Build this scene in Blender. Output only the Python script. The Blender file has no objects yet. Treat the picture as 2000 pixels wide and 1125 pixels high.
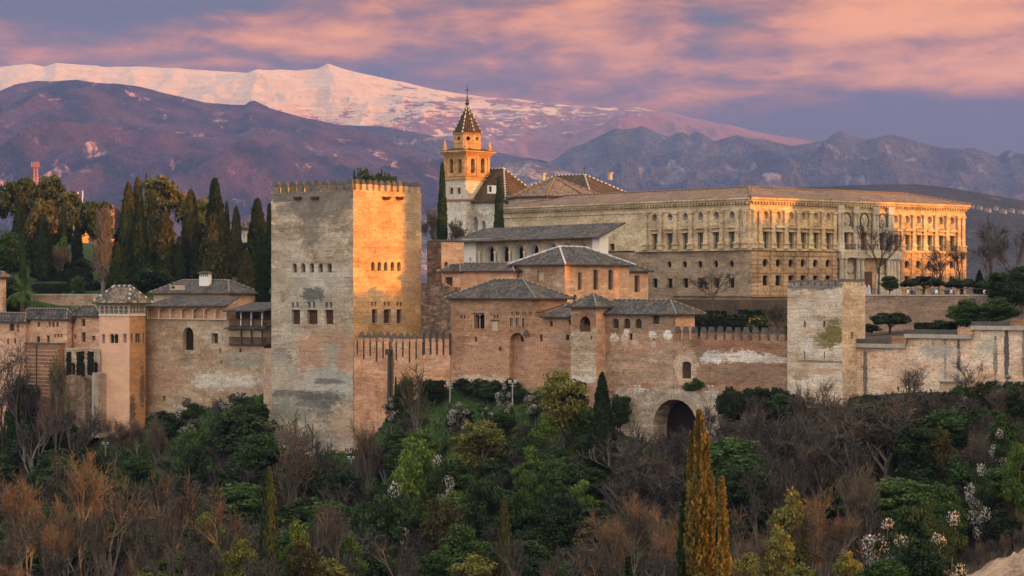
import bpy, math, random
import numpy as np
from mathutils import Vector, Matrix
from mathutils.geometry import tessellate_polygon

# ------------------------------------------------------------------ camera, sun, sky
SC = bpy.context.scene
COL = SC.collection
F = 4400.0            # focal length in pixels of the 2000 x 1125 photograph
Z0 = 90.0             # camera height above datum
cam_d = bpy.data.cameras.new('camera'); cam = bpy.data.objects.new('camera', cam_d); COL.objects.link(cam)
cam_d.sensor_width = 36.0; cam_d.lens = 36.0 * F / 2000.0
cam_d.clip_start = 0.5; cam_d.clip_end = 90000.0
cam.location = (0, 0, Z0); cam.rotation_euler = (math.radians(90), 0, 0)
SC.camera = cam
SC.view_settings.view_transform = 'Standard'; SC.view_settings.look = 'None'
SC.view_settings.gamma = 1.0; SC.view_settings.exposure = 0.88; SC.view_settings.use_curve_mapping = False
SC.cycles.use_denoising = True
SC.cycles.max_bounces = 6; SC.cycles.volume_bounces = 0; SC.cycles.transparent_max_bounces = 8
SC.cycles.use_adaptive_sampling = True; SC.cycles.adaptive_threshold = 0.006
SC.cycles.sample_clamp_indirect = 4.0

SUN_EL = math.radians(4.0)
SUN_H = Vector((0.880, -0.475)).normalized()          # horizontal direction towards the sun
sun_vec = Vector((SUN_H.x * math.cos(SUN_EL), SUN_H.y * math.cos(SUN_EL), math.sin(SUN_EL)))
sun_d = bpy.data.lights.new('sun', 'SUN'); sun = bpy.data.objects.new('sun', sun_d); COL.objects.link(sun)
sun_d.energy = 3.2; sun_d.angle = math.radians(0.5); sun_d.color = (1.0, 0.335, 0.025)
sun.rotation_euler = sun_vec.to_track_quat('Z', 'Y').to_euler()
sun.location = (300, -200, 200)

class NT:
    """thin helper round a node tree"""
    def __init__(s, tree): s.t = tree
    def node(s, typ, ins=None, **at):
        n = s.t.nodes.new(typ)
        for k, v in at.items(): setattr(n, k, v)
        for k, v in (ins or {}).items():
            if isinstance(v, bpy.types.NodeSocket): s.t.links.new(v, n.inputs[k])
            else: n.inputs[k].default_value = v
        return n
    def m(s, op, a, b=None, c=None, clamp=False):
        ins = {0: a}
        if b is not None: ins[1] = b
        if c is not None: ins[2] = c
        return s.node('ShaderNodeMath', ins, operation=op, use_clamp=clamp).outputs[0]
    def mix(s, fac, a, b, blend='MIX'):
        n = s.node('ShaderNodeMix', data_type='RGBA', blend_type=blend)
        for i, v in ((0, fac), (6, a), (7, b)):
            if isinstance(v, bpy.types.NodeSocket): s.t.links.new(v, n.inputs[i])
            elif i == 0: n.inputs[0].default_value = v
            else: n.inputs[i].default_value = tuple(v)[:3] + (1,)
        return n.outputs[2]
    def noise(s, vec, scale, detail=5, rough=0.6, dist=0.0):
        return s.node('ShaderNodeTexNoise', {'Vector': vec, 'Scale': scale, 'Detail': detail, 'Roughness': rough, 'Distortion': dist}).outputs[0]
    def ramp(s, fac, stops):
        n = s.node('ShaderNodeValToRGB', {0: fac}); cr = n.color_ramp
        while len(cr.elements) < len(stops): cr.elements.new(0.5)
        for e, (p, c) in zip(cr.elements, stops):
            e.position = p
            e.color = (c, c, c, 1) if isinstance(c, (int, float)) else tuple(c)[:3] + (1,)
        return n.outputs[0]
    def smooth(s, x, lo, hi):
        n = s.node('ShaderNodeMapRange', {'Value': x, 'From Min': lo, 'From Max': hi, 'To Min': 0.0, 'To Max': 1.0}, interpolation_type='SMOOTHSTEP')
        return n.outputs[0]
    def xyz(s, a, b, c=0.0):
        return s.node('ShaderNodeCombineXYZ', {0: a, 1: b, 2: c}).outputs[0]
    def dot(s, v, w):
        return s.node('ShaderNodeVectorMath', {0: v, 1: tuple(w)}, operation='DOT_PRODUCT').outputs['Value']
    def scale(s, v, w):
        return s.node('ShaderNodeVectorMath', {0: v, 1: tuple(w)}, operation='MULTIPLY').outputs[0]

# ---- world: Nishita dusk sky with a broken sheet of sunset cloud
world = bpy.data.worlds.new('World'); SC.world = world; world.use_nodes = True
wt = NT(world.node_tree); world.node_tree.nodes.clear()
gen = wt.node('ShaderNodeNewGeometry')
wdir = wt.scale(gen.outputs['Incoming'], (-1, -1, -1))
sky = wt.node('ShaderNodeTexSky', sky_type='NISHITA', sun_disc=False, sun_elevation=SUN_EL,
              sun_rotation=math.atan2(SUN_H.x, SUN_H.y), altitude=700.0, air_density=1.0, dust_density=1.5, ozone_density=2.0)
SKY_K = 0.09
skyc = wt.scale(sky.outputs[0], (SKY_K, SKY_K, SKY_K))
sx = wt.dot(wdir, (1, 0, 0)); sz = wt.dot(wdir, (0, 0, 1)); sy = wt.dot(wdir, (0, 1, 0))
# cloud coordinates: long flat banks low over the mountains
warp = wt.noise(wt.scale(wdir, (9, 9, 30)), 1.0, 3, 0.5)
cv = wt.node('ShaderNodeVectorMath', {0: wt.scale(wdir, (8.5, 8.5, 46.0)), 1: wt.scale(wt.xyz(warp, warp, warp), (0.9, 0.4, 1.2))}, operation='ADD').outputs[0]
n1 = wt.noise(cv, 1.0, 7, 0.55, 0.35)
n2 = wt.noise(wt.scale(wdir, (33.0, 33.0, 100.0)), 1.0, 6, 0.62, 0.5)
nn = wt.m('ADD', wt.m('MULTIPLY', n1, 0.64), wt.m('MULTIPLY', n2, 0.36))
def blob(cx, cz, rx, rz, amp):
    dx = wt.m('DIVIDE', wt.m('SUBTRACT', sx, cx), rx); dz = wt.m('DIVIDE', wt.m('SUBTRACT', sz, cz), rz)
    d = wt.m('ADD', wt.m('MULTIPLY', dx, dx), wt.m('MULTIPLY', dz, dz))
    return wt.m('MULTIPLY', wt.m('POWER', 2.718, wt.m('MULTIPLY', d, -1.0)), amp)
den = nn
SKY_BLOBS = [((1750, 40), 330, 85, .16), ((1150, 35), 170, 65, .14), ((620, 80), 260, 40, .07), ((1000, 130), 300, 30, .05),
             ((1600, 165), 330, 28, .05), ((1380, 70), 45, 60, -.10), ((1350, 115), 250, 14, -.06), ((1930, 240), 300, 42, -.30),
             ((180, 20), 260, 40, -.20), ((1500, 250), 260, 28, -.16), ((100, 90), 160, 16, -.05), ((420, 60), 90, 10, -.06)]
for (bx, by), rx, rz, amp in SKY_BLOBS:
    den = wt.m('ADD', den, blob((bx - 1000) / F, (562.5 - by) / F, rx / F, rz / F, amp))
cmask = wt.smooth(den, 0.38, 0.60)
core = wt.smooth(den, 0.48, 0.74)
pink = wt.mix(core, (0.43, 0.14, 0.03), (0.98, 0.345, 0.045))
gap = wt.ramp(wt.m('MULTIPLY', sz, 7.0), [(0.0, (0.03, 0.06, 0.055)), (0.45, (0.105, 0.06, 0.045)), (1.0, (0.10, 0.085, 0.06))])
gap = wt.mix(0.15, gap, skyc)
low = wt.mix(cmask, gap, pink)
# higher up: pale lit overcast that fills the shade, warmer towards the sun
sunward = wt.smooth(wt.dot(wdir, tuple(sun_vec)), -0.4, 1.0)
high = wt.mix(sunward, (1.24, 1.22, 1.20), (1.82, 1.38, 0.92))
hi_f = wt.smooth(sz, 0.14, 0.42)
tot = wt.mix(hi_f, low, high)
back = wt.m('MULTIPLY', wt.smooth(wt.m('MULTIPLY', sy, -1.0), -0.55, 0.35), 0.75)
tot = wt.mix(back, tot, high)
bg = wt.node('ShaderNodeBackground', {'Color': tot, 'Strength': 0.76})
wo = wt.node('ShaderNodeOutputWorld'); wt.t.links.new(bg.outputs[0], wo.inputs[0])

# ------------------------------------------------------------------ helpers
def R(d): return math.radians(d)
def ray(px, py, D): return Vector(((px - 1000.0) / F * D, D, Z0 + (562.5 - py) / F * D))
def zat(py, D): return Z0 + (562.5 - py) / F * D
def interp(x, tab):
    return float(np.interp(x, [t[0] for t in tab], [t[1] for t in tab]))

class MB:
    def __init__(s): s.v = []; s.f = []; s.mi = []; s.uv = []; s.has_uv = False
    def vert(s, p): s.v.append((p[0], p[1], p[2])); return len(s.v) - 1
    def poly(s, pts, mi=0, uv=None):
        i = len(s.v); s.v.extend((p[0], p[1], p[2]) for p in pts)
        s.f.append(tuple(range(i, i + len(pts)))); s.mi.append(mi)
        if uv: s.has_uv = True
        s.uv.append(uv)
    def box(s, o, a, b, c, mi=0):
        """box from corner o spanned by three vectors"""
        o, a, b, c = Vector(o), Vector(a), Vector(b), Vector(c)
        p = [o, o + a, o + a + b, o + b, o + c, o + a + c, o + a + b + c, o + b + c]
        i = len(s.v); s.v.extend(tuple(q) for q in p)
        for q in ((0, 3, 2, 1), (4, 5, 6, 7), (0, 1, 5, 4), (1, 2, 6, 5), (2, 3, 7, 6), (3, 0, 4, 7)):
            s.f.append(tuple(i + k for k in q)); s.mi.append(mi); s.uv.append(None)
    def tube(s, pts, rads, n=6, mi=0, cap=True):
        pts = [Vector(p) for p in pts]; rings = []
        for k, p in enumerate(pts):
            d = (pts[min(k + 1, len(pts) - 1)] - pts[max(k - 1, 0)])
            if d.length < 1e-9: d = Vector((0, 0, 1))
            d.normalize()
            a = d.cross(Vector((0.31, 0.95, 0.07))); a.normalize(); b = d.cross(a)
            i = len(s.v)
            for j in range(n):
                t = 2 * math.pi * j / n
                q = p + (a * math.cos(t) + b * math.sin(t)) * rads[k]
                s.v.append((q.x, q.y, q.z))
            rings.append(i)
        for k in range(len(pts) - 1):
            for j in range(n):
                s.f.append((rings[k] + j, rings[k] + (j + 1) % n, rings[k + 1] + (j + 1) % n, rings[k + 1] + j)); s.mi.append(mi); s.uv.append(None)
        if cap and n > 2:
            s.f.append(tuple(rings[0] + j for j in range(n))); s.mi.append(mi); s.uv.append(None)
            s.f.append(tuple(rings[-1] + j for j in range(n))); s.mi.append(mi); s.uv.append(None)
    def lathe(s, c, prof, n=12, mi=0, ax=(1, 0, 0), ay=(0, 1, 0), phase=0.0):
        """profile [(r, z)] round a vertical axis through c"""
        c, ax, ay = Vector(c), Vector(ax), Vector(ay); rings = []
        for r, z in prof:
            i = len(s.v)
            for j in range(n):
                t = 2 * math.pi * j / n + phase
                q = c + ax * (r * math.cos(t)) + ay * (r * math.sin(t)) + Vector((0, 0, z)); s.v.append(tuple(q))
            rings.append(i)
        for k in range(len(prof) - 1):
            for j in range(n):
                s.f.append((rings[k] + j, rings[k] + (j + 1) % n, rings[k + 1] + (j + 1) % n, rings[k + 1] + j)); s.mi.append(mi); s.uv.append(None)
        for rr in (rings[0], rings[-1]):
            s.f.append(tuple(rr + j for j in range(n))); s.mi.append(mi); s.uv.append(None)
    def prism(s, pts, ext, mi=0):
        ext = Vector(ext); pts = [Vector(p) for p in pts]; n = len(pts)
        s.poly(pts, mi); s.poly([p + ext for p in reversed(pts)], mi)
        for k in range(n): s.poly([pts[k], pts[(k + 1) % n], pts[(k + 1) % n] + ext, pts[k] + ext], mi)
    def mesh(s, name, mats, loc=(0, 0, 0), smooth=False):
        me = bpy.data.meshes.new(name)
        lx, ly, lz = loc
        me.from_pydata([(a - lx, b - ly, c - lz) for a, b, c in s.v], [], s.f)
        for m_ in mats: me.materials.append(m_)
        me.polygons.foreach_set('material_index', s.mi)
        if smooth: me.polygons.foreach_set('use_smooth', [True] * len(s.f))
        if s.has_uv:
            lay = me.uv_layers.new(name='UVMap'); flat = []
            for f, u in zip(s.f, s.uv):
                flat.extend(c for p in (u if u else [(0, 0)] * len(f)) for c in p)
            lay.data.foreach_set('uv', flat)
        me.update()
        return me
    def obj(s, name, mats, parent=None, smooth=False):
        if not isinstance(mats, (list, tuple)): mats = [mats]
        loc = LOC.get(parent.name, (0, 0, 0)) if parent else (0, 0, 0)
        o = bpy.data.objects.new(name, s.mesh(name, mats, loc, smooth)); COL.objects.link(o)
        if parent: o.parent = parent; LOC[o.name] = loc
        return o
LOC = {}
def tag(o, label=None, cat=None, group=None, kind=None):
    if label: o['label'] = label
    if cat: o['category'] = cat
    if group: o['group'] = group
    if kind: o['kind'] = kind
    return o
def thing(name, label, cat, loc, group=None):
    o = bpy.data.objects.new(name, None); COL.objects.link(o); o.location = loc; o.empty_display_size = 1.0
    LOC[o.name] = tuple(loc)
    return tag(o, label, cat, group)
def dup(root, loc, rz=0.0, scl=(1, 1, 1), label=None, group=None):
    r = root.copy(); COL.objects.link(r); r.location = loc; r.rotation_euler = (0, 0, rz); r.scale = scl
    if label: r['label'] = label
    if group: r['group'] = group
    for ch in root.children:
        c = ch.copy(); COL.objects.link(c); c.parent = r
        for g in ch.children:
            d = g.copy(); COL.objects.link(d); d.parent = c
    return r

# ------------------------------------------------------------------ numpy noise for terrain
def _hash(ix, iy, seed):
    h = (ix.astype(np.int64) * 374761393 + iy.astype(np.int64) * 668265263 + seed * 1442695041) & 0xffffffff
    h = ((h ^ (h >> 13)) * 1274126177) & 0xffffffff
    return ((h ^ (h >> 16)) & 0xffff) / 65535.0
def vnoise(x, y, seed=0):
    x = np.asarray(x, float); y = np.asarray(y, float)
    ix, iy = np.floor(x), np.floor(y); fx, fy = x - ix, y - iy
    fx = fx * fx * fx * (fx * (fx * 6 - 15) + 10); fy = fy * fy * fy * (fy * (fy * 6 - 15) + 10)
    a = _hash(ix, iy, seed); b = _hash(ix + 1, iy, seed); c = _hash(ix, iy + 1, seed); d = _hash(ix + 1, iy + 1, seed)
    return (a * (1 - fx) + b * fx) * (1 - fy) + (c * (1 - fx) + d * fx) * fy
def fbm(x, y, octv=5, seed=0, gain=0.5):
    t = 0; a = 1.0; n = 0
    for k in range(octv):
        t = t + a * (vnoise(x, y, seed + k * 17) - 0.5); n += a; a *= gain; x = np.asarray(x) * 2.03 + 3.1; y = np.asarray(y) * 2.03 + 1.7
    return t / n * 2
def ridged(x, y, octv=5, seed=0, gain=0.5):
    t = 0; a = 1.0; n = 0
    for k in range(octv):
        t = t + a * (1 - np.abs(vnoise(x, y, seed + k * 31) * 2 - 1)); n += a; a *= gain; x = np.asarray(x) * 2.07 + 5.3; y = np.asarray(y) * 2.07 + 2.9
    return t / n
# ------------------------------------------------------------------ materials
E1 = Vector((0.769, -0.639)); E2 = Vector((0.639, 0.769))      # the Nasrid palaces: along the north walls, into the hill
Q1 = Vector((0.649, -0.761)); Q2 = Vector((0.761, 0.649))      # the renaissance palace is turned a little
def new_mat(name):
    m = bpy.data.materials.new(name); m.use_nodes = True; m.node_tree.nodes.clear()
    nt = NT(m.node_tree)
    nt.out = nt.node('ShaderNodeOutputMaterial')
    return m, nt
def finish(nt, col, rough=0.9, normal=None, spec=0.2, **kw):
    ins = {'Base Color': col if isinstance(col, bpy.types.NodeSocket) else tuple(col)[:3] + (1,), 'Roughness': rough, 'Specular IOR Level': spec}
    if normal is not None: ins['Normal'] = normal
    ins.update(kw)
    b = nt.node('ShaderNodeBsdfPrincipled', ins); nt.t.links.new(b.outputs[0], nt.out.inputs[0])
    return b
def flat(name, col, rough=0.85, var=0.25, scale=1.5, spec=0.2, metal=0.0):
    m, nt = new_mat(name)
    pos = nt.node('ShaderNodeNewGeometry').outputs['Position']
    n = nt.noise(pos, scale, 5, 0.65)
    c = nt.mix(1.0, tuple(col), nt.ramp(n, [(0.25, 1 - var), (0.75, 1 + var)]), 'MULTIPLY')
    bmp = nt.node('ShaderNodeBump', {'Strength': 0.25, 'Distance': 0.03, 'Height': nt.noise(pos, scale * 6, 3)}).outputs[0]
    finish(nt, c, rough, bmp, spec, Metallic=metal)
    return m
def masonry(name, cols, axis=(E1 + E2), nscale=0.16, stretch=1.9, course=0.45, blen=1.1, mortar=0.25, stain=0.5, stain_col=(0.05, 0.045, 0.04),
            bump=0.35, patches=(), seed=0.0, mid=0.35, erode=0.0, erode_col=(0.5, 0.45, 0.4), lines=0.0, lift=0.13, holes=0.7, grain=1.0):
    """rammed earth, brick and plaster walls: blotches, courses, rain streaks and named patches of wear, a few of painted shade"""
    m, nt = new_mat(name)
    pos = nt.node('ShaderNodeNewGeometry').outputs['Position']
    h = nt.dot(pos, (axis[0], axis[1], 0)); z = nt.dot(pos, (0, 0, 1))
    v = nt.xyz(h, nt.m('MULTIPLY', z, stretch), seed)
    big = nt.noise(v, nscale, 7, 0.62, 0.3)
    c = nt.ramp(nt.m('MULTIPLY_ADD', nt.m('SUBTRACT', big, 0.5), 1.25, 0.5), cols)
    md = nt.noise(v, 0.9, 6, 0.68)
    c = nt.mix(1.0, c, nt.ramp(md, [(0.2, 1 - mid), (0.8, 1 + mid)]), 'MULTIPLY')
    if erode:
        er = nt.noise(nt.xyz(h, nt.m('MULTIPLY', z, 2.2), seed + 7.3), 0.50, 9, 0.68, 0.6)
        c = nt.mix(nt.m('MULTIPLY', nt.smooth(er, 0.535, 0.565), erode), c, nt.mix(1.0, tuple(erode_col), nt.ramp(md, [(0.2, 0.75), (0.8, 1.2)]), 'MULTIPLY'))
        rim = nt.m('SUBTRACT', 1.0, nt.smooth(nt.m('ABSOLUTE', nt.m('SUBTRACT', er, 0.53)), 0.0, 0.012))
        c = nt.mix(nt.m('MULTIPLY', rim, 0.45 * erode), c, (0.09, 0.07, 0.055))
    wob = nt.m('ADD', z, nt.m('MULTIPLY', nt.noise(v, 0.35, 3), 0.5))
    for i, (hc, zc, rh, rz, pc, soft, amt) in enumerate(patches):
        dx = nt.m('ABSOLUTE', nt.m('DIVIDE', nt.m('SUBTRACT', h, hc), rh)); dz = nt.m('ABSOLUTE', nt.m('DIVIDE', nt.m('SUBTRACT', z, zc), rz))
        d = nt.m('POWER', nt.m('ADD', nt.m('POWER', dx, 2.2), nt.m('POWER', dz, 2.2)), 0.4545)
        wn = nt.noise(nt.xyz(h, nt.m('MULTIPLY', z, 2.2), seed + 3.1 * i), 0.55, 9, 0.75)
        d = nt.m('ADD', d, nt.m('MULTIPLY', nt.m('SUBTRACT', wn, 0.5), 4.2 * soft + 0.3))
        k = nt.m('MULTIPLY', nt.m('SUBTRACT', 1.0, nt.smooth(d, 1.0 - 0.22 * soft, 1.0 + 0.06 + 0.10 * soft)), amt)
        c = nt.mix(k, c, nt.mix(1.0, tuple(pc), nt.ramp(md, [(0.2, 0.72), (0.8, 1.28)]), 'MULTIPLY'))
    br = nt.node('ShaderNodeTexBrick', {'Vector': nt.xyz(h, z, 0), 'Color1': (0.86, 0.86, 0.86, 1), 'Color2': (1.1, 1.1, 1.1, 1), 'Mortar': (1 - mortar,) * 3 + (1,),
                 'Scale': 1.0, 'Mortar Size': 0.035, 'Mortar Smooth': 0.4, 'Brick Width': blen, 'Row Height': course})
    c = nt.mix(0.55 + 0.45 * mortar, c, br.outputs['Color'], 'MULTIPLY')
    if lines:
        ln = nt.noise(nt.xyz(nt.m('MULTIPLY', h, 0.22), nt.m('MULTIPLY', z, 2.6), seed + 1.0), 1.0, 5, 0.7)
        c = nt.mix(nt.m('MULTIPLY', nt.smooth(ln, 0.54, 0.66), lines), c, (0.10, 0.075, 0.055))
    # each lift of the wall was cast or laid separately; old scaffold holes in rows
    row = nt.m('FLOOR', nt.m('DIVIDE', wob, course * 1.9)); seg = nt.m('FLOOR', nt.m('ADD', nt.m('DIVIDE', h, 3.7), nt.m('MULTIPLY', row, 0.37)))
    rn = nt.node('ShaderNodeTexWhiteNoise', {'Vector': nt.xyz(row, seg, seed)}, noise_dimensions='3D').outputs[0]
    c = nt.mix(1.0, c, nt.ramp(rn, [(0.0, 1 - lift), (1.0, 1 + lift)]), 'MULTIPLY')
    ph = nt.m('MULTIPLY', nt.m('LESS_THAN', nt.m('FRACT', nt.m('DIVIDE', h, 1.9)), 0.11), nt.m('LESS_THAN', nt.m('FRACT', nt.m('DIVIDE', z, 1.75)), 0.11))
    ph = nt.m('MULTIPLY', ph, nt.m('GREATER_THAN', nt.noise(v, 0.23, 2), 0.50))
    c = nt.mix(nt.m('MULTIPLY', ph, holes), c, (0.06, 0.045, 0.035))
    fine = nt.noise(v, 3.2, 4, 0.7)
    c = nt.mix(1.0, c, nt.ramp(fine, [(0.3, 1 - .4 * grain), (0.7, 1 + .36 * grain)]), 'MULTIPLY')
    if stain:
        st = nt.noise(nt.xyz(nt.m('MULTIPLY', h, 1.0), nt.m('MULTIPLY', z, 0.09), seed + 11.0), 0.75, 6, 0.7)
        st2 = nt.noise(v, 0.11, 3)
        k = nt.m('MULTIPLY', nt.m('MULTIPLY', nt.smooth(st, 0.55, 0.72), nt.smooth(st2, 0.38, 0.62)), stain)
        c = nt.mix(k, c, tuple(stain_col))
    hgt = nt.m('ADD', nt.m('MULTIPLY', md, 1.0), nt.m('ADD', nt.m('MULTIPLY', br.outputs['Fac'], -0.35), nt.m('MULTIPLY', fine, 0.5)))
    bmp = nt.node('ShaderNodeBump', {'Strength': min(1.0, bump * 1.8), 'Distance': 0.16, 'Height': hgt}).outputs[0]
    finish(nt, c, 0.95, bmp, 0.12)
    return m
def tiles(name, dark, light, speck=0.5, pitch=0.36, warm=(0.25, 0.17, 0.11), warm_amt=0.25):
    """barrel tiles: ribs down the slope from the roof's own UV in metres"""
    m, nt = new_mat(name)
    uv = nt.node('ShaderNodeTexCoord').outputs['UV']
    s = nt.node('ShaderNodeSeparateXYZ', {0: uv}); u, v = s.outputs[0], s.outputs[1]
    uu = nt.m('DIVIDE', u, pitch); vv = nt.m('DIVIDE', v, 0.42)
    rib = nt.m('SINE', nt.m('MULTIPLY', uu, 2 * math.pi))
    cell = nt.node('ShaderNodeTexWhiteNoise', {'Vector': nt.xyz(nt.m('FLOOR', uu), nt.m('FLOOR', vv), 0)}, noise_dimensions='3D').outputs[0]
    big = nt.noise(nt.xyz(u, v, 0), 0.35, 5, 0.65)
    c = nt.mix(nt.smooth(nt.m('ADD', nt.m('MULTIPLY', big, 0.7), nt.m('MULTIPLY', cell, 0.45)), 0.35, 0.85), tuple(dark), tuple(light))
    c = nt.mix(nt.m('MULTIPLY', nt.smooth(nt.noise(nt.xyz(u, v, 4), 0.6, 4), 0.5, 0.65), warm_amt), c, tuple(warm))
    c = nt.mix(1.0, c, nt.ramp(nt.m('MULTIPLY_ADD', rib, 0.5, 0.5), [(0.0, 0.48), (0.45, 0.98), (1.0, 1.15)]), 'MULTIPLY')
    wn = nt.node('ShaderNodeTexWhiteNoise', {'Vector': nt.xyz(nt.m('FLOOR', uu), nt.m('FLOOR', nt.m('MULTIPLY', vv, 1.0)), 9)}, noise_dimensions='3D').outputs[0]
    c = nt.mix(nt.m('MULTIPLY', nt.m('GREATER_THAN', wn, 0.90), speck), c, (0.30, 0.29, 0.27))
    hgt = nt.m('ADD', nt.m('MULTIPLY', rib, 0.5), nt.m('MULTIPLY', nt.m('FRACT', vv), -0.35))
    bmp = nt.node('ShaderNodeBump', {'Strength': 0.9, 'Distance': 0.09, 'Height': hgt}).outputs[0]
    finish(nt, c, 0.92, bmp, 0.15)
    return m
def foliage(name, cols, trans=0.25, rough=0.75, gain=1.0):
    m, nt = new_mat(name)
    g = nt.node('ShaderNodeNewGeometry'); oi = nt.node('ShaderNodeObjectInfo')
    tc = nt.node('ShaderNodeTexCoord').outputs['Object']
    cl = nt.noise(tc, 0.9, 3, 0.6)
    f = nt.m('ADD', nt.m('MULTIPLY', g.outputs['Random Per Island'], 0.50), nt.m('ADD', nt.m('MULTIPLY', cl, 0.55), nt.m('MULTIPLY', nt.m('SUBTRACT', oi.outputs['Random'], 0.5), 0.30)))
    c = nt.ramp(f, [(p_, tuple(q_ * 0.72 * gain for q_ in k_)) for p_, k_ in cols])
    b = nt.node('ShaderNodeBsdfPrincipled', {'Base Color': c, 'Roughness': rough, 'Specular IOR Level': 0.15})
    if trans:
        t = nt.node('ShaderNodeBsdfTranslucent', {'Color': c})
        mx = nt.node('ShaderNodeMixShader', {0: trans, 1: b.outputs[0], 2: t.outputs[0]})
        nt.t.links.new(mx.outputs[0], nt.out.inputs[0])
    else: nt.t.links.new(b.outputs[0], nt.out.inputs[0])
    return m

M = {}
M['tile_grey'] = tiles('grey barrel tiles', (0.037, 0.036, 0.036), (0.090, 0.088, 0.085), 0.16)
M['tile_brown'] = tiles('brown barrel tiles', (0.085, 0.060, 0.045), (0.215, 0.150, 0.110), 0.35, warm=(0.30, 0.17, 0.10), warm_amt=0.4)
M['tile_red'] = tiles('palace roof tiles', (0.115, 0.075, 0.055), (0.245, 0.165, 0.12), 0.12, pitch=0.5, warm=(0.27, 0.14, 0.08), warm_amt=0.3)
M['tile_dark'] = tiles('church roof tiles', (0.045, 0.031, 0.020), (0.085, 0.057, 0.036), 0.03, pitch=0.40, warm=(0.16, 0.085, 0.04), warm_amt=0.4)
M['white_cap'] = flat('white mortar', (0.46, 0.44, 0.41), 0.9)
M['dark_cap'] = flat('dark ridge tile', (0.10, 0.085, 0.07), 0.9)
M['grey_cap'] = flat('grey ridge tile', (0.20, 0.185, 0.165), 0.9)
M['blue_cap'] = flat('blue glazed ridge tile', (0.22, 0.28, 0.42), 0.5)
M['wood'] = flat('dark weathered wood', (0.060, 0.040, 0.028), 0.8, 0.35)
M['wood_red'] = flat('red brown shutter wood', (0.085, 0.045, 0.030), 0.8, 0.3)
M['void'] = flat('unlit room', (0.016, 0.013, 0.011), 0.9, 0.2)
M['green_shutter'] = flat('green shutter paint', (0.12, 0.15, 0.115), 0.6, 0.3)
M['glass'] = flat('window glass', (0.22, 0.25, 0.33), 0.15, 0.3, spec=0.6)  # blue-grey sky reflection is put into the pane's base colour
M['white'] = flat('whitewash', (0.70, 0.69, 0.67), 0.9, 0.08)
M['dull_white'] = flat('dull white render', (0.26, 0.24, 0.22), 0.9, 0.15)
M['cream'] = flat('cream plaster', (0.46, 0.37, 0.27), 0.9, 0.2)
M['marble'] = flat('pale marble', (0.60, 0.56, 0.50), 0.6, 0.15)
M['iron'] = flat('dark iron', (0.04, 0.035, 0.03), 0.5, 0.2, spec=0.5)
M['lead'] = flat('galvanised metal', (0.30, 0.31, 0.33), 0.5, 0.15, spec=0.4)
M['cap_stone'] = flat('mossy coping', (0.085, 0.080, 0.072), 0.95, 0.5, 0.9)
M['pale_coping'] = flat('pale coping band', (0.36, 0.33, 0.29), 0.95, 0.35, 0.8)

# ------------------------------------------------------------------ mountains
MS = 1.8            # all the mountains stand this much farther out than first sketched
def hill(name, prof, D0, D1, y0, mat, du=2.2, nd=150, noise_amp=18.0, noise_scale=260.0, seed=1, shape=1.0, fine=3.0, x0=-880, x1=2880, ridge=True, backD=None, rpow=1.0, spurs=None):
    """a mountain between the near foot at distance D0 and its crest at D1; prof is the crest line"""
    D0 *= MS; D1 *= MS; noise_amp *= MS; noise_scale *= MS; fine *= MS
    us = np.arange(x0, x1 + du, du); ts = np.linspace(0, 1, nd)
    crest = np.interp(us, [p[0] for p in prof], [p[1] for p in prof])
    zc = (562.5 - crest) / F * D1
    zb = (562.5 - y0) / F * D0
    nb = 14; tb = np.linspace(0.06, 1.0, nb)
    U, T = np.meshgrid(us, np.concatenate([ts, 1 + tb]))
    Dd = np.where(T <= 1, D0 + (D1 - D0) * T, D1 + (T - 1) * (D1 - D0) * 0.6)
    X = (U - 1000) / F * Dd
    Tm = np.clip(T, 0, 1)
    ZC = np.interp(U + (1 - Tm) ** .8 * fbm(U / 160, T * 3.1, 4, seed + 3) * 190 * (T <= 1), us, zc)
    base = zb + (ZC - zb) * Tm ** shape
    bk = np.clip(T - 1, 0, 1)
    base = np.where(T > 1, ZC - bk ** 1.3 * (ZC - zb) * 0.8, base)
    env = np.sin(np.clip(Tm, 0, 1) * math.pi) ** 0.7 * 0.9 + 0.025 * Tm
    if spurs:
        # ridges running obliquely down the slope
        sa, sb = spurs
        n = ridged(X / noise_scale + Dd / noise_scale * sa, Dd / noise_scale * sb, 5, seed) - 0.55
    else:
        n = (ridged(X / noise_scale, Dd / noise_scale * 0.6, 6, seed) - 0.55) if ridge else fbm(X / noise_scale, Dd / noise_scale * 0.7, 6, seed)
    Z = base + n * noise_amp * env + fbm(X / noise_scale * 7, Dd / noise_scale * 5, 4, seed + 5) * fine * (0.03 + 1.1 * env) + Z0
    nv, nu = U.shape
    verts = np.stack([X, Dd, Z], -1).reshape(-1, 3)
    idx = np.arange(nv * nu).reshape(nv, nu)
    faces = np.stack([idx[:-1, :-1], idx[:-1, 1:], idx[1:, 1:], idx[1:, :-1]], -1).reshape(-1, 4)
    me = bpy.data.meshes.new(name); me.from_pydata(verts.tolist(), [], faces.tolist())
    me.polygons.foreach_set('use_smooth', [True] * len(faces)); me.materials.append(mat); me.update()
    o = bpy.data.objects.new(name, me); COL.objects.link(o); o['kind'] = 'structure'
    HILLS.append((o.name, X, Dd, Z)); return o
HILLS = []
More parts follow.
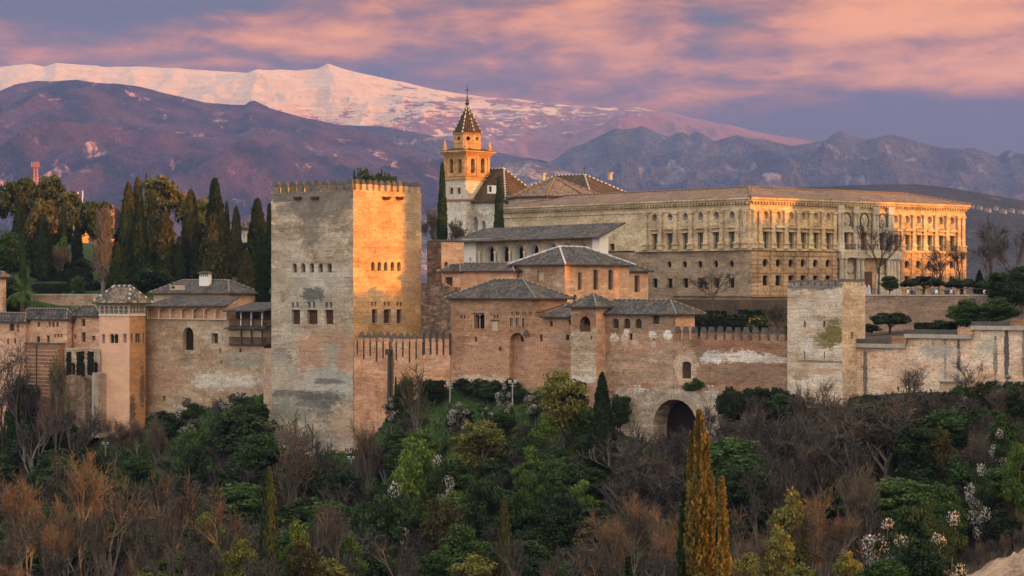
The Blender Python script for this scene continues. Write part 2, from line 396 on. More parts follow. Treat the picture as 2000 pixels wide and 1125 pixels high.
def snow_mat():
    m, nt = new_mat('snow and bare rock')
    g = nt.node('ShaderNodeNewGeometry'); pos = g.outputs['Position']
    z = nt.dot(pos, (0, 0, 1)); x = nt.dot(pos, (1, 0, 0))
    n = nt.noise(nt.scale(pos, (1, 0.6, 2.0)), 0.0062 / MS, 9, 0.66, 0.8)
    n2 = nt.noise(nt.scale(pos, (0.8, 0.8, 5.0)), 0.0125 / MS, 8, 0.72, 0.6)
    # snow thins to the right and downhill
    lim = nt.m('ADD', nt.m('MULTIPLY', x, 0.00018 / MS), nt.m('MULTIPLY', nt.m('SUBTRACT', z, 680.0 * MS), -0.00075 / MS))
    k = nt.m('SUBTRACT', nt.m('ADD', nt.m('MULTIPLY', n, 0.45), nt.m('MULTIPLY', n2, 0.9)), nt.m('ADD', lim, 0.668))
    c = nt.mix(nt.smooth(k, -0.025, 0.025), (0.23, 0.11, 0.075), (0.70, 0.475, 0.275))  # tan snow: sunset gold is put into its base colour
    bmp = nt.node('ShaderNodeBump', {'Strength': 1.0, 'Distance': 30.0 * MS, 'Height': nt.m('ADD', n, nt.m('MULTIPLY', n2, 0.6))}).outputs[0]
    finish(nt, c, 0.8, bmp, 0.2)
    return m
def scrub_mat(name, forest, forest2, rock, rock_amt=0.5, tree=8.0, rs=0.01, bd=9.0, rstretch=(1, 0.7, 1.0)):
    tree *= MS; rs /= MS; bd *= MS
    m, nt = new_mat(name)
    pos = nt.node('ShaderNodeNewGeometry').outputs['Position']
    a = nt.noise(pos, rs * 0.5, 6, 0.6); r = nt.noise(nt.scale(pos, rstretch), rs, 9, 0.72, 0.5)
    vo = nt.node('ShaderNodeTexVoronoi', {'Vector': pos, 'Scale': 1.0 / tree, 'Randomness': 1.0}).outputs['Distance']
    c = nt.mix(nt.smooth(a, 0.35, 0.65), tuple(forest), tuple(forest2))
    c = nt.mix(1.0, c, nt.ramp(nt.noise(pos, 0.6 / tree, 4, 0.7), [(0.25, 0.55), (0.75, 1.5)]), 'MULTIPLY')
    rk = nt.smooth(r, 0.62 - 0.2 * rock_amt, 0.72 - 0.2 * rock_amt)
    c = nt.mix(rk, c, nt.mix(1.0, tuple(rock), nt.ramp(nt.noise(pos, rs * 6, 5, 0.7), [(0.2, 0.6), (0.8, 1.4)]), 'MULTIPLY'))
    hgt = nt.m('ADD', nt.m('MULTIPLY', nt.m('SUBTRACT', 1.0, vo), nt.m('SUBTRACT', 1.0, rk)), nt.m('MULTIPLY', r, 1.2))
    bmp = nt.node('ShaderNodeBump', {'Strength': 0.8, 'Distance': bd, 'Height': hgt}).outputs[0]
    finish(nt, c, 0.95, bmp, 0.05)
    return m
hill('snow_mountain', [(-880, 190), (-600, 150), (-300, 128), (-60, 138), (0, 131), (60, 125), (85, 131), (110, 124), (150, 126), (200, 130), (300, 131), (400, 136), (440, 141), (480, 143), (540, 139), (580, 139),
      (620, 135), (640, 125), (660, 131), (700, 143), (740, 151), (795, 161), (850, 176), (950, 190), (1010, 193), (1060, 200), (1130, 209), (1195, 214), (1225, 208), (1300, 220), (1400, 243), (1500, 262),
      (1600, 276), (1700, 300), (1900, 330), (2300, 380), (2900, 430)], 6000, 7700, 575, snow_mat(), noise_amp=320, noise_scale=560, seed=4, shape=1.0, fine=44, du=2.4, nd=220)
hill('wooded_mountain', [(300, 300), (560, 262), (660, 244), (750, 248), (830, 262), (900, 280), (1000, 304), (1060, 312), (1100, 325), (1160, 345), (1260, 385), (1400, 430)], 5000, 5700, 575,
     scrub_mat('far wooded slope', (0.030, 0.032, 0.030), (0.060, 0.050, 0.040), (0.30, 0.24, 0.20), 0.15, 12.0, 0.007, 12.0), noise_amp=80, noise_scale=500, seed=9, x0=200, x1=1500, fine=8)
hill('snowy_foothill', [(840, 420), (930, 345), (985, 318), (1030, 312), (1075, 322), (1130, 342), (1180, 372), (1250, 420)], 3500, 4200, 575,
     scrub_mat('rocky foothill', (0.06, 0.05, 0.045), (0.14, 0.11, 0.09), (0.30, 0.215, 0.19), 0.6, 9.0, 0.011, 9.0), noise_amp=60, noise_scale=240, seed=21, x0=800, x1=1300, fine=14)
hill('rocky_ridge', [(900, 400), (1000, 352), (1060, 322), (1095, 306), (1118, 288), (1140, 282), (1165, 268), (1200, 251), (1230, 252), (1255, 246), (1272, 254), (1290, 263), (1305, 270), (1318, 262), (1333, 258), (1345, 264), (1360, 256), (1372, 262), (1395, 276), (1415, 270),
      (1440, 264), (1462, 272), (1490, 271), (1520, 279), (1548, 284), (1580, 279), (1612, 274), (1626, 262), (1642, 256), (1660, 266), (1690, 273), (1715, 268), (1740, 262), (1765, 268), (1800, 279), (1850, 290), (1900, 291), (1925, 300), (1946, 308),
      (1958, 298), (1971, 292), (1985, 299), (2010, 304), (2060, 296), (2200, 300), (2400, 320), (2900, 400)], 4200, 5500, 575,
     scrub_mat('grey limestone crags', (0.045, 0.046, 0.052), (0.090, 0.085, 0.088), (0.165, 0.148, 0.15), 0.40, 7.0, 0.013, 12.0, (1.5, 0.6, 0.4)), noise_amp=160, noise_scale=240, seed=33, shape=0.95, fine=14, x0=850, x1=2880, nd=190, du=1.6)
hill('wooded_hill', [(-880, 330), (-560, 260), (-300, 215), (-60, 190), (0, 178), (30, 165), (70, 157), (110, 158), (150, 155), (180, 160), (240, 166), (325, 183), (400, 199), (450, 203), (478, 204), (488, 197), (497, 195), (510, 201), (528, 211), (600, 230), (675, 246), (750, 271),
      (825, 300), (862, 318), (920, 350), (1000, 385), (1100, 420), (1300, 470)], 3600, 5200, 575,
     scrub_mat('pine wood and pale rock', (0.018, 0.022, 0.020), (0.105, 0.052, 0.040), (0.46, 0.24, 0.16), 0.27, 4.5, 0.018, 13.0, (1.0, 0.6, 0.8)), noise_amp=300, noise_scale=430, seed=52, shape=1.0, fine=7, x0=-880, x1=1350, nd=260, du=1.6, spurs=(-0.55, 0.25))
hill('low_wooded_hill', [(850, 430), (1000, 425), (1200, 395), (1400, 374), (1550, 367), (1700, 361), (1790, 360), (1850, 366), (1920, 378), (2000, 392), (2100, 400), (2300, 395)], 1500, 2200, 580,
     scrub_mat('dark low wooded hill', (0.020, 0.024, 0.022), (0.040, 0.036, 0.030), (0.20, 0.15, 0.12), 0.1, 4.5, 0.012, 5.0), noise_amp=12, noise_scale=300, seed=71, x0=850, x1=2880, fine=4)

# ------------------------------------------------------------------ ground: plateau, palace hill slope and the valley
WALLTAB = [(-600, 500, 800), (-100, 468, 800), (0, 458, 800), (48, 452, 800), (120, 442, 812), (180, 434, 830), (195, 422, 850), (283, 419, 838), (300, 425, 793), (400, 416, 778), (515, 400, 768), (522, 396, 872), (600, 388, 885), (690, 380, 885), (735, 377, 845),
           (765, 375, 800), (880, 366, 748), (1000, 358, 757), (1115, 349, 772), (1180, 344, 795), (1200, 343, 812), (1270, 337, 858), (1380, 333, 862), (1402, 332, 825), (1425, 330, 772), (1535, 324, 780), (1690, 314, 775), (1840, 309, 762), (2000, 301, 748), (2200, 291, 735), (2600, 274, 720), (3400, 246, 700), (4600, 215, 690), (8000, 165, 660)]
_wp = np.array([t[0] for t in WALLTAB]); _wd = np.array([t[1] for t in WALLTAB]); _wy = np.array([t[2] for t in WALLTAB])
def ground_z(x, y):
    x = np.asarray(x, float); y = np.asarray(y, float)
    yy = np.maximum(y, 1.0)
    px = 1000 + F * x / np.maximum(yy, 60.0)
    Dw = np.interp(px, _wp, _wd); zw = (562.5 - np.interp(px, _wp, _wy)) / F * Dw
    below = zw - 0.42 * (Dw - yy)
    near = -3.0 - 0.134 * np.clip(yy, 0, 400)
    h = 3.0
    kk = 5.0
    out = np.maximum(below, near) + kk * np.exp(-np.abs(below - near) / kk) * 0.35
    top = np.interp(px, [-200, 480, 560, 1300, 1380, 1540, 1700, 1900, 2050], [-3.5, -3.5, -11.0, -11.0, -7.0, -7.2, -7.4, -6.2, -3.0])
    top = np.where(yy > Dw + np.interp(px, [450, 600, 1300, 1700, 2050], [25, 60, 44, 62, 75]), -2.0, top)
    t = np.clip((yy - Dw - 4.0) / 3.5, 0, 1)
    back = zw + (np.maximum(top, zw) - zw) * t
    out = np.where(yy > Dw, back, out)
    # gentle rise under the gardens at the left, bank of bare earth at lower right
    out = out + np.where(yy > Dw, np.clip((yy - 456) / 85, 0, 1) * np.interp(px, [-300, 440, 540, 700], [14.5, 12.0, 6.0, 0]), 0)
    bank = np.exp(-(((x - 47.0) / 9.0) ** 2 + ((yy - 196.0) / 10.0) ** 2))
    out = out + bank * 7.6 + np.clip(bank * 2, 0, 1) * (fbm(x / 2.6, yy / 2.6, 5, 12) * 1.3 - np.abs(fbm(x / 1.3, yy / 4.0, 4, 19)) * 0.9)
    out = out + fbm(x / 14.0, yy / 14.0, 4, 3) * np.where(yy > Dw, 0.15, 0.9) + fbm(x / 3.0, yy / 3.0, 3, 8) * np.where(yy > Dw, 0.0, 0.22)
    return out + Z0
def gz(x, y): return float(ground_z(np.array([x]), np.array([y]))[0])
def ground_mat():
    m, nt = new_mat('grass, leaf litter and earth')
    pos = nt.node('ShaderNodeNewGeometry').outputs['Position']
    a = nt.noise(pos, 0.09, 6, 0.65, 0.4); b = nt.noise(pos, 0.6, 6, 0.7); fine = nt.noise(pos, 4.0, 4, 0.75)
    grass = nt.ramp(b, [(0.25, (0.018, 0.034, 0.010)), (0.55, (0.036, 0.068, 0.018)), (0.8, (0.075, 0.105, 0.030))])
    litter = nt.ramp(b, [(0.25, (0.028, 0.022, 0.016)), (0.6, (0.060, 0.046, 0.034)), (0.85, (0.105, 0.085, 0.060))])
    # grass under the middle walls, litter under the bare wood
    x = nt.dot(pos, (1, 0, 0)); y = nt.dot(pos, (0, 1, 0))
    gm = nt.m('MULTIPLY', nt.smooth(y, 318, 338), nt.m('SUBTRACT', 1.0, nt.smooth(x, 16, 26)))
    k = nt.smooth(nt.m('ADD', a, nt.m('MULTIPLY', nt.m('SUBTRACT', gm, 0.5), 0.4)), 0.42, 0.56)
    c = nt.mix(k, litter, grass)
    earth = nt.ramp(b, [(0.28, (0.10, 0.07, 0.05)), (0.5, (0.30, 0.215, 0.15)), (0.75, (0.46, 0.36, 0.27))])
    dx = nt.m('DIVIDE', nt.m('SUBTRACT', x, 49.0), 10.5); dy = nt.m('DIVIDE', nt.m('SUBTRACT', y, 196.0), 11.0)
    e = nt.m('ADD', nt.m('ADD', nt.m('MULTIPLY', dx, dx), nt.m('MULTIPLY', dy, dy)), nt.m('MULTIPLY', nt.m('SUBTRACT', b, 0.5), 0.8))
    c = nt.mix(nt.m('SUBTRACT', 1.0, nt.smooth(e, 0.7, 0.95)), c, earth)
    c = nt.mix(1.0, c, nt.ramp(fine, [(0.25, 0.65), (0.75, 1.35)]), 'MULTIPLY')
    bmp = nt.node('ShaderNodeBump', {'Strength': 0.8, 'Distance': 0.35, 'Height': nt.m('ADD', b, nt.m('MULTIPLY', fine, 0.5))}).outputs[0]
    finish(nt, c, 0.95, bmp, 0.1)
    return m
def build_ground():
    xs = np.concatenate([np.arange(-6100, -2600, 250.0), np.arange(-2600, -260, 60.0), np.arange(-260, -110, 6.0), np.arange(-110, 34, 1.6), np.arange(34, 64, 0.45), np.arange(64, 110, 1.6), np.arange(110, 420, 6.0), np.arange(420, 2700, 60.0), np.arange(2700, 6200, 250.0)])
    ys = np.concatenate([np.arange(-200, 100, 12.0), np.arange(100, 180, 3.0), np.arange(180, 212, 0.5), np.arange(212, 285, 3.0), np.arange(285, 480, 1.5), np.arange(480, 600, 8.0), np.arange(600, 2400, 60.0), np.arange(2400, 9500, 250.0)])
    X, Y = np.meshgrid(xs, ys); Z = ground_z(X, Y)
    far = np.clip((Y - 560) / 700, 0, 1); Z = Z * (1 - far) + (Z0 - 6 + fbm(X / 300, Y / 300, 4, 6) * 16) * far
    n, k = X.shape
    idx = np.arange(n * k).reshape(n, k)
    faces = np.stack([idx[:-1, :-1], idx[:-1, 1:], idx[1:, 1:], idx[1:, :-1]], -1).reshape(-1, 4)
    me = bpy.data.meshes.new('ground'); me.from_pydata(np.stack([X, Y, Z], -1).reshape(-1, 3).tolist(), [], faces.tolist())
    me.polygons.foreach_set('use_smooth', [True] * len(faces)); me.materials.append(ground_mat()); me.update()
    o = bpy.data.objects.new('ground', me); COL.objects.link(o); o['kind'] = 'structure'
build_ground()
# ------------------------------------------------------------------ building kit
def v3(p, z): return Vector((p[0], p[1], z))
class Face:
    def __init__(s, O, d, n): s.O = Vector(O); s.d = Vector(d); s.n = Vector(n)
    def s_at(s, px):
        k = (px - 1000.0) / F
        return (k * s.O.y - s.O.x) / (s.d.x - k * s.d.y)
    def D(s, t): return s.O.y + t * s.d.y
    def z_at(s, py, t): return zat(py, s.D(t))
    def p(s, t, z, out=0.0):
        q = s.O + s.d * t + s.n * out; return Vector((q.x, q.y, z))
P0 = Vector(((690 - 1000) / F * 380.0, 380.0))
NORTH = Face(P0, E1, -E2)                     # the line of the north curtain wall
def on_wall(px, fwd=0.0):
    t = NORTH.s_at(px); q = P0 + E1 * t - E2 * fwd
    return q
def arc(s0, s1, z0, z1, kind):
    """outline of an opening in face coordinates"""
    w = s1 - s0; c = (s0 + s1) / 2
    if kind == 'round':
        r = (z1 - z0) / 2; zc = (z0 + z1) / 2
        return [(c + w / 2 * math.cos(t), zc + r * math.sin(t)) for t in [2 * math.pi * k / 16 for k in range(16)]]
    if kind == 'arch':
        r = w / 2; zs = z1 - r
        return [(s0, z0), (s1, z0)] + [(c + r * math.cos(t), zs + r * math.sin(t)) for t in [math.pi * k / 10 for k in range(11)]]
    if kind == 'flatarch':
        zs = z1 - w * 0.22
        return [(s0, z0), (s1, z0)] + [(c + w / 2 * math.cos(t), zs + w * 0.22 * math.sin(t)) for t in [math.pi * k / 8 for k in range(9)]]
    return [(s0, z0), (s1, z0), (s1, z1), (s0, z1)]
def facade(mb, face, outline, holes, mi=0, depth=0.45, rmi=None):
    loops = [[Vector((a, b, 0)) for a, b in outline]] + [[Vector((a, b, 0)) for a, b in h] for h in holes]
    flatpts = [p for l in loops for p in l]
    i0 = len(mb.v)
    for p in flatpts: mb.v.append(tuple(face.p(p.x, p.y)))
    for t in tessellate_polygon(loops):
        mb.f.append(tuple(i0 + k for k in t)); mb.mi.append(mi); mb.uv.append(None)
    for h in holes:
        n = len(h)
        for k in range(n):
            a, b = h[k], h[(k + 1) % n]
            mb.poly([face.p(a[0], a[1]), face.p(b[0], b[1]), face.p(b[0], b[1], -depth), face.p(a[0], a[1], -depth)], mi if rmi is None else rmi)
class Blk:
    """a walled block: corner nearest the camera, north face running left, west face running right"""
    def __init__(s, parent, C, a, b, z0, z1, e1=E1, e2=E2, mats=None, name='wall', depth=0.45):
        s.C = Vector(C); s.a = a; s.b = b; s.z0 = z0; s.z1 = z1; s.e1 = e1; s.e2 = e2
        s.N = Face(s.C, -e1, -e2); s.W = Face(s.C, e2, e1); s.wins = []; s.parent = parent
        s.mats = mats; s.name = name; s.depth = depth; s.extra = None
    def win(s, side, px0, px1, py0, py1, kind='rect', style='void', z=None, name='window', sill=False, frame=0.0):
        f = getattr(s, side); a, b = sorted((f.s_at(px0), f.s_at(px1))); m = (a + b) / 2
        zz = z if z else (f.z_at(py1, m), f.z_at(py0, m))
        L = s.a if side == 'N' else s.b
        a = max(a, 0.06); b = min(b, L - 0.06)
        if b - a < 0.05: return
        s.wins.append((side, a, b, zz[0], zz[1], kind, style, name, sill, frame))
    def wins_at(s, side, centres, w, py0, py1, kind='rect', style='void', **k):
        for c in centres: s.win(side, c - w / 2, c + w / 2, py0, py1, kind, style, **k)
    def build(s, tops=None):
        mb = MB()
        for side, L in (('N', s.a), ('W', s.b)):
            f = getattr(s, side)
            hs = [arc(w[1], w[2], w[3], w[4], w[5]) for w in s.wins if w[0] == side]
            facade(mb, f, [(0, s.z0), (L, s.z0), (L, s.z1), (0, s.z1)], hs, 0 if side == 'N' else 1, s.depth)
        c = [s.C, s.C - s.e1 * s.a, s.C - s.e1 * s.a + s.e2 * s.b, s.C + s.e2 * s.b]
        mb.poly([v3(c[1], s.z0), v3(c[2], s.z0), v3(c[2], s.z1), v3(c[1], s.z1)], 0)
        mb.poly([v3(c[2], s.z0), v3(c[3], s.z0), v3(c[3], s.z1), v3(c[2], s.z1)], 0)
        mb.poly([v3(q, s.z1) for q in c], 0)
        if s.extra: s.extra(mb)
        mats = s.mats if isinstance(s.mats, (list, tuple)) else [s.mats, s.mats]
        w = mb.obj(s.name, list(mats), s.parent)
        for k in s.wins: make_window(s.parent, getattr(s, k[0]), *k[1:], depth=s.depth)
        return w
def make_window(parent, f, s0, s1, z0, z1, kind, style, name, sill, frame, depth=0.45):
    mb = MB(); d = depth - 0.04; e = 0.05
    o = arc(s0 - e, s1 + e, z0 - e, z1 + e, kind)
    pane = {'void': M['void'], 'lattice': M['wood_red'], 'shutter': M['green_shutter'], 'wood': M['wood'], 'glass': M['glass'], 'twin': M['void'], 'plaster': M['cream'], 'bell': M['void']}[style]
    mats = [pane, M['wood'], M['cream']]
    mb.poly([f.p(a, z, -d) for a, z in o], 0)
    w = s1 - s0; h = z1 - z0
    def bar(a, b, za, zb, m=1, t=0.07, out=None):
        q = f.p(a, za, (-d + t) if out is None else out)
        mb.box(q, f.p(b, za, (-d + t) if out is None else out) - q, Vector((0, 0, zb - za)), -v3(f.n, 0) * (t * 0.9), m)
    if style == 'lattice':
        n = 3
        for k in range(n + 1):
            c = s0 + w * k / n; bar(c - 0.05, c + 0.05, z0, z1)
        for k in range(5):
            c = z0 + h * k / 4; bar(s0, s1, c - 0.05, c + 0.05, 1, 0.09)
    elif style == 'shutter':
        c = (s0 + s1) / 2; bar(c - 0.03, c + 0.03, z0, z1)
        bar(s0, s0 + .1, z0, z1); bar(s1 - .1, s1, z0, z1)
        for k in (0.3, 0.62): bar(s0, s1, z0 + h * k, z0 + h * k + 0.1, 1, 0.09)
    elif style == 'twin':
        c = (s0 + s1) / 2; mb.tube([f.p(c, z0, -0.15), f.p(c, z1 - w * .3, -0.15)], [0.07, 0.07], 6, 2)
        for q in (0, 1):
            a, b = (s0, c) if q == 0 else (c, s1); r = (b - a) / 2; cc = (a + b) / 2
            pts = [(a, z1), (b, z1)] + [(cc + r * math.cos(t), z1 - r - 0.05 + r * math.sin(t)) for t in [math.pi * k / 8 for k in range(9)]]
            n = len(pts)
            i0 = len(mb.v)
            for p_ in pts: mb.v.append(tuple(f.p(p_[0], p_[1], -0.1)))
            for t in tessellate_polygon([[Vector((x, y, 0)) for x, y in pts]]):
                mb.f.append(tuple(i0 + k for k in t)); mb.mi.append(2); mb.uv.append(None)
    elif style in ('wood', 'glass'):
        c = (s0 + s1) / 2; bar(c - 0.04, c + 0.04, z0, z1); bar(s0, s1, z0 + h * .6, z0 + h * .6 + .08, 1, 0.09)
    wo = mb.obj(name, mats, parent)
    if frame:
        fb = MB(); t = frame
        def fr(a, b, za, zb): q = f.p(a, za, 0.06); fb.box(q, f.p(b, za, 0.06) - q, Vector((0, 0, zb - za)), -v3(f.n, 0) * 0.058, 0)
        fr(s0 - t, s0, z0, z1); fr(s1, s1 + t, z0, z1); fr(s0 - t, s1 + t, z1, z1 + t)
        fb.obj('frame', M['cream'], wo)
    if sill:
        sb = MB(); q = f.p(s0 - .15, z0 - .12, 0.14); sb.box(q, f.p(s1 + .15, z0 - .12, 0.14) - q, Vector((0, 0, .11)), -v3(f.n, 0) * 0.138, 0)
        sb.obj('sill', M['cream'], wo)
    return wo
def blk_px(parent, px_c, D, px_l, px_r, y_top, y_bot, mats, e1=E1, e2=E2, C=None, a=None, b=None, **k):
    if C is None: C = Vector(((px_c - 1000) / F * D, D))
    C = Vector(C)
    B = Blk(parent, C, 1, 1, 0, 1, e1, e2, mats, **k)
    B.a = a if a else B.N.s_at(px_l); B.b = b if b else B.W.s_at(px_r)
    B.z1 = zat(y_top, C.y); B.z0 = zat(y_bot, C.y)
    return B
def slope_poly(mb, pts, mi=0):
    """roof plane, first edge along the eave, UV in metres"""
    p = [Vector(q) for q in pts]; u = (p[1] - p[0]).normalized(); n = u.cross(p[2] - p[0]).normalized(); v = n.cross(u)
    if v.z < 0: v = -v
    off = p[0].x * 0.37 + p[0].y * 0.21
    mb.poly(p, mi, [((q - p[0]).dot(u) + off, (q - p[0]).dot(v)) for q in p])
def caps(parent, lines, mats, r=0.16, step=0.45):
    mb = MB(); k = 0
    for a, b in lines:
        a, b = Vector(a), Vector(b); L = (b - a).length; n = max(1, int(L / step))
        for i in range(n):
            p, q = a.lerp(b, i / n), a.lerp(b, (i + 1) / n)
            mb.tube([p + Vector((0, 0, .02)), q + Vector((0, 0, .05))], [r * 1.08, r * 0.92], 6, k % len(mats)); k += 1
    return mb.obj('ridge_tiles', list(mats), parent)
def hip_roof(parent, C, a, b, ze, zr, tile, e1=E1, e2=E2, over=0.7, inset=None, gable=(False, False), ridge=True, cap=None, ridge_r=0.16, name='roof', skew=0.0, thick=0.22):
    """hipped roof over the block with corner C; ridge along the longer side"""
    C = Vector(C)
    P = lambda s, t, z: v3(C - e1 * s + e2 * t, z)
    s0, s1, t0, t1 = -over, a + over, -over, b + over
    mb = MB(); A, B_, C_, D_ = P(s0, t0, ze), P(s1, t0, ze), P(s1, t1, ze), P(s0, t1, ze)
    if a >= b:
        i = (t1 - t0) / 2 if inset is None else inset; i = min(i, (s1 - s0) / 2 - 0.01)
        g0 = s0 + (0.0 if gable[0] else i); g1 = s1 - (0.0 if gable[1] else i); tm = (t0 + t1) / 2
        R0, R1 = P(g0, tm, zr), P(g1, tm, zr)
        slope_poly(mb, [B_, A, R0, R1]); slope_poly(mb, [D_, C_, R1, R0])
        if gable[0]: mb.poly([A, D_, R0], 2)
        else: slope_poly(mb, [A, D_, R0])
        if gable[1]: mb.poly([C_, B_, R1], 2)
        else: slope_poly(mb, [C_, B_, R1])
        lines = [(R0, R1)] + ([] if gable[0] else [(A, R0), (D_, R0)]) + ([] if gable[1] else [(B_, R1), (C_, R1)])
    else:
        i = (s1 - s0) / 2 if inset is None else inset; i = min(i, (t1 - t0) / 2 - 0.01)
        g0 = t0 + (0.0 if gable[0] else i); g1 = t1 - (0.0 if gable[1] else i); sm = (s0 + s1) / 2
        R0, R1 = P(sm, g0, zr), P(sm, g1, zr)
        slope_poly(mb, [A, D_, R1, R0]); slope_poly(mb, [C_, B_, R0, R1])
        if gable[0]: mb.poly([B_, A, R0], 2)
        else: slope_poly(mb, [B_, A, R0])
        if gable[1]: mb.poly([D_, C_, R1], 2)
        else: slope_poly(mb, [D_, C_, R1])
        lines = [(R0, R1)] + ([] if gable[0] else [(A, R0), (B_, R0)]) + ([] if gable[1] else [(C_, R1), (D_, R1)])
    dz = Vector((0, 0, -thick))
    q = [A, B_, C_, D_]
    for k in range(4): mb.poly([q[k], q[(k + 1) % 4], q[(k + 1) % 4] + dz, q[k] + dz], 1)
    mb.poly([p + dz for p in q], 1)
    r = mb.obj(name, [tile, M['wood'], M['cream']], parent)
    if ridge: caps(r, lines, cap or (M['dark_cap'], M['grey_cap']), ridge_r)
    return r
def shed_roof(parent, p0, p1, q1, q0, tile, thick=0.2, name='roof'):
    """one sloping plane, p0-p1 the eave and q0-q1 the upper edge"""
    mb = MB(); P = [Vector(p) for p in (p0, p1, q1, q0)]
    slope_poly(mb, P); dz = Vector((0, 0, -thick))
    for k in range(4): mb.poly([P[k], P[(k + 1) % 4], P[(k + 1) % 4] + dz, P[k] + dz], 1)
    mb.poly([p + dz for p in P], 1)
    return mb.obj(name, [tile, M['wood']], parent)
def merlons(parent, f, s0, s1, n, z0, z1, fill=0.68, depth=0.9, mat=None, cap=None, peak=0.0, jitter=0.06, seed=1, back=0.0):
    """a row of merlons, each a part of its own: block and weathered cap"""
    rnd = random.Random(seed); pitch = (s1 - s0) / n
    for k in range(n):
        c = s0 + pitch * (k + 0.5) + rnd.uniform(-1, 1) * 0.04 * pitch; w = pitch * fill * (1 + rnd.uniform(-1, 1) * jitter)
        zt = z1 + rnd.uniform(-1, 1) * jitter; a = c - w / 2; b = c + w / 2
        hc = (z1 - z0) * 0.42
        mb = MB(); q = f.p(a, z0, -back); mb.box(q, f.p(b, z0, -back) - q, Vector((0, 0, zt - hc - z0)), -v3(f.n, 0) * depth, 0)
        B4 = [f.p(a - .05, zt - hc, .05 - back), f.p(b + .05, zt - hc, .05 - back), f.p(b + .05, zt - hc, -depth - .05 - back), f.p(a - .05, zt - hc, -depth - .05 - back)]
        ins = w * (0.46 if peak > .15 else 0.16)
        T4 = [f.p(a + ins, zt + peak, -depth * .2 - back), f.p(b - ins, zt + peak, -depth * .2 - back), f.p(b - ins, zt + peak, -depth * .8 - back), f.p(a + ins, zt + peak, -depth * .8 - back)]
        for i in range(4): mb.poly([B4[i], B4[(i + 1) % 4], T4[(i + 1) % 4], T4[i]], 1)
        mb.poly(T4, 1)
        mb.obj('merlon', [mat, cap or M['cap_stone']], parent)
def strip(mb, f, a, b, z0, z1, out, mi=0, back=0.05):
    """a band or pilaster standing proud of a face"""
    q = f.p(a, z0, out); mb.box(q, f.p(b, z0, out) - q, Vector((0, 0, z1 - z0)), -v3(f.n, 0) * (out + back), mi)
def ground_under(C): return gz(C[0], C[1])
# ------------------------------------------------------------------ the fortress and palaces
def PT(face, px, py, rx, ry, col, soft=0.5, amt=0.9, axis=(E1 + E2)):
    s = face.s_at(px); s2 = face.s_at(px + rx); D = face.D(s)
    q = face.O + face.d * s
    return (q.x * axis[0] + q.y * axis[1], zat(py, D), max(0.2, abs(s2 - s)), ry / F * D, col, soft, amt)
GREY, PALE, RED, MOSS, BLUE = (0.20, 0.18, 0.15), (0.46, 0.43, 0.38), (0.42, 0.215, 0.125), (0.125, 0.125, 0.112), (0.31, 0.29, 0.245)
TAN = [(0.30, (0.25, 0.190, 0.135)), (0.45, (0.37, 0.295, 0.215)), (0.58, (0.45, 0.37, 0.28)), (0.75, (0.55, 0.48, 0.39))]
LIT_OCHRE = [(0.30, (0.40, 0.240, 0.120)), (0.5, (0.51, 0.315, 0.160)), (0.7, (0.56, 0.385, 0.22))]  # west face's own ochre, made more orange to carry the sunset light
BRICK = [(0.28, (0.26, 0.145, 0.085)), (0.45, (0.37, 0.215, 0.130)), (0.6, (0.44, 0.265, 0.165)), (0.78, (0.50, 0.34, 0.235))]
PINK = [(0.3, (0.46, 0.27, 0.175)), (0.5, (0.57, 0.345, 0.23)), (0.7, (0.62, 0.41, 0.29))]
MIXED = [(0.28, (0.24, 0.140, 0.090)), (0.42, (0.33, 0.215, 0.145)), (0.55, (0.37, 0.275, 0.200)), (0.72, (0.47, 0.39, 0.31))]

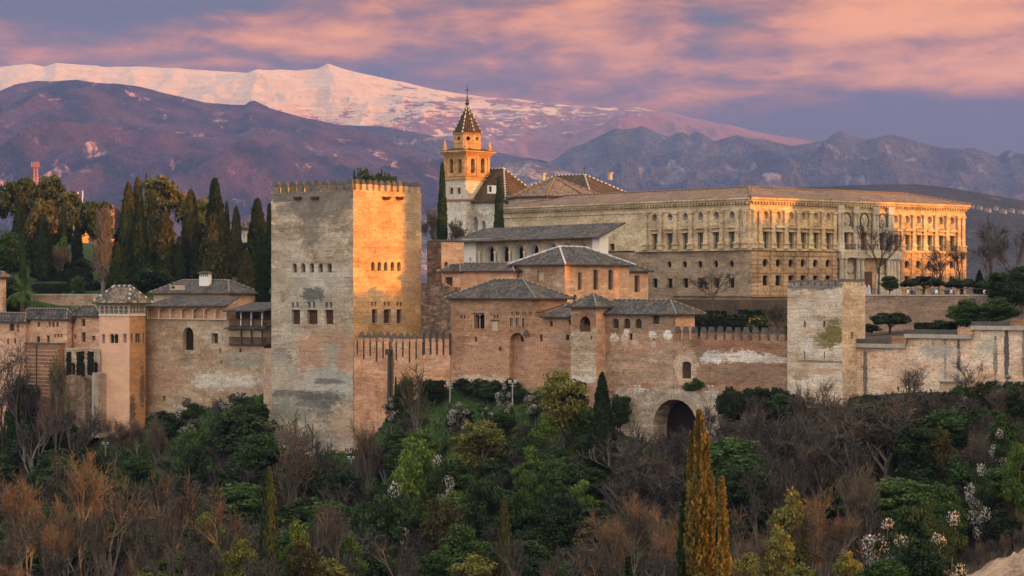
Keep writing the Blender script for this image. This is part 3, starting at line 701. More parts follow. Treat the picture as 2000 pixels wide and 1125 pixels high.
# ---- the great square tower
C_T = Vector(((690 - 1000) / F * 380.0, 380.0))
T = thing('fortress_tower', 'great square battlemented tower, its right face glowing orange', 'tower', v3(C_T, zat(880, 380)))
tN, tW = Face(C_T, -E1, -E2), Face(C_T, E2, E1)
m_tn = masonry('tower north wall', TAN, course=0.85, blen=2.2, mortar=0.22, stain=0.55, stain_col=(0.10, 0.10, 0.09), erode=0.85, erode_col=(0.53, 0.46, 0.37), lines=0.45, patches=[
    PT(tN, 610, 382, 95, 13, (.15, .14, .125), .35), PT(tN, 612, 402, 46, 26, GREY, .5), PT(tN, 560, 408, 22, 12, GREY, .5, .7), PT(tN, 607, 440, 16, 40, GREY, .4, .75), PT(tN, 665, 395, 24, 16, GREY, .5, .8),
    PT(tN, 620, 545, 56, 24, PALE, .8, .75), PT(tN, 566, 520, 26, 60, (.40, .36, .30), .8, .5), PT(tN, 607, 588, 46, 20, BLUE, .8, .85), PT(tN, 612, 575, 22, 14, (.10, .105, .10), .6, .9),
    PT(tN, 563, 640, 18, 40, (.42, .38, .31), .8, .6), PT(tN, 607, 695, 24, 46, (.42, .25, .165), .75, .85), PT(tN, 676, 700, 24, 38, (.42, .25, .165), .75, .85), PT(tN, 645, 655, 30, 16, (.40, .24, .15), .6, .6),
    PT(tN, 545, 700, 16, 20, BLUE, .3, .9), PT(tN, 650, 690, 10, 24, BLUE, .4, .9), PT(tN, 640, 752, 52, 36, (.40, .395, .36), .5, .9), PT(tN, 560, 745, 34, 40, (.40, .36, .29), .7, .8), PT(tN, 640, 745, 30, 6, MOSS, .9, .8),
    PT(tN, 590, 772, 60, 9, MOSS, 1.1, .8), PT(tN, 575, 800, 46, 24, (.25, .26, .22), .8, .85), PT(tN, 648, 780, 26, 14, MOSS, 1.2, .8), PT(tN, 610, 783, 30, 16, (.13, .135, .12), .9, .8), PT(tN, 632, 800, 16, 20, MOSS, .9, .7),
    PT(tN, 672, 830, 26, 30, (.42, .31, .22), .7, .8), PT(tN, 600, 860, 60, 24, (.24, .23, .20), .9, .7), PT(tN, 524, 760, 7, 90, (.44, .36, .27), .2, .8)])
m_tw = masonry('tower west wall', LIT_OCHRE, course=0.85, blen=2.2, mortar=0.16, stain=0.3, stain_col=(0.20, 0.14, 0.10), erode=0.35, erode_col=(0.52, 0.40, 0.27), lines=0.15, seed=4.0, patches=[
    PT(tW, 806, 420, 19, 60, (.36, .27, .19), .6, .9), PT(tW, 806, 530, 20, 60, (.37, .25, .17), .5, .8), PT(tW, 750, 620, 40, 16, (.42, .33, .26), .7, .6)])  # browner strips at the right edge carry the cast shade in their colour
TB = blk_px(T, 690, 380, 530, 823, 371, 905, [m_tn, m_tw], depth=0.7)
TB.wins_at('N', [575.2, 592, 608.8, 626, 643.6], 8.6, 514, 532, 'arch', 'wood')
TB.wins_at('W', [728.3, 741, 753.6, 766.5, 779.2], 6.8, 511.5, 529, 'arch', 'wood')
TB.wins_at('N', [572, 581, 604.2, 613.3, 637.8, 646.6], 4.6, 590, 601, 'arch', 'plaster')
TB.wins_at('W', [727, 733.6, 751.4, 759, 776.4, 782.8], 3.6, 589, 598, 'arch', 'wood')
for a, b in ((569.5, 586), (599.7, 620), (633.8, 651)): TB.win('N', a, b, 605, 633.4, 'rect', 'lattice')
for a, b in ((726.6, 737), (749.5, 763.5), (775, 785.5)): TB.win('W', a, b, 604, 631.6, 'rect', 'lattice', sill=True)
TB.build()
mz0, mz1 = TB.z1, zat(351, 380)
m_mn = masonry('tower battlement stone', [(0.3, (0.12, 0.105, 0.09)), (0.6, (0.19, 0.165, 0.14))], course=0.7, stain=0.4)
merlons(T, TB.N, 0, TB.a, 10, mz0 - .02, mz1 + .15, 0.60, 0.6, m_mn, seed=3)
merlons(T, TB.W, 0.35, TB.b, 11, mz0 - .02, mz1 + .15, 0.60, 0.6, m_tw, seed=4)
bN = Face(C_T + E2 * TB.b, -E1, E2); bW = Face(C_T - E1 * TB.a, E2, -E1)
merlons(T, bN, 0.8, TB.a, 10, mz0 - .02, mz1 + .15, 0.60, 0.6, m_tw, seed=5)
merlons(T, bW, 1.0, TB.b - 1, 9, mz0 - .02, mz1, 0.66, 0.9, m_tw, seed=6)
mb = MB()
for side, pxs in (('N', (588, 622)), ('W', (748, 774))):
    f = getattr(TB, side)
    for px in pxs:
        mb = MB(); s = f.s_at(px)
        for k in range(4):
            q = f.p(s + k * 0.34, f.z_at(390, s), 0.55); mb.box(q, v3(f.d, 0) * 0.18, Vector((0, 0, 0.45 + 0.1 * (k % 2))), -v3(f.n, 0) * 0.6, 0)
        q = f.p(s - 0.2, f.z_at(386.5, s), 0.5); mb.box(q, v3(f.d, 0) * 1.8, Vector((0, 0, 0.22)), -v3(f.n, 0) * 0.55, 0)
        mb.obj('beam_stub', M['wood'], T)

# buttress strip at the foot of its left edge
Bt = Blk(T, C_T - E1 * (TB.a + 0.05) - E2 * 0.0, 1.9, 3.0, zat(900, 390), zat(682, 390), mats=masonry('buttress stone', [(0.3, (0.36, 0.26, 0.18)), (0.7, (0.47, 0.36, 0.27))], stain=0.3), name='buttress'); Bt.build()

# ---- curtain wall with pointed merlons running right from the tower
Wl = thing('curtain_wall', 'orange brick curtain wall with dark pointed merlons and rain streaks beside the great tower', 'wall', v3(on_wall(800), ground_under(on_wall(800))))
m_cur = masonry('orange curtain wall', [(0.3, (0.43, 0.225, 0.128)), (0.5, (0.54, 0.30, 0.178)), (0.7, (0.59, 0.37, 0.245))], course=0.9, blen=3.0, mortar=0.16, stain=0.5, stain_col=(0.12, 0.075, 0.05), lines=0.45, seed=2.0,
                patches=[PT(NORTH, 765, 730, 4, 70, (.05, .04, .035), .5, .8)])
cA, cB = on_wall(880), on_wall(692)
WB = Blk(Wl, cA - E2 * 0.15, (cA - cB).length, 1.8, zat(905, 372), zat(668, 370), mats=m_cur); WB.build()
f = WB.N
sL, sR = f.s_at(698), f.s_at(826)
a0, a1 = f.s_at(879), f.s_at(826)
merlons(Wl, f, a1, sL, 10, WB.z1 - .02, zat(655, 377), 0.78, 0.7, m_cur, M['dark_cap'], peak=0.55, seed=7)
merlons(Wl, f, a0, a1, 4, WB.z1 - .02, zat(655, 369), 0.72, 0.7, m_cur, M['dark_cap'], peak=0.2, seed=8)
mb = MB()
for k in range(11):
    s = a1 + (sL - a1) * k / 10; mb.box(f.p(s - .16, WB.z1 - 2.2 - (k * 7 % 5) * .3, 0.03), v3(f.d, 0) * .32, Vector((0, 0, 2.2 + (k * 7 % 5) * .3)), -v3(f.n, 0) * .02)
for k in range(5):
    s = a0 + (a1 - a0) * k / 4.2; mb.box(f.p(s - .2, WB.z1 - 2.0, 0.03), v3(f.d, 0) * .4, Vector((0, 0, 3.6)), -v3(f.n, 0) * .02)
mb.obj('rain_spout_stain', M['wood'], Wl)
mb = MB(); s = f.s_at(762); mb.tube([f.p(s, zat(690, 376), .25), f.p(s, zat(800, 376), .3)], [.28, .36], 6); mb.box(f.p(s - .5, zat(692, 376), .7), v3(f.d, 0) * 1.0, Vector((0, 0, .9)), -v3(f.n, 0) * .7)
mb.obj('drain_pipe', M['iron'], Wl)

# ---- rough dark block and orange block between the great tower and the halls
t = thing('rubble_tower', 'dark rough rubble tower squeezed between the great tower and the brick hall', 'tower', v3(on_wall(880, -7), Z0 - 9))
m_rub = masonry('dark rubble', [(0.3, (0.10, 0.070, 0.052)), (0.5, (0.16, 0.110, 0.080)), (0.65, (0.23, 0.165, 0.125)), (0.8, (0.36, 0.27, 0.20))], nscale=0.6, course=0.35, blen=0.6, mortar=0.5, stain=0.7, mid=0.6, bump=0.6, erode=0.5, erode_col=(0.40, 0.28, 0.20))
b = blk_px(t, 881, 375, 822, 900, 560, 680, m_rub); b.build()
mb = MB(); rnd = random.Random(5)
for k in range(26):
    s = rnd.uniform(0.1, b.a - .6); mb.box(b.N.p(s, b.z1 - 0.05, rnd.uniform(0, .12)), v3(b.N.d, 0) * rnd.uniform(.3, .7), Vector((0, 0, rnd.uniform(.15, .7))), -v3(b.N.n, 0) * rnd.uniform(.4, 1.0))
mb.obj('broken_top', m_rub, t)
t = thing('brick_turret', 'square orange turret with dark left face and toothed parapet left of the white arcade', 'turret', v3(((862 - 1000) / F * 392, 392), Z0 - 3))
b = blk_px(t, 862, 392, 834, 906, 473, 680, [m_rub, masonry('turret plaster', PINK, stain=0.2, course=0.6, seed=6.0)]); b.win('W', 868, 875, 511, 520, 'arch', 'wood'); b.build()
merlons(t, b.N, 0, b.a, 7, b.z1, b.z1 + 0.45, .55, .5, m_rub, seed=9); merlons(t, b.W, 0.2, b.b, 11, b.z1, b.z1 + 0.45, .55, .5, M['cap_stone'], seed=9)

# ---- white arcaded gallery
t = thing('arcaded_gallery', 'whitewashed gallery with a row of tall horseshoe arches under a long grey tiled roof', 'gallery', v3(((1170 - 1000) / F * 395, 395), Z0 - 3))
m_str = masonry('carved stucco', [(0.3, (0.30, 0.235, 0.165)), (0.7, (0.42, 0.34, 0.25))], course=0.5, stain=0.2)
b = blk_px(t, 1171, 395, 903, 1188, 462, 570, [M['white'], M['white']], depth=0.5)
b.name = 'wall'
sA, sB = b.N.s_at(1157), b.N.s_at(930)
b.win('N', 916.5, 920.5, 503, 510, 'rect', 'void')
arch_c = [954, 983, 1011.5, 1041, 1077, 1106, 1136]
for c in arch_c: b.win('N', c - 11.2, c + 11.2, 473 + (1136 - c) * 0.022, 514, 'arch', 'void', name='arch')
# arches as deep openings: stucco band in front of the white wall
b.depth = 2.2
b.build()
mb = MB()
f = b.N
hs = [arc(*sorted((f.s_at(c - 11.2), f.s_at(c + 11.2))), f.z_at(514, f.s_at(c)) + .3, f.z_at(473 + (1136 - c) * 0.022, f.s_at(c)), 'arch') for c in arch_c]
f2 = Face(f.O + f.n * 0.08, f.d, f.n)
facade(mb, f2, [(sA, f.z_at(514, sA)), (sB, f.z_at(514, sB) - .1), (sB, b.z1 - .05), (sA, b.z1 - .05)], hs, 0, 0.079)
mb.obj('stucco_screen', m_str, t)
for i, c in enumerate([938, 968.5, 997.2, 1026, 1059, 1091.5, 1121, 1151]):
    mb = MB(); s = f.s_at(c); z0_, z1_ = f.z_at(514, s), f.z_at(494, s)
    mb.lathe(f.p(s, 0, .30), [(.22, z0_), (.15, z0_ + .2), (.14, z1_ - .3), (.26, z1_), (.28, z1_ + .25)], 8); mb.obj('column', M['marble'], t)
P = lambda s, tt, z: v3(b.C - E1 * s + E2 * tt, z)
sl = shed_roof(t, P(-.9, -1.2, zat(463, 395)), P(b.a + 2.5, -1.2, zat(473, 417)), P(b.a + 0.5, 6.5, zat(446, 421)), P(-.9, 6.5, zat(434, 400)), M['tile_grey'])
mb = MB(); mb.poly([P(-.02, 0, b.z1 - .1), P(-.02, b.b, b.z1 - .1), P(-.02, 6.4, zat(435, 400)), P(-.02, -0.6, zat(463, 395))]); mb.poly([P(.3, 0, b.z1 - .1), P(.3, b.b, b.z1 - .1), P(.3, 6.4, zat(435, 400)), P(.3, -0.6, zat(463, 395))])
mb.obj('gable', M['white'], t)

# ---- tall hall with slit windows
t = thing('brick_hall', 'tall brick hall with three slit windows and white mortared hip ridges', 'building', v3(((1103 - 1000) / F * 374, 374), Z0 - 5))
m_hn = masonry('hall north brick', MIXED, course=0.4, blen=0.9, mortar=0.2, stain=0.3, seed=3.0)
m_hw = masonry('hall west plaster', PINK, grain=.5, course=0.5, mortar=0.08, stain=0.25, stain_col=(.30, .20, .14), seed=8.0, erode=.3, erode_col=(.58, .42, .31))
b = blk_px(t, 1103, 374, 1004, 1229, 516, 640, [m_hn, m_hw])
for c, w, y0, y1 in ((1132.5, 8, 532, 566), (1163.5, 10, 527, 566), (1192.5, 9.5, 527, 566)): b.win('W', c - w / 2, c + w / 2, y0, y1, 'rect', 'wood', frame=.12)
b.win('W', 1119, 1127, 575, 590, 'round', 'wood')
b.win('N', 1049, 1062, 529, 548, 'rect', 'plaster')
b.build()
hip_roof(t, b.C, b.a, b.b, zat(516, 374), zat(483, 388), M['tile_grey'], over=0.8, cap=(M['white_cap'], M['white_cap'], M['blue_cap']), ridge_r=.17)
t = thing('hall_annex', 'low pink annex with one dark shuttered window at the right end of the tall hall', 'building', v3(((1229 - 1000) / F * 392, 392), Z0 - 5))
C2 = b.C + E2 * (b.b + 0.02) - E1 * 1.2
b2 = blk_px(t, 0, 0, 1205, 1266, 530, 640, [m_hw, m_hw], C=C2, a=8.0); b2.win('W', 1239, 1249, 538, 570.5, 'rect', 'wood', frame=.12); b2.build()
hip_roof(t, b2.C, b2.a, b2.b, zat(529, C2.y), zat(509, C2.y + 3), M['tile_grey'], over=0.7)

# ---- low link between turret and hall
t = thing('link_building', 'narrow two storey pink building with a low tiled roof left of the tall hall', 'building', v3(((900 - 1000) / F * 384, 384), Z0 - 5))
b = blk_px(t, 1003, 379, 864, 1010, 529, 640, [masonry('link plaster', PINK, grain=.5, course=0.5, mortar=.1, stain=.3, seed=5.), m_hw]); b.win('N', 869, 884, 540, 564, 'rect', 'wood', frame=.1); b.build()
P = lambda s, tt, z: v3(b.C - E1 * s + E2 * tt, z)
D0_ = b.C.y
hip_roof(t, b.C, b.a, 5.5, zat(529.5, 392), zat(515, 394), M['tile_grey'], over=0.7)
b_ = b
t2 = thing('corner_bay', 'projecting square bay with one dark window at the left end of the link building', 'bay', v3(((899 - 1000) / F * 386, 386), Z0 - 5))
bb = blk_px(t2, 899, 386.5, 866, 915, 531, 620, [m_hw, m_hw]); bb.win('N', 868.5, 884, 541, 564, 'rect', 'wood', frame=.12); bb.build()
hip_roof(t2, bb.C, bb.a, bb.b, zat(530.5, 386.5), zat(517, 388), M['tile_grey'], over=0.7)

# ---- the long low brick hall on the wall
t = thing('council_hall', 'brown brick hall with twin arched window, tile panel and low black hip roof', 'building', v3(on_wall(1045), ground_under(on_wall(1045))))
fN = Face(on_wall(1045), -E1, -E2)
m_mx = masonry('council hall brick', BRICK, course=0.35, blen=0.8, mortar=0.22, stain=0.3, lines=0.15, seed=1.5, patches=[
    PT(fN, 960, 705, 90, 44, (.46, .27, .175), .5, .85), PT(fN, 1005, 610, 60, 16, (.27, .17, .11), .7, .5), PT(fN, 890, 650, 20, 70, (.28, .15, .09), .7, .6), PT(fN, 940, 742, 60, 10, (.52, .43, .34), .9, .85), PT(fN, 1012, 690, 10, 36, (.40, .24, .155), .3, .9), PT(fN, 905, 600, 26, 12, (.40, .27, .18), .8, .6)])
b = blk_px(t, 1045, on_wall(1045).y, 880, 1108, 583, 800, [m_mx, m_mx], C=on_wall(1045))
b.win('N', 925.5, 947, 613.5, 642, 'rect', 'twin', frame=.16)
b.wins_at('N', [999, 1010.5, 1023, 1036], 7.2, 620, 637.5, 'rect', 'twin', frame=.1)
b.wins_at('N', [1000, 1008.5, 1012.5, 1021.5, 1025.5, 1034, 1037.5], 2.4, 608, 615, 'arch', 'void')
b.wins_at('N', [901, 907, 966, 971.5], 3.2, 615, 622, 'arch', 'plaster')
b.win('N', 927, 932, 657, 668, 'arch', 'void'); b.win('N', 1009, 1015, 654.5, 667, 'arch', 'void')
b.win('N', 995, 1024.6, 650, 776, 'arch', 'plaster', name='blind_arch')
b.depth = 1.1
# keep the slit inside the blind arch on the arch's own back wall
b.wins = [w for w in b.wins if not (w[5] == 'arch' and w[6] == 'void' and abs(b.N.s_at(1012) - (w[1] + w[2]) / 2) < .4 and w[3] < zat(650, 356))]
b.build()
for o in list(t.children):
    if o.name.startswith('blind_arch'):
        o.data.materials[0] = m_mx
        s = b.N.s_at(1012); mb = MB(); mb.poly([b.N.p(x, z, -1.03) for x, z in arc(s - .28, s + .28, zat(667, 357), zat(654.5, 357), 'arch')]); mb.obj('slit', M['void'], t)
hip_roof(t, b.C, b.a, b.b, zat(582.5, 355), zat(546, 360), M['tile_grey'], over=0.75, inset=6.6)
mb = MB(); f = b.N; s = f.s_at(967.5); mb.box(f.p(s - .5, zat(647, 359), .06), v3(f.d, 0) * 1.05, Vector((0, 0, 1.85)), -v3(f.n, 0) * .05); mb.obj('tile_panel', M['cream'], t)
mb = MB(); s = f.s_at(935.5); mb.box(f.p(s - 1.2, zat(612.5, 361), .35), v3(f.d, 0) * 2.4, Vector((0, 0, .12)), -v3(f.n, 0) * .34); s = f.s_at(967); mb.box(f.p(s - .8, zat(626, 359), .3), v3(f.d, 0) * 1.6, Vector((0, 0, .12)), -v3(f.n, 0) * .29); mb.obj('window_hood', M['wood'], t)
mb = MB(); s = f.s_at(1031); zc = zat(655.5, 356)
mb.prism([f.p(s - .75, zc, 0), f.p(s + .75, zc, 0), f.p(s + .2, zc + 1.0, 0), f.p(s - .2, zc + 1.0, 0)], v3(f.n, 0) * .5); mb.obj('spout_hood', M['dark_cap'], t)
mb = MB(); s = f.s_at(979); mb.lathe(f.p(s, 0, .28), [(.02, zat(686, 359)), (.16, zat(684.5, 359)), (.2, zat(680, 359)), (.05, zat(677, 359))], 8); mb.box(f.p(s - .04, zat(677, 359), .32), v3(f.d, 0) * .08, Vector((0, 0, .08)), -v3(f.n, 0) * .32); mb.obj('wall_lantern', M['iron'], t)

# ---- low wing in front, right of the council hall
t = thing('low_wing', 'low brick wing with stepped tiled roofs between the council hall and the lookout turret', 'building', v3(on_wall(1100), ground_under(on_wall(1100))))
C3 = on_wall(1118, .35)
f3 = Face(C3, -E1, -E2)
m_lw = masonry('low wing brick', BRICK, course=0.35, blen=0.8, mortar=0.2, stain=0.3, seed=2.5, patches=[PT(f3, 1085, 715, 24, 26, (.30, .185, .12), .5, .8), PT(f3, 1060, 700, 30, 44, (.43, .245, .155), .5, .8), PT(f3, 1090, 660, 18, 14, (.34, .25, .19), .6, .8), PT(f3, 1072, 755, 40, 10, (.40, .25, .16), .6, .6)])
b = blk_px(t, 0, 0, 1025, 0, 620, 800, [m_lw, m_lw], C=C3, b=6.5)
b.win('N', 1074, 1079.5, 627, 637, 'rect', 'void'); b.win('N', 1110.5, 1115, 625, 635, 'rect', 'void'); b.win('N', 1054, 1059.5, 653, 667, 'arch', 'void'); b.win('N', 1105, 1111.5, 653.5, 665, 'rect', 'void')
b.build()
for o in t.children:
    if o.name.startswith('wall'): pass
P = lambda s, tt, z: v3(b.C - E1 * s + E2 * tt, z)
sE = b.N.s_at(1060)
shed_roof(t, P(-.3, -.8, zat(618.5, 350)), P(sE, -.8, zat(618.5, 353)), P(sE - 1.2, 6.0, zat(590, 358)), P(-.3, 6.0, zat(590, 354)), M['tile_grey'])
sF, sG = b.N.s_at(1074), b.N.s_at(1047)
mb = MB(); mb.box(P(sE - .2, 0.3, b.z1 - .4), v3(-E1, 0) * (b.a - sE + .1), v3(E2, 0) * 5.5, Vector((0, 0, 0.4)))
mb.obj('parapet', m_lw, t)
shed_roof(t, P(sE + .4, -.1, zat(608.5, 353)), P(sG, -.1, zat(608.5, 356)), P(sG - 2.6, 5.0, zat(590, 360)), P(sE - 1.5, 5.0, zat(590, 359)), M['tile_brown'], name='lean_to_roof')

# ---- lookout turret with arched balcony
t = thing('lookout_turret', 'small square lookout turret with pyramid roof and arched balcony above peeling plaster', 'turret', v3(on_wall(1168), ground_under(on_wall(1168))))
C4 = on_wall(1183) - E2 * 2.4
f4 = Face(C4, -E1, -E2)
m_lt = masonry('turret peeling plaster', [(0.3, (0.33, 0.24, 0.16)), (0.55, (0.42, 0.33, 0.23)), (0.75, (0.52, 0.44, 0.33))], course=0.4, mortar=.15, stain=0.45, stain_col=(.16, .10, .06), erode=.6, erode_col=(.55, .48, .38), seed=9., patches=[
    PT(f4, 1142, 628, 30, 18, (.30, .165, .10), .3, .95), PT(f4, 1142, 600, 30, 10, (.38, .25, .165), .3, .95), PT(f4, 1140, 770, 34, 26, (.34, .20, .13), .5, .9), PT(f4, 1142, 740, 30, 8, (.56, .50, .42), .8, .9)])
m_lw2 = masonry('turret west face', PINK, course=.5, stain=.3, seed=12., erode=.4, erode_col=(.55, .42, .30))
b = blk_px(t, 0, 0, 1115, 0, 601, 815, [m_lt, m_lw2], C=C4, b=5.5)
b.win('N', 1132, 1153, 618, 648, 'arch', 'void'); b.win('N', 1153.5, 1156.5, 655.5, 664, 'rect', 'void'); b.depth = 1.2
b.build()
f = b.N
mb = MB(); s0, s1 = f.s_at(1152.5), f.s_at(1132.5)
for k in range(9): mb.box(f.p(s0 + (s1 - s0) * k / 8 - .03, zat(649, 345), -.1), v3(f.d, 0) * .07, Vector((0, 0, 1.1)), -v3(f.n, 0) * .05)
mb.box(f.p(s0, zat(635.6, 345), -.08), v3(f.d, 0) * (s1 - s0), Vector((0, 0, .1)), -v3(f.n, 0) * .08); mb.box(f.p(s0, zat(649.5, 345), -.12), v3(f.d, 0) * (s1 - s0), Vector((0, 0, .95)), -v3(f.n, 0) * .03)
mb.obj('balcony_rail', M['wood_red'], t)
hip_roof(t, b.C, b.a, 5.0, zat(598.5, 345), zat(574, 347), M['tile_grey'], over=0.75)

# ---- long brick wing
t = thing('long_brick_wing', 'long brick wing with three arched windows and white plaster scraps', 'building', v3(on_wall(1320), ground_under(on_wall(1320))))
C5 = on_wall(1320, .1); f5 = Face(C5, -E1, -E2); WH = (.74, .72, .69)
m_lb = masonry('long wing brick', MIXED, course=0.33, blen=0.8, mortar=0.22, stain=0.3, lines=.3, seed=5.5, patches=[
    PT(f5, 1199, 662, 8, 13, WH, .6, 1.), PT(f5, 1222, 660, 8, 14, WH, .7, 1.), PT(f5, 1241, 669, 6, 6, WH, .9, 1.), PT(f5, 1274, 655, 8, 8, WH, .5, 1.), PT(f5, 1276, 672, 5, 7, WH, .5, 1.), PT(f5, 1304, 655, 8, 9, WH, .5, 1.),
    PT(f5, 1250, 630, 66, 14, (.31, .225, .155), .4, .8), PT(f5, 1250, 676, 70, 22, (.42, .26, .165), .6, .7), PT(f5, 1240, 720, 46, 12, (.48, .33, .23), .9, .7), PT(f5, 1290, 722, 26, 14, (.30, .21, .15), .9, .7), PT(f5, 1240, 765, 70, 18, (.31, .18, .115), .6, .7)])
b = blk_px(t, 0, 0, 1180, 1357, 612, 815, [m_lb, m_hw], C=C5)
b.wins_at('N', [1202.7, 1224.8, 1247], 12.2, 622, 641, 'arch', 'wood'); b.win('N', 1275, 1287, 616.5, 633, 'rect', 'wood'); b.win('N', 1229, 1235, 651, 664, 'rect', 'void'); b.win('N', 1275.5, 1278, 661, 665, 'rect', 'void')
b.build()
hip_roof(t, b.C, b.a, 6.5, zat(613, 340), zat(586, 345), M['tile_grey'], over=0.6, gable=(False, True))

# ---- battlemented wall with doorway
t = thing('battlemented_wall', 'long red brown wall with thirteen hooded merlons, a white smear and a small wooden door', 'wall', v3(on_wall(1430), ground_under(on_wall(1430))))
C6 = on_wall(1540, .25); f6 = Face(C6, -E1, -E2)
m_bw = masonry('red brown wall', [(0.3, (0.22, 0.125, 0.080)), (0.5, (0.31, 0.190, 0.125)), (0.7, (0.37, 0.25, 0.175))], course=0.35, blen=1.2, mortar=.2, stain=.4, stain_col=(.10, .075, .05), lines=.5, seed=6.5, patches=[
    PT(f6, 1390, 699, 22, 12, WH, .7, .95), PT(f6, 1450, 697, 45, 12, (.66, .61, .55), .8, .95), PT(f6, 1510, 703, 30, 7, (.60, .54, .46), .9, .8), PT(f6, 1340, 715, 24, 32, (.52, .42, .31), .2, .85), PT(f6, 1334, 680, 20, 12, (.40, .25, .17), .4, .8), PT(f6, 1440, 675, 90, 8, (.30, .145, .085), .8, .7), PT(f6, 1440, 728, 90, 16, (.27, .19, .135), .6, .7)])
b = blk_px(t, 0, 0, 1314, 0, 667, 800, [m_bw, m_bw], C=C6, b=1.6)
b.win('N', 1331.5, 1350, 706, 739.5, 'flatarch', 'wood', name='door'); b.build()
merlons(t, b.N, b.N.s_at(1535), b.N.s_at(1314), 13, b.z1 - .02, zat(640.5, 330), .60, .45, m_bw, M['cap_stone'], peak=.10, seed=10)

# ---- square wall tower at the right
t = thing('wall_tower', 'weathered square tower of pale plaster and moss standing between the two right hand walls', 'tower', v3(on_wall(1645, 4), ground_under(on_wall(1645, 4))))
C7 = Vector(((1645 - 1000) / F * 314.0, 314.0)); f7, g7 = Face(C7, -E1, -E2), Face(C7, E2, E1)
m_wt = masonry('moss stained tower', [(0.28, (0.38, 0.275, 0.19)), (0.42, (0.50, 0.40, 0.295)), (0.56, (0.59, 0.50, 0.40)), (0.75, (0.68, 0.61, 0.51))], course=.5, blen=1.3, mortar=.15, stain=.5, stain_col=(.15, .13, .10), erode=.7, erode_col=(.58, .52, .45), lines=.4, seed=7.5, patches=[
    PT(f7, 1628, 655, 18, 26, (.16, .135, .035), .9, .9), PT(f7, 1605, 665, 20, 14, (.18, .155, .06), 1., .7), PT(f7, 1590, 558, 54, 8, (.17, .155, .135), .6, .9), PT(f7, 1575, 674, 14, 14, (.62, .58, .52), .8, .9), PT(f7, 1563, 730, 22, 10, (.45, .31, .22), .8, .8), PT(f7, 1615, 725, 24, 8, (.50, .34, .24), .8, .8), PT(f7, 1600, 706, 50, 2.4, (.16, .14, .12), .7, .8)])
m_wt2 = masonry('tower west plaster', [(0.3, (0.48, 0.36, 0.25)), (0.55, (0.58, 0.47, 0.36)), (0.75, (0.62, 0.53, 0.43))], course=.6, stain=.3, stain_col=(.30, .20, .12), erode=.5, erode_col=(.40, .25, .16), seed=8.5)
b = blk_px(t, 1645, 314, 1538, 1690, 558, 815, [m_wt, m_wt2], C=C7)
b.wins_at('N', [1571.5, 1609.8], 4.6, 627, 639, 'arch', 'void'); b.wins_at('N', [1571.5, 1610], 2.4, 687, 701, 'rect', 'void'); b.win('W', 1662, 1667, 648, 662, 'rect', 'wood'); b.build()
merlons(t, b.N, 0, b.a, 8, b.z1 - .02, b.z1 + .85, .78, .7, m_wt, M['cap_stone'], seed=11); merlons(t, b.W, 0.2, b.b, 6, b.z1 - .02, b.z1 + .95, .76, .7, m_wt2, M['cap_stone'], seed=12)

# ---- stepped wall running out of the picture
t = thing('stepped_wall', 'long pale wall stepping up to the right with dark water streaks and mossy coping', 'wall', v3(on_wall(1850), ground_under(on_wall(1850))))
f8 = Face(on_wall(2300, .2), -E1, -E2)
dark = (.075, .072, .068)
m_sw = masonry('streaked wall', [(0.28, (0.52, 0.34, 0.225)), (0.45, (0.64, 0.465, 0.335)), (0.6, (0.63, 0.52, 0.41)), (0.75, (0.63, 0.57, 0.49))], course=.9, blen=2.4, mortar=.12, stain=.5, stain_col=(.17, .15, .13), seed=9.5, patches=[
    PT(f8, 1690, 730, 4, 60, dark, .4, .8), PT(f8, 1846, 705, 2.6, 46, dark, .5, .7), PT(f8, 1872, 705, 4, 52, dark, .5, .85), PT(f8, 1944, 700, 4, 52, dark, .5, .7), PT(f8, 1966, 690, 5, 54, dark, .4, .95), PT(f8, 2000, 690, 4, 50, dark, .4, .7),
    PT(f8, 1835, 684, 34, 14, (.40, .37, .325), .8, .85), PT(f8, 1700, 680, 40, 8, (.30, .27, .23), .7, .8), PT(f8, 1930, 675, 18, 14, (.40, .38, .33), .8, .7), PT(f8, 1760, 715, 44, 28, (.50, .34, .235), .7, .6), PT(f8, 1860, 730, 30, 26, (.42, .37, .31), .9, .6)])
segs = [(1652, 1770, 677, 663), (1770, 1900, 659, 645), (1900, 2004, 643, 629), (2004, 2300, 627, 613)]
first = True
for i, (pa, pb, yb, yc) in enumerate(segs):
    Ca = on_wall(pb, .2); La = (on_wall(pb) - on_wall(pa)).length
    b = Blk(t, Ca, La, 1.5, zat(815, 312), zat(yb, on_wall(pa).y), mats=m_sw); b.build()
    fN = b.N
    mb = MB(); q = fN.p(-.1, b.z1 - .05, .45); mb.box(q, v3(fN.d, 0) * (La + (.1 if i else -.2)), Vector((0, 0, .55)), -v3(fN.n, 0) * 1.2); mb.obj('band', M['pale_coping'], t)
    mb = MB(); q = fN.p(0.0, b.z1 + .5, .30); mb.box(q, v3(fN.d, 0) * (La - (0 if i else .3)), Vector((0, 0, zat(yc, Ca.y) - b.z1 - .5)), -v3(fN.n, 0) * .9); mb.obj('coping', M['cap_stone'], t)
    if i < 3:
        mb = MB(); mb.box(fN.p(-.3, b.z1 + .5, .36), v3(fN.d, 0) * 2.3, Vector((0, 0, zat(yc, Ca.y) - b.z1 - .1)), -v3(fN.n, 0) * 1.0); mb.obj('pier', masonry('pier brick', BRICK, seed=1.), t)

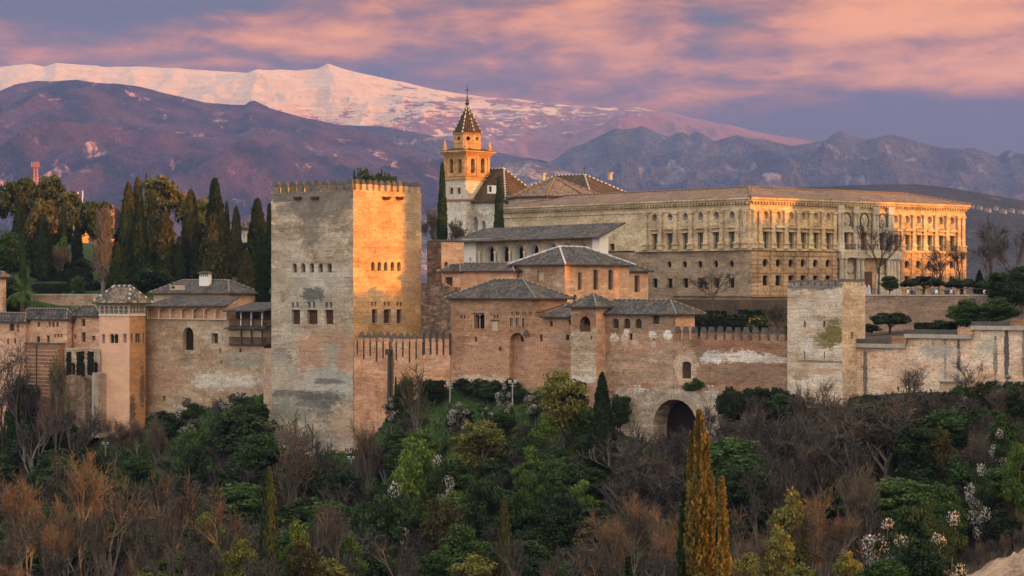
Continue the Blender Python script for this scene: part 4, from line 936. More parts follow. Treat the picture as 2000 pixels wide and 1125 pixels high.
# ---- ruined bridge arch on the slope
t = thing('ruined_arch', 'low ruined wall with a wide round arch half hidden by bare trees', 'wall', v3(((1315 - 1000) / F * 333, 333), gz(315 / F * 333, 333)))
C9 = Vector(((1414 - 1000) / F * 327.0, 327.0))
m_ar = masonry('ruined arch plaster', [(0.3, (0.26, 0.20, 0.145)), (0.5, (0.40, 0.33, 0.26)), (0.7, (0.54, 0.48, 0.41))], course=.3, stain=.6, mid=.5, seed=3.3, erode=.5, erode_col=(.60, .56, .50))
b = blk_px(t, 0, 0, 1202, 0, 767, 960, [m_ar, m_ar], C=C9, b=3.8)
b.win('N', 1276, 1361, 780, 950, 'arch', 'void', name='vault'); b.depth = 3.5; b.build()
mb = MB(); f = b.N; sc = f.s_at(1318.5); r0 = abs(f.s_at(1276) - f.s_at(1361)) / 2; zc = f.z_at(780, sc) - r0
for k in range(22):
    a0, a1 = math.pi * k / 22 + .008, math.pi * (k + 1) / 22 - .008
    pts = [f.p(sc + r * math.cos(a), zc + r * math.sin(a), .07) for r, a in ((r0, a0), (r0 + .8, a0), (r0 + .8, a1), (r0, a1))]
    mb.prism(pts, -v3(f.n, 0) * .06)
mb.obj('arch_ring', masonry('arch ring stone', [(0.3, (0.33, 0.26, 0.19)), (0.7, (0.46, 0.39, 0.31))], stain=.3), t)
mb = MB(); rnd = random.Random(9)
for k in range(60):
    s = b.a * k / 60; mb.box(f.p(s, b.z1 - .05, rnd.uniform(-.3, .05)), v3(f.d, 0) * (b.a / 60), Vector((0, 0, rnd.uniform(.0, .35) + (0.8 * max(0, 1 - abs(s - sc) / r0)))), -v3(f.n, 0) * rnd.uniform(.8, 1.6))
mb.obj('broken_top', m_ar, t)

# ---- garden terrace wall at the right and lower bits
t = thing('terrace_wall', 'weed tufted brick retaining wall holding up the promenade in front of the palace', 'wall', v3(((1800 - 1000) / F * 372, 372), zat(640, 372)))
C10 = Vector(((1932 - 1000) / F * 368, 368.0)); e1t = Vector((0.96, -0.28)); e2t = Vector((0.28, 0.96))
m_te = masonry('terrace brick', [(0.3, (0.22, 0.155, 0.115)), (0.55, (0.30, 0.22, 0.165)), (0.75, (0.38, 0.29, 0.225))], axis=e1t + e2t, course=.3, stain=.4, seed=4.4)
b = blk_px(t, 0, 0, 1560, 0, 578, 660, [m_te, m_te], C=C10, b=3.0, e1=e1t, e2=e2t); b.build()
TERR = b
mb = MB(); mb.box(b.N.p(-.1, b.z1, .12), v3(b.N.d, 0) * (b.a + .2), Vector((0, 0, .22)), -v3(b.N.n, 0) * 1.0); mb.obj('coping', M['pale_coping'], t)
mb = MB()
for k in range(60):
    s = b.a * k / 60; mb.tube([b.N.p(s, b.z1 + .22, -.5), b.N.p(s, b.z1 + 1.15, -.5)], [.03, .03], 4)
mb.tube([b.N.p(0, b.z1 + 1.15, -.5), b.N.p(b.a, b.z1 + 1.15, -.5)], [.04, .04], 4)
mb.obj('railing', M['iron'], t)
t = thing('garden_wall', 'low brown garden wall below the palace foot behind the square hedges', 'wall', v3(((1500 - 1000) / F * 392, 392), zat(620, 392)))
b = blk_px(t, 1600, 378, 1355, 1640, 588, 660, [m_te, m_te]); b.win('N', 1363, 1370, 593, 612, 'rect', 'void'); b.wins_at('N', [1397, 1427], 7, 594, 610, 'rect', 'void'); b.build()
# ------------------------------------------------------------------ the renaissance palace
C_P = Vector(((1465 - 1000) / F * 400.0, 400.0))
t = thing('renaissance_palace', 'huge square stone palace with pilasters, round windows and a long red roof', 'palace', v3(C_P, Z0 - 2))
AX = Q1 + Q2
STONE = [(0.3, (0.40, 0.305, 0.205)), (0.5, (0.52, 0.41, 0.27)), (0.7, (0.60, 0.49, 0.33))]
m_p1 = masonry('palace ashlar', STONE, axis=AX, course=.55, blen=1.3, mortar=.15, stain=.45, stain_col=(.16, .12, .085), erode=.3, erode_col=(.36, .26, .165), seed=1.1, bump=.2)
m_p2 = masonry('palace rough stone', [(0.3, (0.24, 0.175, 0.120)), (0.5, (0.35, 0.265, 0.185)), (0.7, (0.46, 0.36, 0.26))], axis=AX, course=.42, blen=.8, mortar=.35, stain=.4, seed=2.2, bump=.5)
m_p3 = masonry('rusticated blocks', [(0.3, (0.32, 0.225, 0.14)), (0.6, (0.46, 0.335, 0.22))], axis=AX, course=.8, blen=1.5, mortar=.2, stain=.4, seed=3.2)
pz = lambda y: zat(y, 400)
ZS, ZE, ZC = pz(487), pz(402), pz(385)
up = Blk(t, C_P, 1, 1, ZS + .2, ZC - .2, Q1, Q2, [m_p1, m_p1], depth=.6)
up.a = up.N.s_at(984); up.b = up.W.s_at(1885)
lo = Blk(t, C_P, up.a, up.b, pz(640), ZS - .15, Q1, Q2, [m_p2, m_p3], depth=.6, name='lower_wall')
NW = [1279.6, 1309, 1339, 1368.6, 1399.6, 1430]
NP = [1262.5, 1291.8, 1321, 1351, 1381, 1411, 1442]
WWl = [1495, 1520.3, 1545, 1568.6, 1592.8, 1617.2]; WWr = [1749, 1771.2, 1793.2, 1815, 1837, 1858.8]; WWm = [1652.3, 1687.3, 1723]
WP = [1482.5, 1507.5, 1532.5, 1556.8, 1581, 1605.2, 1628, 1738, 1760, 1782.2, 1804, 1826, 1848, 1870]
HW = 1.0
def cw(B, side, px, w, y0, y1, kind, style, **k):
    f = getattr(B, side); s = f.s_at(px); B.wins.append((side, s - w / 2, s + w / 2, pz(y1), pz(y0), kind, style, k.get('name', 'window'), False, 0.0)); return s
for px in NW: cw(up, 'N', px, 1.25, 452, 486.5, 'rect', 'shutter')
for px in NW: cw(up, 'N', px, 1.25, 411.5, 427.5, 'round', 'glass', name='round_window')
for px in WWl + WWr: cw(up, 'W', px, 1.35, 452, 486.5, 'rect', 'shutter'); cw(up, 'W', px, 1.35, 411.5, 428, 'round', 'plaster', name='round_window')
for px in WWm: cw(up, 'W', px, 1.5, 450, 486.5, 'rect', 'wood')
cw(up, 'N', 1452, .7, 425, 443, 'arch', 'plaster', name='niche')
cw(up, 'N', 1196, 1.4, 470, 497, 'rect', 'wood', name='door')
up.wins[-1] = ('N', up.N.s_at(1200), up.N.s_at(1190), ZS + .25, pz(470), 'rect', 'wood', 'door', False, 0.0)
for px in [1307, 1337, 1367, 1398, 1428.5]: cw(lo, 'N', px, 1.2, 508, 523, 'round', 'void', name='round_window')
for px in [1279, 1308, 1338.6, 1368, 1399, 1429]: cw(lo, 'N', px, 1.35, 543, 562, 'rect', 'void')
for px in WWl + WWr: cw(lo, 'W', px, 1.5, 505, 522, 'round', 'void', name='round_window'); cw(lo, 'W', px, 1.6, 537.5, 558, 'rect', 'void')
up.build(); lo.build()
# basement below the terrace at the corner
mb = MB()
for f, L in ((up.N, up.a), (up.W, up.b)):
    N_ = f is up.N
    strip(mb, f, -.45 if N_ else .0, L if not N_ else f.s_at(1243), ZS - .15, ZS + .2, .45, 0, .2)
    strip(mb, f, -.12, L, pz(409), pz(405.5), .16, 0)
    strip(mb, f, -.2, L, pz(397.5), pz(395), .25, 0)
    strip(mb, f, -.6, L + .6, ZC - .35, ZC, 1.0, 0)
    strip(mb, f, -.4, L + .4, ZC - .75, ZC - .36, .7, 0)
mb.obj('cornice', m_p1, t)
mb = MB()
for f, L in ((up.N, up.a), (up.W, up.b)):
    n = int(L / .75)
    for k in range(n):
        s = L * (k + .5) / n; strip(mb, f, s - .17, s + .17, ZC - 1.15, ZC - .77, .62, 0)
mb.obj('cornice_bracket', m_p1, t)['kind'] = 'stuff'
def pilaster(f, px, w=.9, paired=False):
    s = f.s_at(px); mb = MB()
    strip(mb, f, s - w / 2, s + w / 2, pz(472), pz(410.5), .46)
    strip(mb, f, s - w / 2 - .16, s + w / 2 + .16, pz(413), pz(409.5), .62)
    strip(mb, f, s - w / 2 - .12, s + w / 2 + .12, pz(474), pz(471), .58)
    strip(mb, f, s - w / 2 - .2, s + w / 2 + .2, pz(484), pz(474.2), .56)
    strip(mb, f, s - w / 2 - .35, s + w / 2 + .35, pz(475.6), pz(473.6), .74)
    strip(mb, f, s - w / 2 - .35, s + w / 2 + .35, ZS + .2, pz(483), .70)
    mb.obj('pilaster', m_p1, t)
for px in NP: pilaster(up.N, px)
for px in WP: pilaster(up.W, px)
for px in (1879, 1472): pilaster(up.W, px)
pilaster(up.N, 1456.5, .6)
for fi, (f, lst) in enumerate(((up.N, NW), (up.W, WWl + WWr))):
    for k, px in enumerate(lst):
        s = f.s_at(px); mb = MB(); w = 1.05
        strip(mb, f, s - w, s + w, pz(451.5), pz(449.6), .6); strip(mb, f, s - w * .86, s + w * .86, pz(449.6), pz(444), .22); strip(mb, f, s - w * 1.12, s + w * 1.12, pz(444), pz(441.8), .72)
        if k % 2:
            q = [f.p(s - w * 1.15, pz(441.8), 0), f.p(s + w * 1.15, pz(441.8), 0), f.p(s, pz(435), 0)]
            mb.prism(q, v3(f.n, 0) * .6)
        else:
            for j in range(6): strip(mb, f, s - w + j * .38, s - w + j * .38 + .16, pz(441.8), pz(436.5 + 1.5 * (j % 2)), .3)
        for sg in (-1, 1): strip(mb, f, s + sg * .83 - .13, s + sg * .83 + .13, ZS + .22, pz(451.5), .14)
        mb.obj('window_surround', m_p1, t)
# round window rims
for f, lst, r, yc in ((up.N, NW, .85, 419.5), (up.W, WWl + WWr, .9, 419.7)):
    for px in lst:
        s = f.s_at(px); mb = MB()
        for k in range(16):
            a0, a1 = 2 * math.pi * k / 16, 2 * math.pi * (k + 1) / 16
            mb.prism([f.p(s + q * r * math.cos(a), pz(yc) + q * r * 1.12 * math.sin(a), .001) for q, a in ((.82, a0), (1.1, a0), (1.1, a1), (.82, a1))], v3(f.n, 0) * .12)
        mb.obj('round_window_rim', m_p1, t)
# rustication on the west face
mb = MB(); f = lo.W; rnd = random.Random(2); rows = 10; zb, zt = pz(577), ZS - .35; rh = (zt - zb) / rows
holes = [(w[1], w[2], w[3], w[4]) for w in lo.wins if w[0] == 'W']
for r in range(rows):
    s = 0.06 + (r % 2) * .6
    while s < lo.b - .4:
        L = 1.2 if r % 2 else 1.25
        a, b_ = s, min(s + L - .09, lo.b - .05); z0_, z1_ = zb + r * rh + .04, zb + (r + 1) * rh - .04
        hit = [h for h in holes if not (b_ < h[0] - .05 or a > h[1] + .05 or z1_ < h[2] - .02 or z0_ > h[3] + .02)]
        if hit:
            h = hit[0]
            for (aa, bb_) in ((a, h[0] - .08), (h[1] + .08, b_)):
                if bb_ - aa > .2: strip(mb, f, aa, bb_, z0_, z1_, .16 + rnd.uniform(0, .05))
        elif not (f.s_at(1634) < (a + b_) / 2 < f.s_at(1737)): strip(mb, f, a, b_, z0_, z1_, .16 + rnd.uniform(0, .05))
        s += L
mb.obj('rustication', m_p3, t)['kind'] = 'stuff'
for px in [1470, 1482.5, 1507.5, 1532.5, 1556.8, 1581, 1605.2, 1628, 1760, 1782.2, 1804, 1826, 1848, 1870, 1881]:
    s = f.s_at(px); mb = MB()
    for r in range(rows): strip(mb, f, s - .55, s + .55, zb + r * rh + .05, zb + (r + 1) * rh - .05, .36)
    mb.obj('banded_pilaster', m_p3, t)
# portal in the middle of the sunlit front
m_mb = masonry('grey portal marble', [(0.3, (0.36, 0.32, 0.265)), (0.7, (0.50, 0.46, 0.39))], axis=AX, course=2., blen=4., mortar=.05, stain=.4, seed=5.)
mb = MB(); f = up.W; sa, sb = f.s_at(1632), f.s_at(1739)
for px in (1635, 1640.5, 1665.5, 1671, 1703, 1709, 1733, 1738.5):
    s = f.s_at(px)
    mb.lathe(f.p(s, 0, .55), [(.52, ZS + .2), (.52, pz(472)), (.40, pz(471)), (.33, pz(414)), (.48, pz(411)), (.5, pz(409))], 10)
for (pa, pb) in ((1632, 1643.5), (1662.5, 1674), (1700, 1712), (1730, 1741.5)):
    strip(mb, f, f.s_at(pa), f.s_at(pb), pz(473), pz(471), 1.0); strip(mb, f, f.s_at(pa), f.s_at(pb), ZS + .2, pz(484), 1.0); strip(mb, f, f.s_at(pa) + .1, f.s_at(pb) - .1, pz(484), pz(473), .85); strip(mb, f, f.s_at(pa), f.s_at(pb), pz(409), pz(395), .75)
for i, px in enumerate(WWm):
    s = f.s_at(px); ys = pz(449)
    strip(mb, f, s - 1.5, s + 1.5, ys, ys + .22, .6)
    if i == 1: mb.prism([f.p(s - 1.5, ys + .22, 0), f.p(s + 1.5, ys + .22, 0), f.p(s, ys + 1.2, 0)], v3(f.n, 0) * .5)
    else: mb.prism([f.p(s + 1.5 * math.cos(a), ys + .22 + .9 * math.sin(a), 0) for a in [math.pi * k / 8 for k in range(9)]], v3(f.n, 0) * .5)
strip(mb, f, sa - .2, sb + .2, ZS - .15, ZS + .21, 1.1)
mb.obj('portal_front', m_mb, t)
for px in WWm:
    s = f.s_at(px); mb = MB(); zc = pz(424.5)
    mb.poly([f.p(s + 1.05 * math.cos(a), zc + 1.28 * math.sin(a), .08) for a in [2 * math.pi * k / 20 for k in range(20)]], 0)
    for k in range(20):
        a0, a1 = 2 * math.pi * k / 20, 2 * math.pi * (k + 1) / 20
        mb.prism([f.p(s + q * 1.05 * math.cos(a), zc + q * 1.28 * math.sin(a), .02) for q, a in ((1, a0), (1.22, a0), (1.22, a1), (1, a1))], v3(f.n, 0) * .25, 1)
    rnd = random.Random(int(px))
    for k in range(7):
        q = f.p(s + rnd.uniform(-.5, .5), zc + rnd.uniform(-.7, .7), .1); mb.lathe(q, [(.02, -.3), (.22, -.1), (.2, .2), (.03, .35)], 6)
    mb.obj('relief_medallion', [m_mb, M['dark_cap']], t)
mb = MB(); fl = lo.W
for px in (1638, 1645, 1670, 1678, 1729, 1735, 1741, 1748):
    s = fl.s_at(px); mb.lathe(fl.p(s, 0, .7), [(.65, pz(577)), (.65, pz(565)), (.46, pz(564)), (.40, pz(506)), (.6, pz(503)), (.6, pz(501))], 10)
strip(mb, fl, fl.s_at(1634), fl.s_at(1754), pz(501), ZS - .16, 1.25)
for (pa, pb) in ((1648, 1668), (1708, 1727)):
    a, b_ = fl.s_at(pa), fl.s_at(pb); strip(mb, fl, a, b_, pz(577), pz(548), .5); strip(mb, fl, a + .2, b_ - .2, pz(546), pz(535), .3)
    mb.prism([fl.p(a, pz(548), 0), fl.p(b_, pz(548), 0), fl.p((a + b_) / 2, pz(541), 0)], v3(fl.n, 0) * .6)
    mb.prism([fl.p((a + b_) / 2 + .9 * math.cos(q), pz(522) + .9 * math.sin(q), 0) for q in [2 * math.pi * k / 16 for k in range(16)]], v3(fl.n, 0) * .3)
mb.obj('portal', m_mb, t)
mb = MB(); a, b_ = fl.s_at(1682), fl.s_at(1702); strip(mb, fl, a, b_, pz(577), pz(529), .2); mb.obj('door', M['wood_red'], t)
# balcony over the portal
mb = MB(); a, b_ = up.W.s_at(1648), up.W.s_at(1742)
for k in range(60): s = a + (b_ - a) * k / 59; mb.tube([f.p(s, ZS + .2, 1.0), f.p(s, ZS + 1.2, 1.0)], [.03, .03], 4)
mb.tube([f.p(a, ZS + 1.2, 1.0), f.p(b_, ZS + 1.2, 1.0)], [.06, .06], 4); mb.obj('balcony_rail', M['iron'], t)
# roof: a hipped ring, falling inwards to the court
Pp = lambda s, tt, z: v3(C_P - Q1 * s + Q2 * tt, z)
mb = MB(); o, ins = 1.05, 8.0; zr = pz(385) + 2.25
O = [Pp(-o, -o, ZC + .02), Pp(up.a + o, -o, ZC + .02), Pp(up.a + o, up.b + o, ZC + .02), Pp(-o, up.b + o, ZC + .02)]
I = [Pp(ins, ins, zr), Pp(up.a - ins, ins, zr), Pp(up.a - ins, up.b - ins, zr), Pp(ins, up.b - ins, zr)]
J = [Pp(ins + 8, ins + 8, ZC), Pp(up.a - ins - 8, ins + 8, ZC), Pp(up.a - ins - 8, up.b - ins - 8, ZC), Pp(ins + 8, up.b - ins - 8, ZC)]
for k in range(4):
    l = (k + 1) % 4
    slope_poly(mb, [O[k], O[l], I[l], I[k]]); slope_poly(mb, [J[l], J[k], I[k], I[l]])
rf = mb.obj('roof', [M['tile_red'], M['wood']], t)
caps(rf, [(I[0], I[1]), (I[0], I[3]), (O[0], I[0]), (O[3], I[3])], (M['tile_red'], M['dark_cap']), .22)
# a band below the corner where the ground falls away
mb = MB(); strip(mb, lo.N, -.3, lo.N.s_at(1315), pz(579), pz(576.5), .3); strip(mb, lo.W, -.05, lo.W.s_at(1560), pz(579.6), pz(576.8), .6); mb.obj('plinth', m_p2, t)

# octagonal chapel roof above the far corner of the palace
cO = Vector(((1084 - 1000) / F * 458, 458.0))
t = thing('octagonal_chapel', 'octagonal chapel drum with a low pyramid roof, one sunlit face, behind the palace cornice', 'chapel', v3(cO, zat(405, 458)))
rO = 9.6; zE, zA = zat(385, 458), zat(346.5, 458)
m_ch = masonry('chapel plaster', [(0.3, (0.42, 0.35, 0.27)), (0.7, (0.52, 0.44, 0.35))], stain=.3, seed=4.)
mb = MB(); ph = math.radians(22.5 + 12)
ring = [cO + Vector((math.cos(ph + k * math.pi / 4), math.sin(ph + k * math.pi / 4))) * rO for k in range(8)]
for k in range(8): mb.poly([v3(ring[k], zE - 7), v3(ring[(k + 1) % 8], zE - 7), v3(ring[(k + 1) % 8], zE), v3(ring[k], zE)])
mb.obj('wall', m_ch, t)
mb = MB(); r2 = [cO + (q - cO) * 1.07 for q in ring]
for k in range(8):
    slope_poly(mb, [v3(r2[k], zE - .1), v3(r2[(k + 1) % 8], zE - .1), v3(cO, zA)], 0)
    mb.poly([v3(r2[k], zE - .45), v3(r2[(k + 1) % 8], zE - .45), v3(r2[(k + 1) % 8], zE - .1), v3(r2[k], zE - .1)], 1)
mb.poly([v3(q, zE - .45) for q in r2], 1)
rf = mb.obj('roof', [M['tile_brown'], M['wood']], t)
caps(rf, [(v3(q, zE), v3(cO, zA)) for q in r2], (M['tile_red'], M['tile_red'], M['dark_cap']), .2)

# ------------------------------------------------------------------ church
C_C = Vector(((987 - 1000) / F * 466, 466.0))
t = thing('church', 'white rendered church with dark hipped roofs edged in white ridge tiles behind the palace', 'church', v3(C_C, Z0 + 2))
m_cw = masonry('church render', [(0.3, (0.40, 0.36, 0.31)), (0.5, (0.55, 0.51, 0.45)), (0.7, (0.63, 0.59, 0.53))], course=.5, mortar=.15, stain=.5, stain_col=(.22, .18, .14), erode=.5, erode_col=(.30, .23, .17), seed=2.)
tr = blk_px(t, 987, 466, 876, 1062, 394, 480, [m_cw, m_cw])
tr.wins_at('N', [929], 9, 424, 450, 'arch', 'glass'); tr.wins_at('N', [914, 945], 6.5, 432, 452, 'rect', 'glass'); tr.win('N', 886, 893, 404, 418, 'rect', 'glass', frame=.3); tr.win('N', 884, 894, 435, 455, 'rect', 'glass', frame=.3)
tr.build()
CAPW = (M['white_cap'], M['dark_cap'])
hip_roof(t, tr.C, tr.a, tr.b, zat(393, 466), zat(330, 476), M['tile_dark'], over=.6, cap=CAPW, ridge_r=.19, inset=None if tr.a < tr.b else tr.b * .5)
C2 = Vector(((1151 - 1000) / F * 474, 474.0))
nv = blk_px(t, 1151, 474, 1010, 1216, 374, 480, [m_cw, m_cw]); nv.name = 'nave_wall'; nv.build()
hip_roof(t, nv.C, nv.a, nv.b, zat(373, 474), zat(341, 482), M['tile_dark'], over=.6, cap=CAPW, ridge_r=.19, name='nave_roof')
mb = MB(); mb.tube([v3(nv.C + E2 * (nv.b / 2) - E1 * (nv.b / 2), zat(341, 482)), v3(nv.C + E2 * (nv.b / 2) - E1 * (nv.b / 2), zat(322, 482))], [.09, .05], 5)
q = v3(nv.C + E2 * (nv.b / 2) - E1 * (nv.b / 2), zat(329, 482)); mb.tube([q - v3(E1, 0) * .5, q + v3(E1, 0) * .5], [.06, .06], 5); mb.lathe(q, [(.02, -1.1), (.22, -.9), (.02, -.6)], 8); mb.obj('roof_cross', M['iron'], t)
dm = blk_px(t, 962, 464, 952, 971, 362, 378, [M['white'], M['white']], b=3.0); dm.name = 'dormer'; dm.win('N', 954, 960, 364, 375, 'rect', 'void'); dm.build()
mb = MB()
for px, y in ((1056, 352), (1187, 351)):
    q = ray(px, y, 476); mb.box(q, v3(E1, 0) * .7, v3(E2, 0) * .7, Vector((0, 0, 1.3))); mb.box(q + Vector((-.15, -.15, 1.3)), v3(E1, 0) * 1.0, v3(E2, 0) * 1.0, Vector((0, 0, .2)))
mb.obj('chimney', M['cream'], t)

# bell tower
DB = 470.0; C_B = Vector(((909.5 - 1000) / F * DB, DB)); bz = lambda y: zat(y, DB)
t = thing('bell_tower', 'tall church bell tower with sunlit belfry, corner pinnacles and dark octagonal spire with a cross', 'bell tower', v3(C_B, Z0 + 2))
m_b1 = masonry('belfry brick', [(0.3, (0.40, 0.225, 0.100)), (0.7, (0.50, 0.30, 0.140))], course=.4, stain=.3, seed=2.)
m_b2 = masonry('tower whitewash', [(0.3, (0.50, 0.46, 0.40)), (0.7, (0.63, 0.59, 0.53))], course=.6, stain=.3, seed=3.)
bf = blk_px(t, 909.5, DB, 868, 957, 301, 349, [m_b1, m_b1]); bf.depth = 1.0
bf.wins_at('N', [881.6, 898], 7.0, 310, 338, 'arch', 'void', name='belfry_opening'); bf.wins_at('W', [923.5, 942.8], 7.6, 309.5, 338, 'arch', 'void', name='belfry_opening'); bf.name = 'belfry'
bf.build()
sh = Blk(t, C_B, bf.a, bf.b, bz(480), bz(349.2), mats=[m_b2, m_b2], name='shaft')
sh.wins_at('N', [882, 896.5], 6, 367, 379, 'rect', 'wood', frame=.35); sh.build()
mb = MB()
for f, L in ((bf.N, bf.a), (bf.W, bf.b)):
    for (y0, y1, o) in ((301.5, 298.5, .35), (298.5, 296, .6), (296, 293.5, .95), (350.5, 348.5, .35), (343.5, 342, .2), (305.5, 304.5, .15), (391, 388, .4)):
        strip(mb, f, -o if f is bf.N else 0, L + o, bz(y0), bz(y1), o)
mb.obj('cornice', m_b1, t)
for f, ps in ((bf.N, (870, 888.5, 890.8, 907)), (bf.W, (912.5, 931.5, 934.5, 953.5))):
    for px in ps: mb = MB(); s = f.s_at(px); strip(mb, f, s - .28, s + .28, bz(341.9), bz(305.6), .16); mb.obj('pilaster', m_b1, t)
for px in (923.5, 942.8):
    s = bf.W.s_at(px); q = bf.W.p(s, 0, -.45); mb = MB(); mb.lathe(q, [(.46, bz(331)), (.40, bz(329.5)), (.28, bz(325)), (.24, bz(322)), (.08, bz(320))], 10); mb.box(q + Vector((-.3, -.1, bz(320))), (.6, 0, 0), (0, .2, 0), (0, 0, .5)); mb.obj('bell', M['iron'], t)
s = bf.N.s_at(881.6); q = bf.N.p(s, 0, -.45); mb = MB(); mb.lathe(q, [(.46, bz(331)), (.40, bz(329.5)), (.28, bz(325)), (.24, bz(322)), (.08, bz(320))], 10); mb.obj('bell', M['iron'], t)
cB = C_B - E1 * (bf.a / 2) + E2 * (bf.b / 2)
mb = MB(); q4 = [C_B + E1 * .95 - E2 * .95, C_B - E1 * (bf.a + .95) - E2 * .95, C_B - E1 * (bf.a + .95) + E2 * (bf.b + .95), C_B + E1 * .95 + E2 * (bf.b + .95)]
for k in range(4): slope_poly(mb, [v3(q4[k], bz(293.4)), v3(q4[(k + 1) % 4], bz(293.4)), v3(cB + (q4[(k + 1) % 4] - cB) * .35, bz(285)), v3(cB + (q4[k] - cB) * .35, bz(285))])
mb.obj('skirt_roof', M['tile_dark'], t)
rL = (939.6 - 884.5) / 2 / F * (DB + 5) / math.cos(math.radians(8)); ph = math.atan2(-E2.y, -E2.x) + math.radians(22.5)
dL = 475.0; lz = lambda y: zat(y, dL)
oc = [cB + Vector((math.cos(ph + k * math.pi / 4), math.sin(ph + k * math.pi / 4))) * rL for k in range(8)]
mb = MB()
for k in range(8):
    q0, q1 = oc[k], oc[(k + 1) % 8]; d = (q1 - q0); L = d.length; d.normalize(); n = Vector((d.y, -d.x))
    if (((q0 + q1) / 2) - cB).dot(n) < 0: n = -n
    ff = Face(q0, d, n)
    vis = n.y < 0.2
    facade(mb, ff, [(0, lz(293)), (L, lz(293)), (L, lz(261)), (0, lz(261))], [arc(L / 2 - .42, L / 2 + .42, lz(276), lz(268), 'round')] if vis else [], 0, .5)
    if vis: pass
mb.obj('lantern', m_b1, t)
for k in range(8):
    q0, q1 = oc[k], oc[(k + 1) % 8]; d = (q1 - q0); L = d.length; d.normalize(); n = Vector((d.y, -d.x))
    if (((q0 + q1) / 2) - cB).dot(n) < 0: n = -n
    if n.y < .2: make_window(t, Face(q0, d, n), L / 2 - .42, L / 2 + .42, lz(276), lz(268), 'round', 'void', 'round_window', False, 0.0, depth=.5)
mb = MB()
for k in range(8): strip(mb, Face(oc[k], (oc[(k + 1) % 8] - oc[k]).normalized(), ((oc[k] + oc[(k + 1) % 8]) / 2 - cB).normalized()), 0, (oc[(k + 1) % 8] - oc[k]).length, lz(262.6), lz(261), .25); strip(mb, Face(oc[k], (oc[(k + 1) % 8] - oc[k]).normalized(), ((oc[k] + oc[(k + 1) % 8]) / 2 - cB).normalized()), 0, (oc[(k + 1) % 8] - oc[k]).length, lz(281), lz(280), .12)
mb.obj('lantern_moulding', m_b1, t)
mb = MB(); o2 = [cB + (q - cB) * 1.09 for q in oc]
for k in range(8): slope_poly(mb, [v3(o2[k], lz(260.8)), v3(o2[(k + 1) % 8], lz(260.8)), v3(cB + (o2[(k + 1) % 8] - cB) * .45, lz(229)), v3(cB + (o2[k] - cB) * .45, lz(229))]); slope_poly(mb, [v3(cB + (o2[k] - cB) * .45, lz(229)), v3(cB + (o2[(k + 1) % 8] - cB) * .45, lz(229)), v3(cB, lz(204))])
sp = mb.obj('spire', M['tile_dark'], t)
caps(sp, [(v3(q, lz(260.5)), v3(cB + (q - cB) * .45, lz(228.8))) for q in o2] + [(v3(cB + (q - cB) * .45, lz(228.8)), v3(cB, lz(204))) for q in o2], CAPW, .12, .42)
mb = MB(); c3 = v3(cB, 0)
mb.lathe(c3, [(.3, lz(206)), (.42, lz(203)), (.5, lz(201)), (.2, lz(199)), (.36, lz(197)), (.3, lz(195)), (.1, lz(192)), (.16, lz(190)), (.07, lz(186)), (.07, lz(168))], 8)
mb.obj('finial', M['iron'], t)
mb = MB(); q = v3(cB, lz(176)); mb.tube([q - v3(E1, 0) * .55 - v3(E2, 0) * 0, q + v3(E1, 0) * .55], [.10, .10], 5); mb.tube([q - Vector((0, 0, .8)), q + Vector((0, 0, 1.3))], [.10, .06], 5); mb.obj('cross', M['iron'], t)
for q in (C_B, C_B - E1 * bf.a, C_B + E2 * bf.b, C_B - E1 * bf.a + E2 * bf.b):
    mb = MB(); q = q + (cB - q) * .02; mb.lathe(v3(q, 0), [(.5, bz(294)), (.5, bz(289)), (.32, bz(288)), (.42, bz(284)), (.25, bz(281)), (.16, bz(276)), (.04, bz(270))], 8); mb.obj('pinnacle', m_b1, t)

# ------------------------------------------------------------------ left side: galleries, red tower, small houses
LP = Vector(((515 - 1000) / F * 402.0, 402.0)); LF = Face(LP, -E1, -E2)
t = thing('gallery_wall', 'tall stained brick wall with a dark arched niche under a gallery of seven white arches', 'wall', v3(LP - E1 * 12, gz((LP - E1 * 12).x, (LP - E1 * 12).y - 1)))
m_gw = masonry('stained brick and plaster', [(0.28, (0.30, 0.190, 0.120)), (0.45, (0.38, 0.265, 0.175)), (0.6, (0.44, 0.335, 0.235)), (0.75, (0.47, 0.38, 0.29))], course=.33, blen=.8, mortar=.2, stain=.5, stain_col=(.15, .11, .08), erode=.5, erode_col=(.47, .37, .27), seed=6.1, patches=[
    PT(LF, 440, 745, 72, 17, (.58, .52, .45), .6, .9), PT(LF, 475, 705, 40, 16, (.29, .27, .225), .8, .8), PT(LF, 330, 740, 40, 22, (.42, .27, .18), .7, .8), PT(LF, 420, 660, 20, 22, (.47, .40, .31), .7, .7), PT(LF, 367, 700, 12, 12, (.16, .14, .12), .9, .6), PT(LF, 480, 765, 50, 8, (.36, .24, .17), .7, .7)])
b = blk_px(t, 0, 0, 283, 0, 625, 830, [m_gw, m_gw], C=LP, b=6.0)
b.win('N', 357, 378, 639, 684, 'arch', 'void', name='niche'); b.win('N', 413, 426, 651, 671, 'rect', 'wood', frame=.12); b.win('N', 428, 432, 680, 690, 'arch', 'void'); b.win('N', 467, 472, 680, 688, 'arch', 'void'); b.win('N', 318, 323, 773.5, 783, 'rect', 'void'); b.win('N', 431, 434, 705, 710, 'rect', 'void')
b.depth = .9; b.build()
GW = b
t = thing('arched_loggia', 'open loggia of seven flat arches on thin white columns below a long grey roof', 'loggia', v3(LP - E1 * 18, Z0 - 6))
lz0, lz1 = b.z1 + .02, zat(598, 412)
s0, s1 = b.N.s_at(444), b.N.s_at(289)
C_L = LP - E1 * s0 - E2 * .1
L = Blk(t, C_L, s1 - s0, 3.5, b.z1 + .0, zat(597, 408), mats=[masonry('loggia plaster', PINK, stain=.2, seed=2.), m_hw], depth=.6)
